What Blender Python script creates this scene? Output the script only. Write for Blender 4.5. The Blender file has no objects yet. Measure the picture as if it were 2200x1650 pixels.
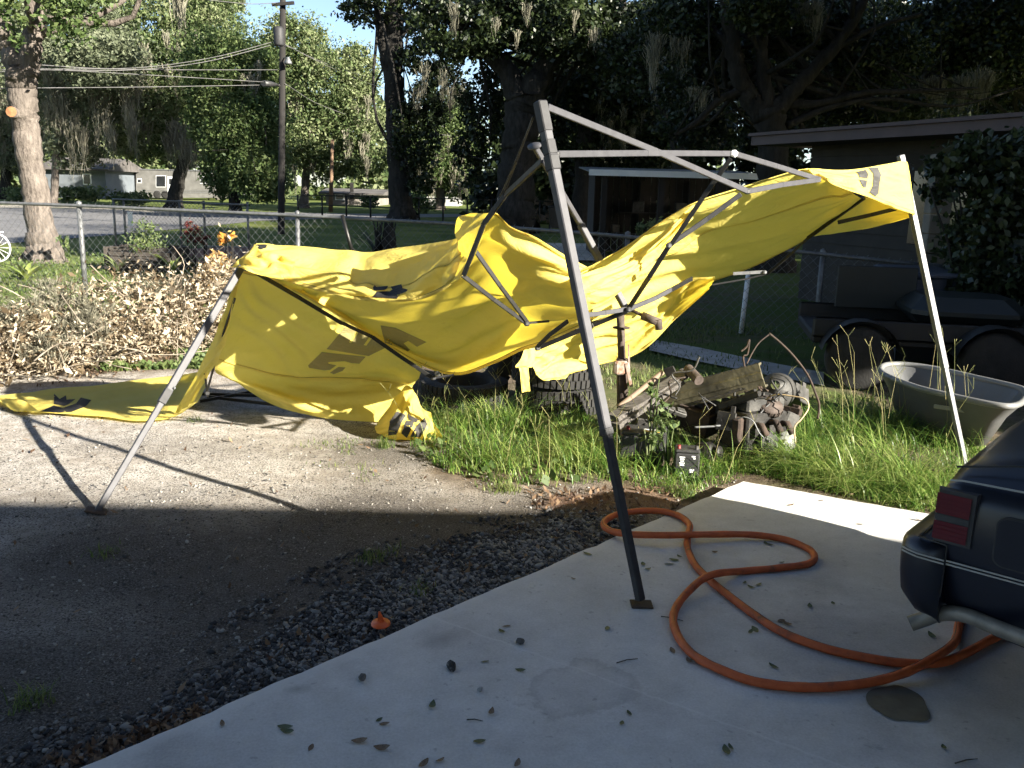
import bpy, math, random
import numpy as np
from mathutils import Vector, Matrix, noise
from mathutils.bvhtree import BVHTree
from mathutils.geometry import tessellate_polygon

SC = bpy.context.scene
COL = SC.collection
rad = math.radians

# ------------------------------------------------------------------ camera
F_PX, CAM_H, PITCH, ROLL = 1905.0, 1.65, rad(12.3), rad(1.5)
CAM_R = Matrix.Rotation(math.pi / 2 - PITCH, 3, 'X') @ Matrix.Rotation(ROLL, 3, 'Z')
cam_data = bpy.data.cameras.new('camera')
cam_data.sensor_fit = 'HORIZONTAL'
cam_data.angle = 2 * math.atan(1100 / F_PX)
cam_data.clip_start, cam_data.clip_end = 0.05, 3000
cam = bpy.data.objects.new('camera', cam_data)
COL.objects.link(cam)
cam.matrix_world = Matrix.Translation((0, 0, CAM_H)) @ CAM_R.to_4x4()
SC.camera = cam

# ------------------------------------------------------------------ sky and sun
SUN_DIR = Vector((-1.99, 1.42, -1.0)).normalized()          # direction the light travels
SUN_EL = math.asin(-SUN_DIR.z)
SUN_AZ = math.atan2(-SUN_DIR.x, -SUN_DIR.y)
world = bpy.data.worlds.new('World')
SC.world = world
world.use_nodes = True
wn = world.node_tree
wn.nodes.clear()
sky = wn.nodes.new('ShaderNodeTexSky')
sky.sky_type = 'NISHITA'
sky.sun_disc = False
sky.sun_elevation, sky.sun_rotation = SUN_EL, SUN_AZ
sky.air_density, sky.dust_density, sky.ozone_density = 0.75, 0.5, 1.0
bg = wn.nodes.new('ShaderNodeBackground')
bg.inputs['Strength'].default_value = 0.05
wo = wn.nodes.new('ShaderNodeOutputWorld')
wn.links.new(sky.outputs[0], bg.inputs['Color'])
wn.links.new(bg.outputs[0], wo.inputs['Surface'])
sun_data = bpy.data.lights.new('sun', 'SUN')
sun_data.energy = 5.0
sun_data.angle = rad(0.55)
sun_data.color = (1.0, 0.93, 0.80)
sun = bpy.data.objects.new('sun', sun_data)
COL.objects.link(sun)
sun.rotation_euler = SUN_DIR.to_track_quat('-Z', 'Y').to_euler()
sun.location = (30, -25, 30)
vs = SC.view_settings
vs.view_transform, vs.look, vs.gamma, vs.exposure = 'Standard', 'None', 1.0, 2.25
SC.render.film_transparent = False
try:
    SC.cycles.max_bounces = 5
    SC.cycles.diffuse_bounces = 2
    SC.cycles.transmission_bounces = 4
    SC.cycles.transparent_max_bounces = 6
    SC.cycles.sample_clamp_indirect = 6.0
    SC.cycles.use_denoising = True
    SC.cycles.use_adaptive_sampling = True
    SC.cycles.adaptive_threshold = 0.03
except Exception:
    pass

# ------------------------------------------------------------------ measuring helpers
def _ray(px, py):
    return CAM_R @ Vector(((px - 1100) / F_PX, -(py - 825) / F_PX, -1.0))
def G(px, py, z=0.0):
    """point of the level plane z that was measured at (px, py) in the photo survey"""
    d = _ray(px, py)
    return Vector((0, 0, CAM_H)) + d * ((z - CAM_H) / d.z)
def P(px, py, Y):
    """point at depth Y metres in front of the survey station"""
    d = _ray(px, py)
    return Vector((0, 0, CAM_H)) + d * (Y / d.y)

# ------------------------------------------------------------------ mesh helpers
def fast_mesh(name, V, Fc, smooth=False, mats=None, midx=None):
    """V (n,3), Fc (m,k) equal-sized faces"""
    V = np.asarray(V, np.float32); Fc = np.asarray(Fc, np.int32)
    me = bpy.data.meshes.new(name)
    m, k = Fc.shape
    me.vertices.add(len(V)); me.vertices.foreach_set('co', V.ravel())
    me.loops.add(m * k); me.loops.foreach_set('vertex_index', Fc.ravel())
    me.polygons.add(m)
    me.polygons.foreach_set('loop_start', np.arange(0, m * k, k, dtype=np.int32))
    me.polygons.foreach_set('loop_total', np.full(m, k, np.int32))
    if smooth: me.polygons.foreach_set('use_smooth', np.ones(m, bool))
    for mt in (mats or []): me.materials.append(mt)
    if midx is not None: me.polygons.foreach_set('material_index', np.asarray(midx, np.int32))
    me.update(calc_edges=True)
    return me

class MB:
    def __init__(s): s.v, s.f, s.m, s.s = [], [], [], []
    def add(s, vs_, fs, mat=0, smooth=False):
        o = len(s.v); s.v += [tuple(p) for p in vs_]
        for f in fs: s.f.append(tuple(i + o for i in f)); s.m.append(mat); s.s.append(smooth)
        return s
    def box(s, c, size, rot=None, mat=0, bev=0.0):
        c = Vector(c); hx, hy, hz = size[0] / 2, size[1] / 2, size[2] / 2
        R = rot if rot is not None else Matrix.Identity(3)
        if bev <= 0:
            pts = [c + R @ Vector((x * hx, y * hy, z * hz)) for z in (-1, 1) for y in (-1, 1) for x in (-1, 1)]
            return s.add(pts, [(0, 2, 3, 1), (4, 5, 7, 6), (0, 1, 5, 4), (2, 6, 7, 3), (0, 4, 6, 2), (1, 3, 7, 5)], mat)
        b = min(bev, hx * .9, hy * .9, hz * .9); pts = []
        for (z, i) in ((-hz, b), (-hz + b, 0), (hz - b, 0), (hz, b)):
            x, y = hx - i, hy - i
            pts += [(-x, -y + b, z), (-x + b, -y, z), (x - b, -y, z), (x, -y + b, z), (x, y - b, z), (x - b, y, z), (-x + b, y, z), (-x, y - b, z)]
        pts = [c + R @ Vector(p) for p in pts]
        fs = [tuple(range(7, -1, -1)), tuple(range(24, 32))]
        for l in range(3):
            for i in range(8):
                j = (i + 1) % 8; fs.append((l * 8 + i, l * 8 + j, l * 8 + 8 + j, l * 8 + 8 + i))
        return s.add(pts, fs, mat)
    def bar(s, a, b, w, h=None, up=(0, 0, 1), mat=0, bev=0.0):
        a, b = Vector(a), Vector(b); h = h or w
        d = (b - a); L = d.length; d.normalize(); u = Vector(up)
        if abs(d.dot(u)) > .98: u = Vector((0, 1, 0))
        x = d.cross(u).normalized(); y = x.cross(d).normalized()
        R = Matrix((x, d, y)).transposed()
        return s.box((a + b) / 2, (w, L, h), R, mat, bev)
    def tube(s, pts, r, n=8, mat=0, cap=True, smooth=True, squash=None):
        pts = [Vector(p) for p in pts]; k = len(pts)
        rs = r if hasattr(r, '__len__') else [r] * k
        o = []; prev = None
        for i, p in enumerate(pts):
            t = (pts[min(i + 1, k - 1)] - pts[max(i - 1, 0)])
            if t.length < 1e-9: t = Vector((0, 0, 1))
            t.normalize()
            if prev is None:
                u = Vector((0, 0, 1)) if abs(t.z) < .9 else Vector((1, 0, 0)); x = t.cross(u).normalized()
            else:
                x = prev - t * prev.dot(t)
                x = x.normalized() if x.length > 1e-6 else t.orthogonal().normalized()
            prev = x; y = t.cross(x)
            for j in range(n):
                a = 2 * math.pi * j / n
                o.append(p + x * (math.cos(a) * rs[i]) + y * (math.sin(a) * rs[i]))
        fs = [(i * n + j, i * n + (j + 1) % n, (i + 1) * n + (j + 1) % n, (i + 1) * n + j) for i in range(k - 1) for j in range(n)]
        s.add(o, fs, mat, smooth)
        if cap: s.add([], [], mat); base = len(s.v) - len(o); s.f += [tuple(base + j for j in range(n - 1, -1, -1)), tuple(base + (k - 1) * n + j for j in range(n))]; s.m += [mat, mat]; s.s += [False, False]
        return s
    def lathe(s, prof, c=(0, 0, 0), n=20, R=None, mat=0, smooth=True, sx=1., sy=1.):
        R = R or Matrix.Identity(3); c = Vector(c); o = []
        for r, z in prof:
            for j in range(n):
                a = 2 * math.pi * j / n; o.append(c + R @ Vector((r * math.cos(a) * sx, r * math.sin(a) * sy, z)))
        fs = [(i * n + j, i * n + (j + 1) % n, (i + 1) * n + (j + 1) % n, (i + 1) * n + j) for i in range(len(prof) - 1) for j in range(n)]
        return s.add(o, fs, mat, smooth)
    def poly(s, pts, mat=0): return s.add(pts, [tuple(range(len(pts)))], mat)
    def prism(s, pts, off, mat=0):
        n = len(pts); off = Vector(off); a = [Vector(p) for p in pts]; b = [p + off for p in a]
        fs = [tuple(range(n - 1, -1, -1)), tuple(range(n, 2 * n))] + [(i, (i + 1) % n, n + (i + 1) % n, n + i) for i in range(n)]
        return s.add(a + b, fs, mat)
    def mesh(s, name, mats):
        me = bpy.data.meshes.new(name); me.from_pydata(s.v, [], s.f)
        for m in (mats if isinstance(mats, (list, tuple)) else [mats]): me.materials.append(m)
        me.polygons.foreach_set('material_index', s.m); me.polygons.foreach_set('use_smooth', s.s)
        me.update(); return me

def tag(o, label=None, cat=None, group=None, kind=None):
    if label: o['label'] = label
    if cat: o['category'] = cat
    if group: o['group'] = group
    if kind: o['kind'] = kind
    return o
def put(name, data, parent=None, **kw):
    o = bpy.data.objects.new(name, data); COL.objects.link(o)
    if parent is not None: o.parent = parent
    return tag(o, **kw)
def obj(name, mb, mats, parent=None, **kw):
    return put(name, mb.mesh(name, mats), parent, **kw)
def root(name, label, cat, group=None, loc=(0, 0, 0)):
    # the Empty stands at the origin of the survey; parts carry world coordinates
    o = bpy.data.objects.new(name, None); COL.objects.link(o); o.empty_display_size = .1
    return tag(o, label, cat, group)
def based(o, loc):
    """move a thing's origin to its base without moving its parts"""
    M = Matrix.Translation(loc); o.matrix_world = M
    for c in o.children: c.matrix_parent_inverse = M.inverted()
    return o

# ------------------------------------------------------------------ materials
def new_mat(name):
    m = bpy.data.materials.new(name); m.use_nodes = True; nt = m.node_tree
    b = nt.nodes['Principled BSDF']; return m, nt, b
def rgba(c): return (c[0], c[1], c[2], 1)
def ramp(nt, stops, fac):
    r = nt.nodes.new('ShaderNodeValToRGB'); e = r.color_ramp.elements
    while len(e) > 1: e.remove(e[-1])
    e[0].position, e[0].color = stops[0][0], rgba(stops[0][1])
    for p, c in stops[1:]:
        k = e.new(p); k.color = rgba(c)
    nt.links.new(fac, r.inputs[0]); return r.outputs[0]
def tex(nt, kind='Noise', scale=5., detail=4., rough=.55, coord='Object', stretch=None, dist=0.):
    tc = nt.nodes.new('ShaderNodeTexCoord'); mp = nt.nodes.new('ShaderNodeMapping')
    nt.links.new(tc.outputs[coord], mp.inputs[0])
    if stretch: mp.inputs['Scale'].default_value = stretch
    t = nt.nodes.new('ShaderNodeTex' + kind); nt.links.new(mp.outputs[0], t.inputs['Vector'])
    t.inputs['Scale'].default_value = scale
    if kind == 'Noise':
        t.inputs['Detail'].default_value = detail; t.inputs['Roughness'].default_value = rough; t.inputs['Distortion'].default_value = dist
    return t
def bump(nt, b, h, strength=.3, dist=.02, prev=None):
    n = nt.nodes.new('ShaderNodeBump'); n.inputs['Strength'].default_value = strength; n.inputs['Distance'].default_value = dist
    nt.links.new(h, n.inputs['Height'])
    if prev: nt.links.new(prev, n.inputs['Normal'])
    nt.links.new(n.outputs[0], b.inputs['Normal']); return n.outputs[0]
def mixc(nt, fac, a, b, mode='MIX'):
    m = nt.nodes.new('ShaderNodeMix'); m.data_type = 'RGBA'; m.blend_type = mode
    for v, i in ((fac, 0), (a, 6), (b, 7)):
        if hasattr(v, 'is_output'): nt.links.new(v, m.inputs[i])
        elif isinstance(v, (int, float)): m.inputs[i].default_value = v
        else: m.inputs[i].default_value = rgba(v)
    return m.outputs[2]
def surf(name, c1, c2, scale=6., rough=.8, bumps=.2, bscale=40., metal=0., stretch=None, bdist=.01, spec=.5, lo=.35, hi=.65):
    m, nt, b = new_mat(name)
    n = tex(nt, 'Noise', scale, 5, .6, stretch=stretch)
    nt.links.new(ramp(nt, [(lo, c1), (hi, c2)], n.outputs['Fac']), b.inputs['Base Color'])
    b.inputs['Roughness'].default_value = rough; b.inputs['Metallic'].default_value = metal
    b.inputs['Specular IOR Level'].default_value = spec
    if bumps > 0:
        n2 = tex(nt, 'Noise', bscale, 4, .6, stretch=stretch); bump(nt, b, n2.outputs['Fac'], bumps, bdist)
    return m
def leafy(name, cols, trans=.35, rough=.6, var=.35, nscale=.6, spec=.3):
    """thin leaves: every leaf takes its own tone, clumps drift in hue"""
    m, nt, b = new_mat(name)
    gi = nt.nodes.new('ShaderNodeNewGeometry')
    n = tex(nt, 'Noise', nscale, 3, .5)
    ad = nt.nodes.new('ShaderNodeMath'); ad.operation = 'MULTIPLY_ADD'; ad.inputs[1].default_value = var; 
    sb = nt.nodes.new('ShaderNodeMath'); sb.operation = 'SUBTRACT'; sb.inputs[1].default_value = var / 2
    nt.links.new(n.outputs['Fac'], sb.inputs[0])
    nt.links.new(gi.outputs['Random Per Island'], ad.inputs[0]); nt.links.new(sb.outputs[0], ad.inputs[2])
    k = len(cols); c = ramp(nt, [(.25 + .5 * i / max(k - 1, 1), cc) for i, cc in enumerate(cols)], ad.outputs[0])
    nt.links.new(c, b.inputs['Base Color']); b.inputs['Roughness'].default_value = rough
    b.inputs['Specular IOR Level'].default_value = spec
    if trans > 0:
        tr = nt.nodes.new('ShaderNodeBsdfTranslucent'); nt.links.new(c, tr.inputs['Color'])
        mx = nt.nodes.new('ShaderNodeMixShader'); mx.inputs[0].default_value = trans
        out = nt.nodes['Material Output']
        nt.links.new(b.outputs[0], mx.inputs[1]); nt.links.new(tr.outputs[0], mx.inputs[2]); nt.links.new(mx.outputs[0], out.inputs['Surface'])
    return m

M = {}
M['alu'] = surf('grey powder coated steel', (.046, .046, .052), (.060, .060, .067), 25, .55, .03, 200, 0., spec=.35)
M['aludark'] = surf('dark grey steel tube', (.026, .026, .028), (.038, .038, .040), 25, .6, .08, 260, 0., spec=.3)
M['blacktube'] = surf('black steel tube', (.008, .0078, .0075), (.016, .0155, .014), 25, .45, .03, 200, .3)
M['blackplastic'] = surf('black plastic', (.02, .02, .021), (.035, .035, .036), 12, .5, .1, 80)
M['galv'] = surf('galvanised steel', (.10, .104, .108), (.17, .174, .178), 18, .5, .1, 60, .35)
M['rust'] = surf('rusty steel', (.018, .012, .009), (.055, .035, .025), 14, .85, .5, 60)
M['rustlight'] = surf('rust brown pipe', (.035, .025, .020), (.08, .06, .05), 20, .8, .35, 60)
M['oldsteel'] = surf('greasy old steel', (.009, .0085, .008), (.045, .042, .039), 9, .55, .4, 40, .4)
M['greysteel'] = surf('dull grey cast metal', (.025, .025, .024), (.08, .077, .072), 9, .6, .4, 40, .3)
M['rubber'] = surf('old tyre rubber', (.010, .010, .010), (.022, .021, .020), 6, .85, .4, 50)
M['wood'] = surf('weathered grey wood', (.03, .027, .025), (.13, .118, .105), 6, .85, .5, 30, stretch=(1, 12, 12))
M['paintwhite'] = surf('white paint', (.66, .67, .68), (.78, .78, .78), 4, .6, .05, 30)
# ================================================================== the setting
rng = np.random.default_rng(7)
def in_poly(X, Y, poly):
    inside = np.zeros(X.shape, bool); n = len(poly)
    for i in range(n):
        x1, y1 = poly[i][0], poly[i][1]; x2, y2 = poly[(i + 1) % n][0], poly[(i + 1) % n][1]
        c = ((y1 > Y) != (y2 > Y)) & (X < (x2 - x1) * (Y - y1) / (y2 - y1 + 1e-12) + x1); inside ^= c
    return inside
def poly_dist(X, Y, poly):
    d = np.full(X.shape, 1e9); n = len(poly)
    for i in range(n):
        ax, ay = poly[i][0], poly[i][1]; bx, by = poly[(i + 1) % n][0], poly[(i + 1) % n][1]
        l2 = (bx - ax) ** 2 + (by - ay) ** 2 + 1e-9
        t = np.clip(((X - ax) * (bx - ax) + (Y - ay) * (by - ay)) / l2, 0, 1)
        d = np.minimum(d, np.hypot(X - ax - t * (bx - ax), Y - ay - t * (by - ay)))
    return np.where(in_poly(X, Y, poly), d, -d)
def gp(*pts): return [tuple(G(*p)[:2]) for p in pts]
def vnoise(X, Y, s, seed=0):
    """cheap smooth value noise on arrays"""
    r = np.random.default_rng(seed); T = r.random((64, 64))
    x, y = X * s + 1000.3, Y * s + 1000.7; xi, yi = np.floor(x).astype(int), np.floor(y).astype(int)
    fx, fy = x - xi, y - yi; fx = fx * fx * (3 - 2 * fx); fy = fy * fy * (3 - 2 * fy)
    g = lambda a, b: T[a % 64, b % 64]
    return (g(xi, yi) * (1 - fx) + g(xi + 1, yi) * fx) * (1 - fy) + (g(xi, yi + 1) * (1 - fx) + g(xi + 1, yi + 1) * fx) * fy

SLAB_Z = 0.085
S0, S1, S2 = G(150, 1650, SLAB_Z), G(1595, 1032, SLAB_Z), G(2000, 1102, SLAB_Z)
sdir = (S1 - S0).normalized(); edir = (S2 - S1).normalized()
SLAB = [S0 - sdir * 5, S1, S1 + edir * 7.5, S0 - sdir * 5 + edir * 7.5]

GRAVEL = [(-18, -7), (-18, 8.2)] + gp((0, 815), (110, 806), (250, 798), (420, 790), (620, 800), (800, 830), (850, 905), (880, 965), (930, 1012), (1060, 1040), (1200, 1050), (1350, 1072), (1480, 1080), (1560, 1050)) + [(1.6, 4.6), (3, 0), (3, -7)]
STONES = [tuple((S0 - sdir * 2.2)[:2]), tuple(S0[:2])] + gp((1340, 1170), (1360, 1110), (1180, 1120), (980, 1150), (800, 1215), (620, 1330), (430, 1440), (240, 1560), (90, 1650)) 
DRY = gp((1120, 1050), (1490, 1060), (1440, 1110), (1150, 1100))
WALK = gp((1395, 728), (1520, 752), (1760, 800), (1760, 822), (1500, 775), (1395, 750))

def zones(X, Y):
    w1 = vnoise(X, Y, 1.7, 1) - .5; w2 = vnoise(X, Y, 6.0, 2) - .5; w3 = vnoise(X, Y, .7, 3) - .5
    g = np.clip(poly_dist(X, Y, GRAVEL) / .25 + w1 * 1.3 + w2 * 1.0 + .2, 0, 1)
    s = np.clip(poly_dist(X, Y, STONES) / .18 + w1 * 1.2 + w2 * 1.0 + .3, 0, 1)
    d = np.clip(poly_dist(X, Y, DRY) / .15 + w2 * 1.6 + .2, 0, 1)
    far = np.clip((Y - 8.6) / .8 + w1 * 2, 0, 1)
    gr = np.clip(.15 + w3 * 1.0 + w2 * .9 + far * .75, 0, 1) * (1 - g)
    k = np.clip(1.25 + poly_dist(X, Y, STONES) / 2.3 + w1 * 1.1 + w3 * .9, 0, 1) * .85  # dark stone spread past its band, adding shade to the foreground gravel colour
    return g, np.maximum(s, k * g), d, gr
nx, ny = 300, 250
gx, gy = np.meshgrid(np.linspace(-17, 13, nx), np.linspace(-7, 18, ny))
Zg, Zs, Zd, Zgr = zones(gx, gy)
gz = (vnoise(gx, gy, 1.1, 5) - .5) * .03 + (vnoise(gx, gy, 4, 6) - .5) * .014 * (1 - .5 * Zg)
edge = np.minimum.reduce([gx + 17, 13 - gx, gy + 7, 18 - gy]); gz = np.where(edge < .4, -.06, gz)
def ground_z(x, y):
    return (vnoise(x, y, 1.1, 5) - .5) * .03 + (vnoise(x, y, 4, 6) - .5) * .014
idx = np.arange(nx * ny).reshape(ny, nx)
FQ = np.stack([idx[:-1, :-1], idx[:-1, 1:], idx[1:, 1:], idx[1:, :-1]], -1).reshape(-1, 4)

# yard surface: crushed pale limerock, leaf mould, thin turf; the zones are vertex attributes
m, nt, b = new_mat('yard ground'); at = nt.nodes.new('ShaderNodeVertexColor'); at.layer_name = 'zone'
sep = nt.nodes.new('ShaderNodeSeparateColor'); nt.links.new(at.outputs[0], sep.inputs[0])
big = tex(nt, 'Noise', 1.3, 5, .6); mid = tex(nt, 'Noise', 9, 6, .65); fine = tex(nt, 'Noise', 130, 3, .7); vor = tex(nt, 'Voronoi', 85.)
grav = ramp(nt, [(.32, (.035, .031, .028)), (.45, (.19, .17, .15)), (.53, (.44, .41, .37)), (.68, (.58, .55, .505))], fine.outputs['Fac'])
grav = mixc(nt, ramp(nt, [(.40, (1, 1, 1)), (.60, (0, 0, 0))], big.outputs['Fac']), grav, (.30, .265, .225), 'MIX')
dm = nt.nodes.new('ShaderNodeMath'); dm.operation = 'MULTIPLY'; dm.inputs[1].default_value = .45
nt.links.new(ramp(nt, [(.42, (0, 0, 0)), (.62, (1, 1, 1))], mid.outputs['Fac']), dm.inputs[0])
grav = mixc(nt, dm.outputs[0], grav, (.60, .57, .53))
blk = tex(nt, 'Noise', 85, 2, .6)
grav = mixc(nt, ramp(nt, [(.56, (0, 0, 0)), (.63, (1, 1, 1))], blk.outputs['Fac']), grav, (.055, .052, .05))
soil = ramp(nt, [(.3, (.055, .04, .028)), (.6, (.16, .125, .09)), (.75, (.24, .20, .15))], mid.outputs['Fac'])
turf = ramp(nt, [(.35, (.05, .075, .018)), (.65, (.11, .15, .035))], fine.outputs['Fac'])
soil = mixc(nt, sep.outputs[2], soil, turf)
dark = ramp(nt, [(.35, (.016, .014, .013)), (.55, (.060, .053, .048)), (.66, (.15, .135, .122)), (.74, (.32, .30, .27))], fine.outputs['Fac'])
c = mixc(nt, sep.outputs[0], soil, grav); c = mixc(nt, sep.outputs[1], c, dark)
rs = nt.nodes.new('ShaderNodeMath'); rs.operation = 'MULTIPLY'; nt.links.new(at.outputs['Alpha'], rs.inputs[0]); nt.links.new(mid.outputs['Fac'], rs.inputs[1])
c = mixc(nt, rs.outputs[0], c, (.17, .075, .035))
nt.links.new(c, b.inputs['Base Color']); b.inputs['Roughness'].default_value = .95; b.inputs['Specular IOR Level'].default_value = .15
n1 = bump(nt, b, fine.outputs['Fac'], .8, .012); bump(nt, b, vor.outputs['Distance'], .5, .006, n1)
M['yard'] = m
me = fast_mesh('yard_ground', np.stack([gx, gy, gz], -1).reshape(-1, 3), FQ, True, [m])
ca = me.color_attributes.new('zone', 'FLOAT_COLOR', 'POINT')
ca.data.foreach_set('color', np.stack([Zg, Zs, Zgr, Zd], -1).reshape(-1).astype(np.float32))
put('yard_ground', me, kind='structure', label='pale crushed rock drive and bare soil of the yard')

# far ground: one grass sheet to the horizon
m = surf('lawn and verge', (.055, .085, .02), (.15, .17, .05), .35, .95, .5, 9, bdist=.05, spec=.1)
mb = MB(); Bg = 1500; mb.add([(-Bg, -Bg, -.05), (Bg, -Bg, -.05), (Bg, Bg, -.05), (-Bg, Bg, -.05)], [(0, 1, 2, 3)])
obj('ground', mb, m, kind='structure', label='mown green lawn running out to the trees')

# road, verge path
def sheet(name, near, far, z, mat, **kw):
    mb = MB(); n = len(near)
    mb.add([G(*p, z) for p in near] + [G(*p, z) for p in far], [(i, i + 1, n + i + 1, n + i) for i in range(n - 1)])
    return obj(name, mb, mat, kind='structure', **kw)
asph = surf('asphalt road', (.10, .10, .105), (.17, .165, .165), 3, .85, .4, 40)
sheet('road', [(-900, 640), (-300, 560), (0, 524), (250, 504), (400, 490), (560, 474), (760, 468), (1000, 466), (1400, 470)],
      [(-900, 470), (-300, 450), (0, 446), (250, 449), (400, 452), (560, 455), (760, 459), (1000, 460), (1400, 464)], -.035, asph)
conc_old = surf('old pale concrete', (.30, .28, .255), (.42, .40, .37), 5, .9, .3, 30)
sheet('verge_path', [(0, 446), (130, 446), (250, 450), (330, 457)], [(0, 440), (130, 441), (250, 447), (330, 453.5)], -.028, surf('bare pale verge', (.33, .29, .23), (.46, .42, .34), 1, .95, .2, 10))
sheet('side_walk', [(1395, 752), (1500, 776), (1620, 800), (1770, 828)], [(1395, 728), (1500, 746), (1620, 772), (1770, 800)], .02, conc_old, label='old concrete strip crossing the shaded side yard')
sheet('dirt_lane', [(1100, 556), (1300, 560)], [(1100, 520), (1300, 524)], .012, surf('sandy lane', (.34, .29, .24), (.48, .43, .37), 2, .95, .3, 20), label='sandy lane beyond the chain link fence')

# ------------------------------------------------------------------ concrete slab
m, nt, b = new_mat('carport concrete')
big = tex(nt, 'Noise', 1.1, 5, .6, dist=.4); mid = tex(nt, 'Noise', 5, 6, .65); fine = tex(nt, 'Noise', 120, 2, .6); spk = tex(nt, 'Noise', 30, 3, .6)
c = ramp(nt, [(.3, (.44, .43, .41)), (.7, (.63, .615, .59))], mid.outputs['Fac'])
c = mixc(nt, ramp(nt, [(.54, (0, 0, 0)), (.66, (.55, .55, .55))], big.outputs['Fac']), c, (.29, .265, .255))
c = mixc(nt, ramp(nt, [(.66, (0, 0, 0)), (.71, (.6, .6, .6))], spk.outputs['Fac']), c, (.20, .19, .18))
c = mixc(nt, .25, c, ramp(nt, [(.3, (.3, .3, .3)), (.7, (.65, .65, .65))], fine.outputs['Fac']))
def spot_dist(cx, cy, kx, ky, rot, wob):
    tc = nt.nodes.new('ShaderNodeTexCoord'); mp = nt.nodes.new('ShaderNodeMapping'); mp.vector_type = 'TEXTURE'
    mp.inputs['Location'].default_value = (cx, cy, SLAB_Z); mp.inputs['Rotation'].default_value = (0, 0, rot); mp.inputs['Scale'].default_value = (kx, ky, 1)
    nt.links.new(tc.outputs['Object'], mp.inputs[0]); ln = nt.nodes.new('ShaderNodeVectorMath'); ln.operation = 'LENGTH'; nt.links.new(mp.outputs[0], ln.inputs[0])
    nz = tex(nt, 'Noise', 4.5, 5, .65); ma = nt.nodes.new('ShaderNodeMath'); ma.operation = 'MULTIPLY_ADD'; ma.inputs[1].default_value = wob; nt.links.new(nz.outputs['Fac'], ma.inputs[0]); nt.links.new(ln.outputs['Value'], ma.inputs[2]); return ma.outputs[0]
q0 = G(1250, 1480, SLAB_Z); rg_ = spot_dist(q0.x, q0.y, .42, .30, .5, .95)          # dried tide mark of an old puddle
c = mixc(nt, ramp(nt, [(1.12, (0, 0, 0)), (1.16, (0, 0, 0))] if False else [(.0, (.16, .16, .16)), (.84, (.10, .10, .10)), (.955, (.34, .34, .34)), (.985, (.12, .12, .12)), (1., (0, 0, 0))], rg_), c, (.24, .215, .205))
q0 = G(960, 1370, SLAB_Z); rg_ = spot_dist(q0.x, q0.y, .22, .10, .6, .7); c = mixc(nt, ramp(nt, [(.3, (.55, .55, .55)), (1., (0, 0, 0))], rg_), c, (.22, .19, .185))
q0 = G(640, 1480, SLAB_Z); rg_ = spot_dist(q0.x, q0.y, .10, .07, .2, .9); c = mixc(nt, ramp(nt, [(.5, (.5, .5, .5)), (1., (0, 0, 0))], rg_), c, (.17, .16, .15))
q0 = G(1700, 1240, SLAB_Z); rg_ = spot_dist(q0.x, q0.y, .9, .22, -.5, .9); c = mixc(nt, ramp(nt, [(.5, (.28, .28, .28)), (1., (0, 0, 0))], rg_), c, (.26, .245, .235))
# trowelled paler edge band and a saw-cut control joint, measured across the slab
def across(px, py, nrm):
    tc = nt.nodes.new('ShaderNodeTexCoord'); a0 = G(px, py, SLAB_Z); sb_ = nt.nodes.new('ShaderNodeVectorMath'); sb_.operation = 'SUBTRACT'; sb_.inputs[1].default_value = a0; nt.links.new(tc.outputs['Object'], sb_.inputs[0])
    dp = nt.nodes.new('ShaderNodeVectorMath'); dp.operation = 'DOT_PRODUCT'; dp.inputs[1].default_value = nrm; nt.links.new(sb_.outputs[0], dp.inputs[0])
    nz = tex(nt, 'Noise', 7, 5, .7); ma = nt.nodes.new('ShaderNodeMath'); ma.operation = 'MULTIPLY_ADD'; ma.inputs[1].default_value = .05; nt.links.new(nz.outputs['Fac'], ma.inputs[0]); nt.links.new(dp.outputs['Value'], ma.inputs[2]); return ma.outputs[0]
nl = Vector((sdir.y, -sdir.x, 0)); ed_ = across(150, 1650, nl)
c = mixc(nt, ramp(nt, [(.05, (.75, .75, .75)), (.085, (.35, .35, .35)), (.10, (0, 0, 0))], ed_), c, (.60, .585, .56))
je = G(1750, 1622, SLAB_Z) - G(1380, 1488, SLAB_Z); jt = across(1380, 1488, Vector((-je.y, je.x, 0)).normalized())
c = mixc(nt, ramp(nt, [(.018, (0, 0, 0)), (.024, (.5, .5, .5)), (.030, (0, 0, 0))], jt), c, (.66, .65, .63))
nt.links.new(c, b.inputs['Base Color']); b.inputs['Roughness'].default_value = .82; b.inputs['Specular IOR Level'].default_value = .25
n1 = bump(nt, b, fine.outputs['Fac'], .25, .003); bump(nt, b, mid.outputs['Fac'], .15, .01, n1)
M['slab'] = m
mb = MB(); bot = [Vector((p.x, p.y, -.1)) for p in SLAB]; cen = (SLAB[0] + SLAB[2]) / 2
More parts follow.
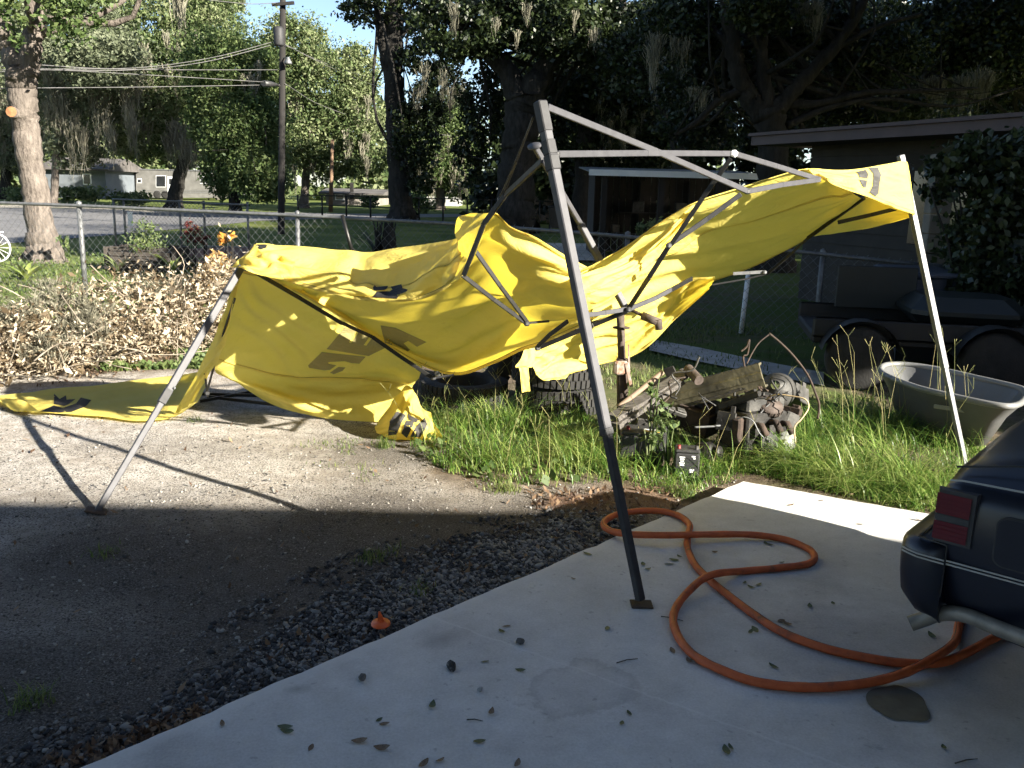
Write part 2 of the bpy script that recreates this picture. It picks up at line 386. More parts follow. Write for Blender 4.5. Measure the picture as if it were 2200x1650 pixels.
# chipped, slightly wandering edges: top outline subdivided and jittered
def rough_line(a, c, n, amp, seed):
    r = random.Random(seed); out = []
    d = (c - a); nrm = Vector((-d.y, d.x, 0)).normalized()
    for i in range(n):
        t = i / n; p = a + d * t; w = (vnoise(np.array(p.x * 9), np.array(p.y * 9), 1, seed) - .5) * amp * 1.5 + r.uniform(-1, 1) * amp * .35
        if 0 < i: p = p + nrm * float(w)
        out.append(p)
    return out
top = []
for i in range(4):
    a, c2 = SLAB[i], SLAB[(i + 1) % 4]; top += rough_line(a, c2, 160 if i < 2 else 8, .009 if i < 2 else 0, 30 + i)
n = len(top); ins = [p + (cen - p).normalized() * .018 for p in top]
mb.add([p - Vector((0, 0, .014)) for p in top] + [Vector((p.x, p.y, -.1)) for p in top] + ins,
       [(i, (i + 1) % n, n + (i + 1) % n, n + i)[::-1] for i in range(n)] + [(i, (i + 1) % n, 2 * n + (i + 1) % n, 2 * n + i) for i in range(n)] + [tuple(range(2 * n, 3 * n))])
obj('concrete_slab', mb, m, kind='structure', label='grey concrete parking slab with chipped edge')

# stains that lie on the slab: an oil ring, a brown blotch, a hairline
def blot(name, cx, cy, rx, ry, rot, z, mat, seed, n=40, wob=.25, hole=None, **kw):
    r = random.Random(seed); ph = [r.uniform(0, 6.28) for _ in range(5)]; mb = MB(); pts = []
    c0 = G(cx, cy, z)
    for i in range(n):
        a = 2 * math.pi * i / n; k = 1 + wob * sum(math.sin((q + 2) * a + ph[q]) / (q + 2) for q in range(5))
        x, y = rx * k * math.cos(a), ry * k * math.sin(a)
        pts.append(c0 + Vector((x * math.cos(rot) - y * math.sin(rot), x * math.sin(rot) + y * math.cos(rot), 0)))
    if hole:
        inn = [c0 + (p - c0) * (hole + .04 * math.sin(i * 1.7)) for i, p in enumerate(pts)]
        mb.add(pts + inn, [(i, (i + 1) % n, n + (i + 1) % n, n + i) for i in range(n)])
    else: mb.poly(pts)
    return obj(name, mb, mat, **kw)
oil = surf('damp oily stain', (.085, .08, .058), (.125, .118, .09), 20, .55, .1, 100)
blot('oil_stain', 1930, 1510, .085, .115, -.5, SLAB_Z + .004, oil, 3, wob=.16, kind='structure', label='round olive brown damp stain on the concrete')

# ------------------------------------------------------------------ the house whose gable shades the foreground (out of frame)
sx, sy = -SUN_DIR.x / SUN_DIR.z, -SUN_DIR.y / SUN_DIR.z        # shadow offset per metre of height
sc_ = G(1478, 1092, SLAB_Z); EZ = 2.6
Cn = Vector((sc_.x - (EZ - SLAB_Z) * sx, sc_.y - (EZ - SLAB_Z) * sy, EZ))
back = Vector((-sdir.x, -sdir.y, 0)).normalized(); e = Vector((.93, -.37, 0)).normalized()
lA, lB = G(0, 1100), sc_                                       # the shadow edge of the rake on the ground
dd = lA - lB; k = dd.y / dd.x
slope = (k * back.x - back.y) / (sy - k * sx)
HW, HL = 5.2, 13.0
Rg = Cn + back * HW + Vector((0, 0, slope * HW)); Dn = Rg + back * HW - Vector((0, 0, slope * HW))
house = root('house', 'ranch house with a low gable roof behind the parking slab', 'house')
th = Vector((0, 0, -.12))
shing = surf('grey roof shingle', (.12, .11, .10), (.2, .19, .18), 5, .9, .3, 40); wall_m = surf('cream house wall', (.5, .47, .42), (.58, .55, .5), 3, .8, .1, 30)
mb = MB(); mb.prism([Cn, Rg, Rg + e * HL, Cn + e * HL], th); obj('roof', mb, shing, house)
mb = MB(); mb.prism([Rg + Vector((0, 0, .003)), Dn, Dn + e * HL, Rg + e * HL + Vector((0, 0, .003))], th); obj('roof', mb, shing, house)
ov = .45; wa = Cn + back * ov + e * ov; wb = Dn - back * ov + e * ov; wr = Rg + e * ov
mb = MB(); zc = Vector((0, 0, -.2))
g0, g1 = Vector((wa.x, wa.y, 0)), Vector((wb.x, wb.y, 0))
mb.prism([g0, g1, Vector((wb.x, wb.y, EZ + slope * ov - .15)), wr + zc, Vector((wa.x, wa.y, EZ + slope * ov - .15))], e * .15)
obj('gable_wall', mb, wall_m, house)
for q, nm in ((wa, 'side_wall'), (wb, 'side_wall')):
    mb = MB(); s_ = .155; mb.bar(Vector((q.x, q.y, 1.25)) + e * s_, Vector((q.x, q.y, 1.25)) + e * (HL - 1), .12, 2.5); obj(nm, mb, wall_m, house)
# ================================================================== the collapsed yellow canopy tent
def cloth_mat(name, diff, trans, tw=.45):
    m, nt, b = new_mat(name)
    n = tex(nt, 'Noise', 3.5, 4, .6); f = tex(nt, 'Noise', 900, 2, .5)
    c = mixc(nt, ramp(nt, [(.35, (0, 0, 0)), (.7, (.5, .5, .5))], n.outputs['Fac']), diff, [x * .85 for x in diff])
    dn_ = tex(nt, 'Noise', 9, 6, .7, dist=1.2); c = mixc(nt, ramp(nt, [(.58, (0, 0, 0)), (.75, (.28, .28, .28))], dn_.outputs['Fac']), c, [x * .45 + .02 for x in diff])
    nt.links.new(c, b.inputs['Base Color']); b.inputs['Roughness'].default_value = .62; b.inputs['Specular IOR Level'].default_value = .3
    w = tex(nt, 'Noise', 5, 5, .55, dist=1.5, stretch=(1, 1, 1.8)); rd = nt.nodes.new('ShaderNodeMath'); rd.operation = 'SUBTRACT'; rd.inputs[1].default_value = .5; nt.links.new(w.outputs['Fac'], rd.inputs[0])
    ab = nt.nodes.new('ShaderNodeMath'); ab.operation = 'ABSOLUTE'; nt.links.new(rd.outputs[0], ab.inputs[0]); n1 = bump(nt, b, ab.outputs[0], .5, .04); wv = tex(nt, 'Noise', 300, 2, .5); bump(nt, b, wv.outputs['Fac'], .08, .002, n1)
    tr = nt.nodes.new('ShaderNodeBsdfTranslucent'); tr.inputs['Color'].default_value = rgba(trans)
    mx = nt.nodes.new('ShaderNodeMixShader'); mx.inputs[0].default_value = tw
    nt.links.new(b.outputs[0], mx.inputs[1]); nt.links.new(tr.outputs[0], mx.inputs[2])
    nt.links.new(mx.outputs[0], nt.nodes['Material Output'].inputs['Surface']); return m
M['cloth'] = cloth_mat('yellow tent fabric', (.84, .70, .175), (.88, .69, .07), .42)
M['stitch'] = cloth_mat('brown seam thread', (.30, .21, .03), (.2, .14, .02), .2)
M['printblack'] = cloth_mat('black print on fabric', (.022, .021, .02), (.02, .018, .01), .15)
M['printgrey'] = cloth_mat('grey print seen through the fabric', (.34, .30, .13), (.14, .12, .05), .2)
M['printpale'] = cloth_mat('grey printed fabric', (.055, .053, .05), (.03, .026, .022), .15)

tent = root('canopy_tent', 'collapsed yellow pop-up canopy tent with bent grey frame and torn cloth', 'canopy tent')
tent_sheets = []
def cat_rom(A, n):
    """resample (k,...) control rows to n samples with a Catmull-Rom spline"""
    A = np.asarray(A, float); k = len(A); t = np.linspace(0, k - 1, n); i = np.clip(t.astype(int), 0, k - 2); f = (t - i)
    f = f.reshape((-1,) + (1,) * (A.ndim - 1))
    Ae = np.concatenate([[2 * A[0] - A[1]], A, [2 * A[-1] - A[-2]]])
    p0, p1, p2, p3 = Ae[i], Ae[i + 1], Ae[i + 2], Ae[i + 3]
    return .5 * ((2 * p1) + (-p0 + p2) * f + (2 * p0 - 5 * p1 + 4 * p2 - p3) * f ** 2 + (-p0 + 3 * p1 - 3 * p2 + p3) * f ** 3)
def sheet_pts(rows, nu, nv, folds=(), crumple=0, seed=0, pin=.12):
    C = np.array([[P(*q) for q in r] for r in rows], float)
    S = cat_rom(C, nv); S = cat_rom(S.transpose(1, 0, 2), nu).transpose(1, 0, 2)     # (nv,nu,3)
    du = np.gradient(S, axis=1); dv = np.gradient(S, axis=0); N = np.cross(du, dv); N /= np.linalg.norm(N, axis=2, keepdims=True) + 1e-9
    u, v = np.meshgrid(np.linspace(0, 1, nu), np.linspace(0, 1, nv)); h = np.zeros_like(u)
    for q, (fu, fv, amp) in enumerate(folds):
        w = (vnoise(u * 3 + q, v * 3, 1, seed + q) - .5) * 1.8 + (vnoise(u * 7, v * 7 + q, 1, seed + 9 + q) - .5) * .3
        ph = 2 * math.pi * (fu * u + fv * v + w)
        r = 1 - np.abs(np.sin(ph / 2)) * 2                                            # sharp crests, broad valleys
        env = .35 + .9 * vnoise(u * 4 + 3 * q, v * 4, 1, seed + 20 + q)
        h += amp * (.55 * np.sin(ph) + .45 * r) * env
    if crumple:
        for s, a in ((5, 1), (11, .6), (23, .3)):
            h += crumple * a * (np.abs(vnoise(u * s, v * s, 1, seed + s) - .5) * 4 - 1)
    if pin: h *= np.clip(np.minimum.reduce([u, 1 - u, v, 1 - v]) / pin, .25, 1)
    return S + N * h[..., None]
def hem_strip(S, r0, o):
    """stitched double hem: a narrow raised band along one row of the sheet"""
    r0 = r0 % len(S); r1 = r0 + (1 if r0 < len(S) // 2 else -1); a = S[r0]; d = S[r1] - a; d /= np.linalg.norm(d, axis=1, keepdims=True) + 1e-9
    t = np.gradient(a, axis=0); n = np.cross(t, d); n /= np.linalg.norm(n, axis=1, keepdims=True) + 1e-9
    rows = [a - n * .0022, a + d * .002 + n * .0026, a + d * .020 + n * .0026, a + d * .022 + n * .0, a + d * .020 - n * .0026]; k = len(a)
    V = np.concatenate(rows + [rows[0]]); ix = np.arange(len(rows) * k + k).reshape(-1, k); F_ = np.stack([ix[:-1, :-1], ix[:-1, 1:], ix[1:, 1:], ix[1:, :-1]], -1).reshape(-1, 4)
    h_ = put('hem', fast_mesh('hem', V, F_, True, [M['cloth']]), o)
    for s_ in (.0032, -.0032):
        rr_ = [a + d * .0165 + n * s_, a + d * .0195 + n * s_]; V2 = np.concatenate(rr_); i2 = np.arange(2 * k).reshape(2, k); F2 = np.stack([i2[:-1, :-1], i2[:-1, 1:], i2[1:, 1:], i2[1:, :-1]], -1).reshape(-1, 4); put('stitching', fast_mesh('stitching', V2, F2, True, [M['stitch']]), o)
def cloth(rows, nu=60, nv=40, folds=(), crumple=0, seed=0, mat='cloth', name='fabric_panel', pin=.12, S=None, hem=()):
    S = sheet_pts(rows, nu, nv, folds, crumple, seed, pin) if S is None else S
    nv, nu = S.shape[:2]; ix = np.arange(nu * nv).reshape(nv, nu)
    Fq = np.stack([ix[:-1, :-1], ix[:-1, 1:], ix[1:, 1:], ix[1:, :-1]], -1).reshape(-1, 4)
    o = put(name, fast_mesh(name, S.reshape(-1, 3), Fq, True, [M[mat]]), tent)
    bv = BVHTree.FromPolygons([Vector(p) for p in S.reshape(-1, 3)], [tuple(f) for f in Fq.tolist()])
    if hem:
        for r0 in hem: hem_strip(S, r0, o)
    tent_sheets.append((o, bv)); return o, bv
def print_on(sheet, polys, mat, name='printed_mark', off=.0035, res=5.0):
    """flat print: the outline is laid onto the fabric and follows its folds"""
    o, bv = sheet; org = Vector((0, 0, CAM_H)); mb = MB()
    for poly in polys:
        pts = np.array(poly, float); x0, y0 = pts.min(0); x1, y1 = pts.max(0)
        # fine triangulated fill
        xs = np.arange(x0, x1, res); ys = np.arange(y0, y1, res); gxx, gyy = np.meshgrid(xs, ys)
        ok = in_poly(gxx, gyy, poly) & (poly_dist(gxx, gyy, poly) > res * .45)
        n = len(poly); ring = []
        for i in range(n):
            a, c = pts[i], pts[(i + 1) % n]; k = max(1, int(np.hypot(*(c - a)) / res)); ring += [tuple(a + (c - a) * j / k) for j in range(k)]
        allp = [Vector(p) for p in ring] + [Vector((x, y)) for x, y in zip(gxx[ok], gyy[ok])]
        from mathutils.geometry import delaunay_2d_cdt
        vv, ee, ff, *_ = delaunay_2d_cdt(allp, [], [list(range(len(ring)))], 1, 1e-4)
        loc = []
        for p in vv:
            d = _ray(p.x, p.y).normalized(); hit, nrm, _, _ = bv.ray_cast(org, d)
            if hit is None:
                hit, nrm, _, _ = bv.find_nearest(org + d * (loc[-1] - org).length if loc else org + d * 5)
            if nrm.dot(d) > 0: nrm = -nrm
            loc.append(hit + nrm * off)
        mb.add(loc, [tuple(f) for f in ff], 0, True)
    return obj(name, mb, M[mat], o)
def zz(pts, x0, y0, s): return [(x0 + x / s, y0 + y / s) for x, y in pts]
Z5 = lambda *p: zz(p, 400, 480, 2.933)
Z4 = lambda *p: zz(p, 0, 420, 2.933)
ZR = lambda *p: zz(p, 1450, 280, 3.667)
Z6 = lambda *p: zz(p, 950, 420, 2.845)

# --- roof strip and valence on the left
s1 = cloth([
    [(551, 523, 5.22), (640, 529, 5.35), (735, 537, 5.42), (800, 541, 5.42), (890, 528, 5.25), (975, 514, 4.95), (1008, 486, 4.7)],
    [(545, 532, 5.12), (630, 543, 5.18), (728, 558, 5.15), (795, 572, 5.1), (878, 562, 4.98), (955, 545, 4.8), (1000, 515, 4.6)],
    [(538, 548, 5.03), (620, 566, 5.0), (720, 592, 4.88), (790, 618, 4.78), (862, 614, 4.68), (932, 588, 4.58), (990, 545, 4.5)],
    [(530, 562, 4.98), (610, 584, 4.92), (708, 612, 4.79), (785, 632, 4.69), (872, 631, 4.59), (942, 606, 4.49), (992, 567, 4.43)],
    [(522, 574, 4.97), (600, 600, 4.9), (700, 629, 4.77), (780, 645, 4.67), (880, 647, 4.57), (950, 625, 4.46), (994, 589, 4.4)]],
    110, 44, [(3.5, 1.0, .024), (9, -1.5, .004)], seed=11, pin=.10, hem=(-1, 20))
print_on(s1, [Z5((433, 150), (455, 122), (512, 124), (505, 155), (470, 168))], 'printblack')
print_on(s1, [Z5((1176, 408), (1188, 392), (1198, 404), (1272, 397), (1266, 414), (1250, 424), (1182, 426)),
              Z5((1290, 402), (1358, 386), (1366, 410), (1398, 419), (1390, 440), (1350, 446), (1330, 476), (1172, 468), (1202, 432), (1284, 431), (1300, 420))], 'printblack')
# folded corner cap over the leg top
cloth([[(548, 525, 5.2), (560, 540, 5.02), (590, 545, 4.98), (635, 556, 4.93)],
       [(528, 545, 5.1), (540, 556, 4.97), (575, 566, 4.93), (632, 575, 4.89)],
       [(508, 562, 5.05), (528, 571, 4.94), (565, 585, 4.9), (624, 595, 4.86)],
       [(499, 574, 5.08), (520, 577, 4.93), (560, 592, 4.88), (615, 604, 4.85)]], 34, 22, [(1.6, 1.0, .022)], seed=5, pin=.08)
# --- lettered roof panel hanging to the ground
s3 = cloth([
    [(514, 580, 5.12), (575, 594, 5.3), (650, 630, 5.6), (745, 682, 5.97), (830, 728, 6.18), (908, 782, 6.3)],
    [(500, 640, 5.28), (560, 660, 5.55), (640, 700, 5.85), (730, 745, 6.12), (820, 780, 6.25), (902, 808, 6.32)],
    [(485, 710, 5.5), (545, 730, 5.82), (630, 760, 6.12), (720, 785, 6.28), (810, 805, 6.36), (895, 818, 6.36)],
    [(462, 788, 5.72), (530, 808, 6.0), (620, 826, 6.25), (710, 826, 6.32), (800, 826, 6.36), (886, 830, 6.36)],
    [(475, 806, 6.0), (545, 838, 6.08), (630, 866, 6.15), (720, 876, 6.18), (805, 872, 6.22), (878, 850, 6.28)],
    [(520, 822, 6.5), (570, 862, 6.42), (645, 888, 6.25), (730, 902, 6.16), (810, 906, 6.12), (866, 900, 6.12)]],
    90, 70, [(-1.2, 4.5, .018), (1.0, 8, .005)], seed=31, pin=.1, hem=(0, 38))
print_on(s3, [Z5((885, 790), (995, 655), (1075, 668), (1025, 748), (1040, 752), (1092, 675), (1170, 692), (1118, 765), (1135, 768), (1178, 712), (1230, 745), (1262, 778), (1150, 834)),
              Z5((768, 893), (855, 808), (1132, 838), (1092, 882), (1040, 878), (1000, 866), (896, 872), (896, 882), (946, 893), (905, 922), (870, 924), (775, 908)),
              Z5((906, 938), (960, 902), (1004, 906), (985, 928), (930, 948))], 'printgrey', res=4)
# --- the great sagging middle panel
s5 = cloth([
    [(560, 575, 5.30), (700, 562, 5.45), (850, 548, 5.35), (985, 526, 4.95), (1050, 457, 4.38), (1100, 489, 4.47), (1151, 510, 4.52), (1212, 547, 4.62), (1262, 574, 4.72)],
    [(590, 608, 5.42), (720, 620, 5.60), (850, 620, 5.50), (960, 606, 5.15), (1040, 530, 4.70), (1110, 556, 4.63), (1160, 578, 4.61), (1215, 598, 4.64), (1266, 605, 4.72)],
    [(630, 622, 5.48), (750, 676, 5.78), (870, 690, 5.80), (970, 670, 5.55), (1050, 620, 5.16), (1110, 622, 4.93), (1160, 628, 4.81), (1215, 640, 4.80), (1268, 640, 4.82)],
    [(645, 622, 5.52), (785, 708, 5.90), (895, 748, 6.10), (982, 752, 6.00), (1060, 715, 5.62), (1110, 690, 5.30), (1160, 680, 5.11), (1215, 672, 5.00), (1270, 668, 4.92)],
    [(650, 626, 5.50), (800, 720, 5.88), (915, 789, 6.10), (985, 806, 5.98), (1060, 782, 5.62), (1122, 753, 5.31), (1168, 738, 5.16), (1215, 716, 5.07), (1272, 690, 4.97)]],
    130, 70, [(.6, 4.5, .028), (2, 7, .008)], seed=52, pin=.06, hem=(-1, 0))
print_on(s5, [Z5((1225, 640), (1320, 655), (1515, 745), (1455, 775), (1400, 738), (1370, 752), (1410, 795), (1395, 806), (1330, 778), (1250, 752))], 'printgrey', res=4)
# --- twisted strip at the peak
cloth([[(1012, 458, 4.5), (984, 468, 4.62), (978, 500, 4.66), (984, 530, 4.6), (980, 562, 4.5), (962, 612, 4.44)],
       [(1040, 458, 4.36), (1010, 486, 4.42), (1003, 518, 4.42), (1004, 545, 4.4), (1000, 568, 4.38), (984, 600, 4.38)],
       [(1058, 456, 4.28), (1046, 482, 4.28), (1036, 512, 4.28), (1023, 545, 4.3), (1010, 570, 4.33), (995, 590, 4.37)]], 40, 18, [(2, 1, .014)], seed=61, pin=.05)
# --- long right-hand panel rising to the far corner
s7 = cloth([[(1246, 580, 4.62), (1323, 543, 4.78), (1407, 487, 4.83), (1491, 436, 4.73), (1603, 397, 4.85), (1706, 366, 4.97), (1738, 362, 5.04)],
    [(1252, 592, 4.75), (1335, 560, 4.99), (1420, 515, 5.12), (1512, 462, 5.11), (1622, 425, 5.17), (1738, 390, 5.2), (1790, 397, 5.14)],
    [(1258, 608, 4.88), (1345, 582, 5.19), (1435, 545, 5.42), (1532, 502, 5.49), (1642, 466, 5.5), (1768, 425, 5.42), (1832, 414, 5.25)],
    [(1263, 640, 5.02), (1352, 612, 5.4), (1445, 580, 5.72), (1542, 550, 5.89), (1652, 517, 5.84), (1768, 466, 5.66), (1846, 424, 5.36)],
    [(1268, 690, 5.15), (1360, 660, 5.6), (1455, 622, 6.0), (1548, 597, 6.25), (1640, 563, 6.15), (1740, 507, 5.88), (1855, 424, 5.46)]],
    110, 56, [(-1.0, 3.6, .030), (-1.6, 8, .006)], seed=73, pin=.06, hem=(0, -1, 26))
cloth([[(1248, 590, 4.46), (1330, 560, 4.56), (1400, 518, 4.66), (1450, 474, 4.67), (1493, 438, 4.72)],
       [(1254, 625, 4.41), (1335, 592, 4.50), (1400, 550, 4.60), (1448, 500, 4.64), (1490, 454, 4.69)],
       [(1264, 668, 4.52), (1312, 644, 4.56), (1386, 578, 4.60), (1442, 516, 4.64), (1486, 464, 4.70)]], 70, 34, [(-.6, 3.4, .026), (-1, 7, .009)], seed=80, pin=.05)
# --- bright lower panel behind the hub, with torn tails
s9 = cloth([
    [(1128, 758, 5.75), (1200, 728, 5.82), (1280, 690, 5.85), (1345, 660, 5.90), (1420, 625, 5.96), (1484, 597, 5.88), (1537, 594, 5.82)],
    [(1140, 778, 5.78), (1208, 762, 5.88), (1288, 733, 5.98), (1350, 712, 6.02), (1412, 678, 6.02), (1472, 638, 6.00), (1532, 605, 5.82)],
    [(1152, 806, 5.76), (1216, 804, 5.92), (1290, 783, 6.04), (1352, 768, 6.06), (1398, 740, 6.02), (1450, 687, 6.00), (1520, 624, 5.80)]],
    80, 40, [(2.5, 2.2, .03), (5, -2, .010)], seed=91, pin=.05, hem=(-1,))
cloth([[(1126, 752, 5.2), (1152, 746, 5.24)], [(1118, 772, 5.17), (1150, 768, 5.2)], [(1107, 788, 5.15), (1143, 788, 5.17)],
       [(1116, 794, 5.13), (1136, 792, 5.15)], [(1121, 843, 5.15), (1139, 840, 5.16)]], 8, 30, [(.4, 2, .010)], seed=95, pin=0, name='torn_strip')
cloth([[(1183, 776, 5.4), (1225, 770, 5.45), (1262, 778, 5.5)], [(1165, 795, 5.36), (1205, 795, 5.42), (1262, 790, 5.5)], [(1152, 806, 5.33), (1172, 818, 5.36), (1216, 809, 5.45)]], 20, 14, [(1, 1.3, .02)], seed=97, pin=0, name='torn_strip')
# --- right corner: sunlit valence and its underside
s8 = cloth([
    [(1736, 362, 5.03), (1799, 365, 5.06), (1840, 363, 5.12), (1890, 355, 5.22), (1942, 345, 5.32)],
    [(1741, 368, 5.01), (1801, 383, 5.03), (1858, 391, 5.09), (1905, 398, 5.19), (1956, 402, 5.28)],
    [(1750, 377, 5.0), (1806, 402, 5.01), (1872, 425, 5.08), (1915, 444, 5.17), (1966, 461, 5.26)]], 50, 26, [(1.5, .6, .010)], seed=101, pin=.04, hem=(-1,))
print_on(s8, [ZR((1520, 296), (1596, 294), (1622, 350), (1606, 440), (1602, 498), (1578, 520), (1532, 488), (1556, 440), (1562, 345)),
              ZR((1425, 330), (1500, 312), (1520, 345), (1516, 380), (1452, 374), (1442, 345)), ZR((1450, 390), (1512, 395), (1502, 452), (1482, 450))], 'printpale', res=3)
cloth([[(1942, 345, 5.32), (1950, 352, 5.45), (1935, 358, 5.75)], [(1956, 402, 5.28), (1956, 408, 5.45), (1942, 412, 5.8)], [(1966, 461, 5.26), (1960, 464, 5.45), (1950, 466, 5.75)]], 14, 20, [(.5, 1, .006)], seed=103, pin=0)
cloth([[(1750, 501, 5.86), (1800, 463, 5.68), (1853, 425, 5.48), (1905, 440, 5.4), (1953, 457, 5.38)],
       [(1747, 504, 5.9), (1803, 482, 5.8), (1857, 460, 5.7), (1908, 462, 5.6), (1953, 463, 5.5)],
       [(1744, 508, 5.95), (1806, 500, 5.95), (1862, 491, 5.9), (1910, 480, 5.78), (1953, 468, 5.62)]], 40, 20, [(2, 1, .008)], seed=104, pin=.04)
# --- flap down the left leg and the length lying on the drive
cloth([[(505, 592, 5.16), (520, 590, 5.1)], [(492, 640, 5.26), (506, 650, 5.22)], [(470, 700, 5.42), (494, 705, 5.36)], [(438, 765, 5.65), (470, 772, 5.5)], [(408, 830, 5.95), (443, 815, 5.75)], [(375, 890, 6.15), (415, 862, 6.05)]],
      14, 60, [(1.2, 3, .02)], seed=110, pin=0)
fl = []
for r, zs in (([(-6, 850), (60, 843), (130, 833), (210, 828), (300, 815), (370, 808), (432, 798)], (.05, .05, .06, .04, .06, .1, .22)),
              ([(-2, 864), (70, 860), (140, 858), (220, 856), (310, 850), (390, 840), (445, 820)], (.03, .035, .03, .03, .02, .04, .16)),
              ([(30, 884), (90, 887), (160, 891), (230, 897), (310, 905), (375, 895), (425, 864)], (.015, .018, .018, .018, .018, .025, .08))):
    row = []
    for (x, y), z in zip(r, zs): g = G(x, y, z); row.append((x, y, g.y))
    fl.append(row)
sf = cloth(fl, 80, 30, [(3, .6, .012), (6, 1, .006)], seed=120, pin=.05, name='fabric_on_ground')
print_on(sf, [Z4((340, 1250), (375, 1285), (415, 1262), (420, 1290), (476, 1285), (430, 1320), (405, 1328), (340, 1316)),
              Z4((255, 1362), (340, 1325), (395, 1342), (480, 1312), (510, 1275), (576, 1292), (540, 1332), (450, 1366), (370, 1371))], 'printblack', res=4)
a0 = cloth([[(-6, 850, G(-6, 850, .05).y), (0, 858, G(0, 858, .07).y)], [(8, 866, G(8, 866, .06).y), (45, 858, G(45, 858, .09).y)], [(30, 884, G(30, 884, .02).y), (85, 884, G(85, 884, .05).y)]], 16, 16, [(1, 1, .008)], seed=122, pin=0, name='folded_corner')
# --- crumpled corner on the ground
s11 = cloth([
    [(850, 862, 5.95), (872, 828, 5.98), (892, 845, 5.92), (906, 878, 5.85), (926, 886, 5.8)],
    [(815, 902, 5.85), (848, 886, 5.7), (880, 890, 5.66), (910, 902, 5.68), (930, 912, 5.7)],
    [(806, 922, 5.85), (836, 922, 5.66), (875, 914, 5.6), (905, 926, 5.6), (934, 928, 5.68)],
    [(826, 930, 5.86), (852, 942, 5.76), (885, 946, 5.72), (912, 948, 5.7), (924, 936, 5.72)]], 44, 40, [(2, 1.5, .02)], .006, 130, pin=.05, name='crumpled_corner')
print_on(s11, [[(834, 935), (838, 905), (853, 884), (872, 892), (862, 910), (852, 933)], [(862, 930), (872, 905), (890, 905), (884, 922), (874, 940)], [(882, 938), (892, 918), (912, 898), (918, 912), (905, 938)], [(876, 890), (900, 902), (894, 908), (878, 902)]], 'printpale', res=4, off=.004)
cloth([[(878, 838, 5.95), (886, 832, 5.95)], [(880, 870, 5.9), (900, 866, 5.9)], [(912, 915, 5.75), (934, 912, 5.72)], [(935, 938, 5.72), (962, 952, 5.62)]], 8, 24, [(.5, 1, .01)], seed=133, pin=0, name='torn_strip')

# ------------------------------------------------------------------ frame
def sq_leg(path, w, mat='alu', parent=None, name='leg', bev=.004, up=(.6, -.8, 0)):
    mb = MB()
    for a, c in zip(path[:-1], path[1:]): mb.bar(a, c, w, w, up=up, bev=bev)
    return obj(name, mb, M[mat], parent or tent)
nb = G(1378, 1300, SLAB_Z); nt_ = P(1160, 218, 3.55); nd = (nt_ - nb).normalized()
NL = (nt_ - nb).length
legN = sq_leg([nb + nd * (NL * .345), nb + nd * (NL * .955)], .038, 'alu')
sq_leg([nb + nd * .02, nb + nd * (NL * .40)], .032, 'aludark', legN, 'inner_leg')
mb = MB(); mb.bar(nb + nd * (NL * .865), nb + nd * (NL * .895), .046, .046, up=(.6, -.8, 0), bev=.004); mb.bar(nb + nd * (NL * .895), nb + nd * (NL * .925), .043, .043, up=(.6, -.8, 0), bev=.004); obj('slider_sleeve', mb, M['aludark'], legN)
mb = MB(); mb.bar(nb + nd * (NL * .94), nt_, .043, .043, up=(.6, -.8, 0), bev=.004); obj('leg_top_bracket', mb, M['aludark'], legN)
mb = MB(); mb.bar(nb + nd * (NL * .342), nb + nd * (NL * .357), .042, .042, up=(.6, -.8, 0), bev=.003); obj('leg_collar', mb, M['blackplastic'], legN)
mb = MB(); mb.box(nb + Vector((0, 0, .004)), (.085, .07, .006), None, 0, .002); obj('foot_plate', mb, M['rust'], legN)
lb = G(208, 1100, .015); lt = P(520, 572, 5.02); ld = (lt - lb).normalized(); LL = (lt - lb).length
legL = sq_leg([lb + ld * (LL * .42), lt], .038, 'alu', up=(.4, -.9, 0))
sq_leg([lb, lb + ld * (LL * .46)], .031, 'alu', legL, 'inner_leg', up=(.4, -.9, 0))
mb = MB(); mb.bar(lb + ld * (LL * .415), lb + ld * (LL * .47), .042, .042, up=(.4, -.9, 0), bev=.003); obj('leg_collar', mb, M['aludark'], legL)
mb = MB(); mb.tube([lb + ld * (LL * .48) + Vector((.03, -.02, 0)), lb + ld * (LL * .48) + Vector((.0, .02, 0))], .006, 8); obj('push_button', mb, M['galv'], legL)
mb = MB(); mb.box(lb + Vector((.0, -.005, .008)), (.10, .075, .012), Matrix.Rotation(.25, 3, 'Z') @ Matrix.Rotation(.25, 3, 'Y'), 0, .004); obj('foot_plate', mb, M['rust'], legL)
rb = G(2078, 1020, .02); rt = P(1957, 440, 5.42); rd = (rt - rb).normalized(); RL = (rt - rb).length
legR = sq_leg([rb + rd * (RL * .40), rt + rd * .3], .036, 'galv', up=(.2, -1, 0))
sq_leg([rb, rb + rd * (RL * .45)], .030, 'galv', legR, 'inner_leg', up=(.2, -1, 0))
# fourth leg, thrown up with its foot in the air
f0, f1, f2 = P(1148, 314, 4.75), P(1247, 482, 5.05), P(1345, 664, 5.0)
legD = sq_leg([f1, f2], .036, 'alu'); sq_leg([f0, f1], .028, 'alu', legD, 'inner_leg')
mb = MB(); dq = (f1 - f0).normalized(); mb.lathe([(.0, -.004), (.045, -.004), (.045, .004), (.0, .004)], f0, 14, dq.to_track_quat('Z', 'Y').to_matrix(), sy=.6); obj('foot_plate', mb, M['alu'], legD)

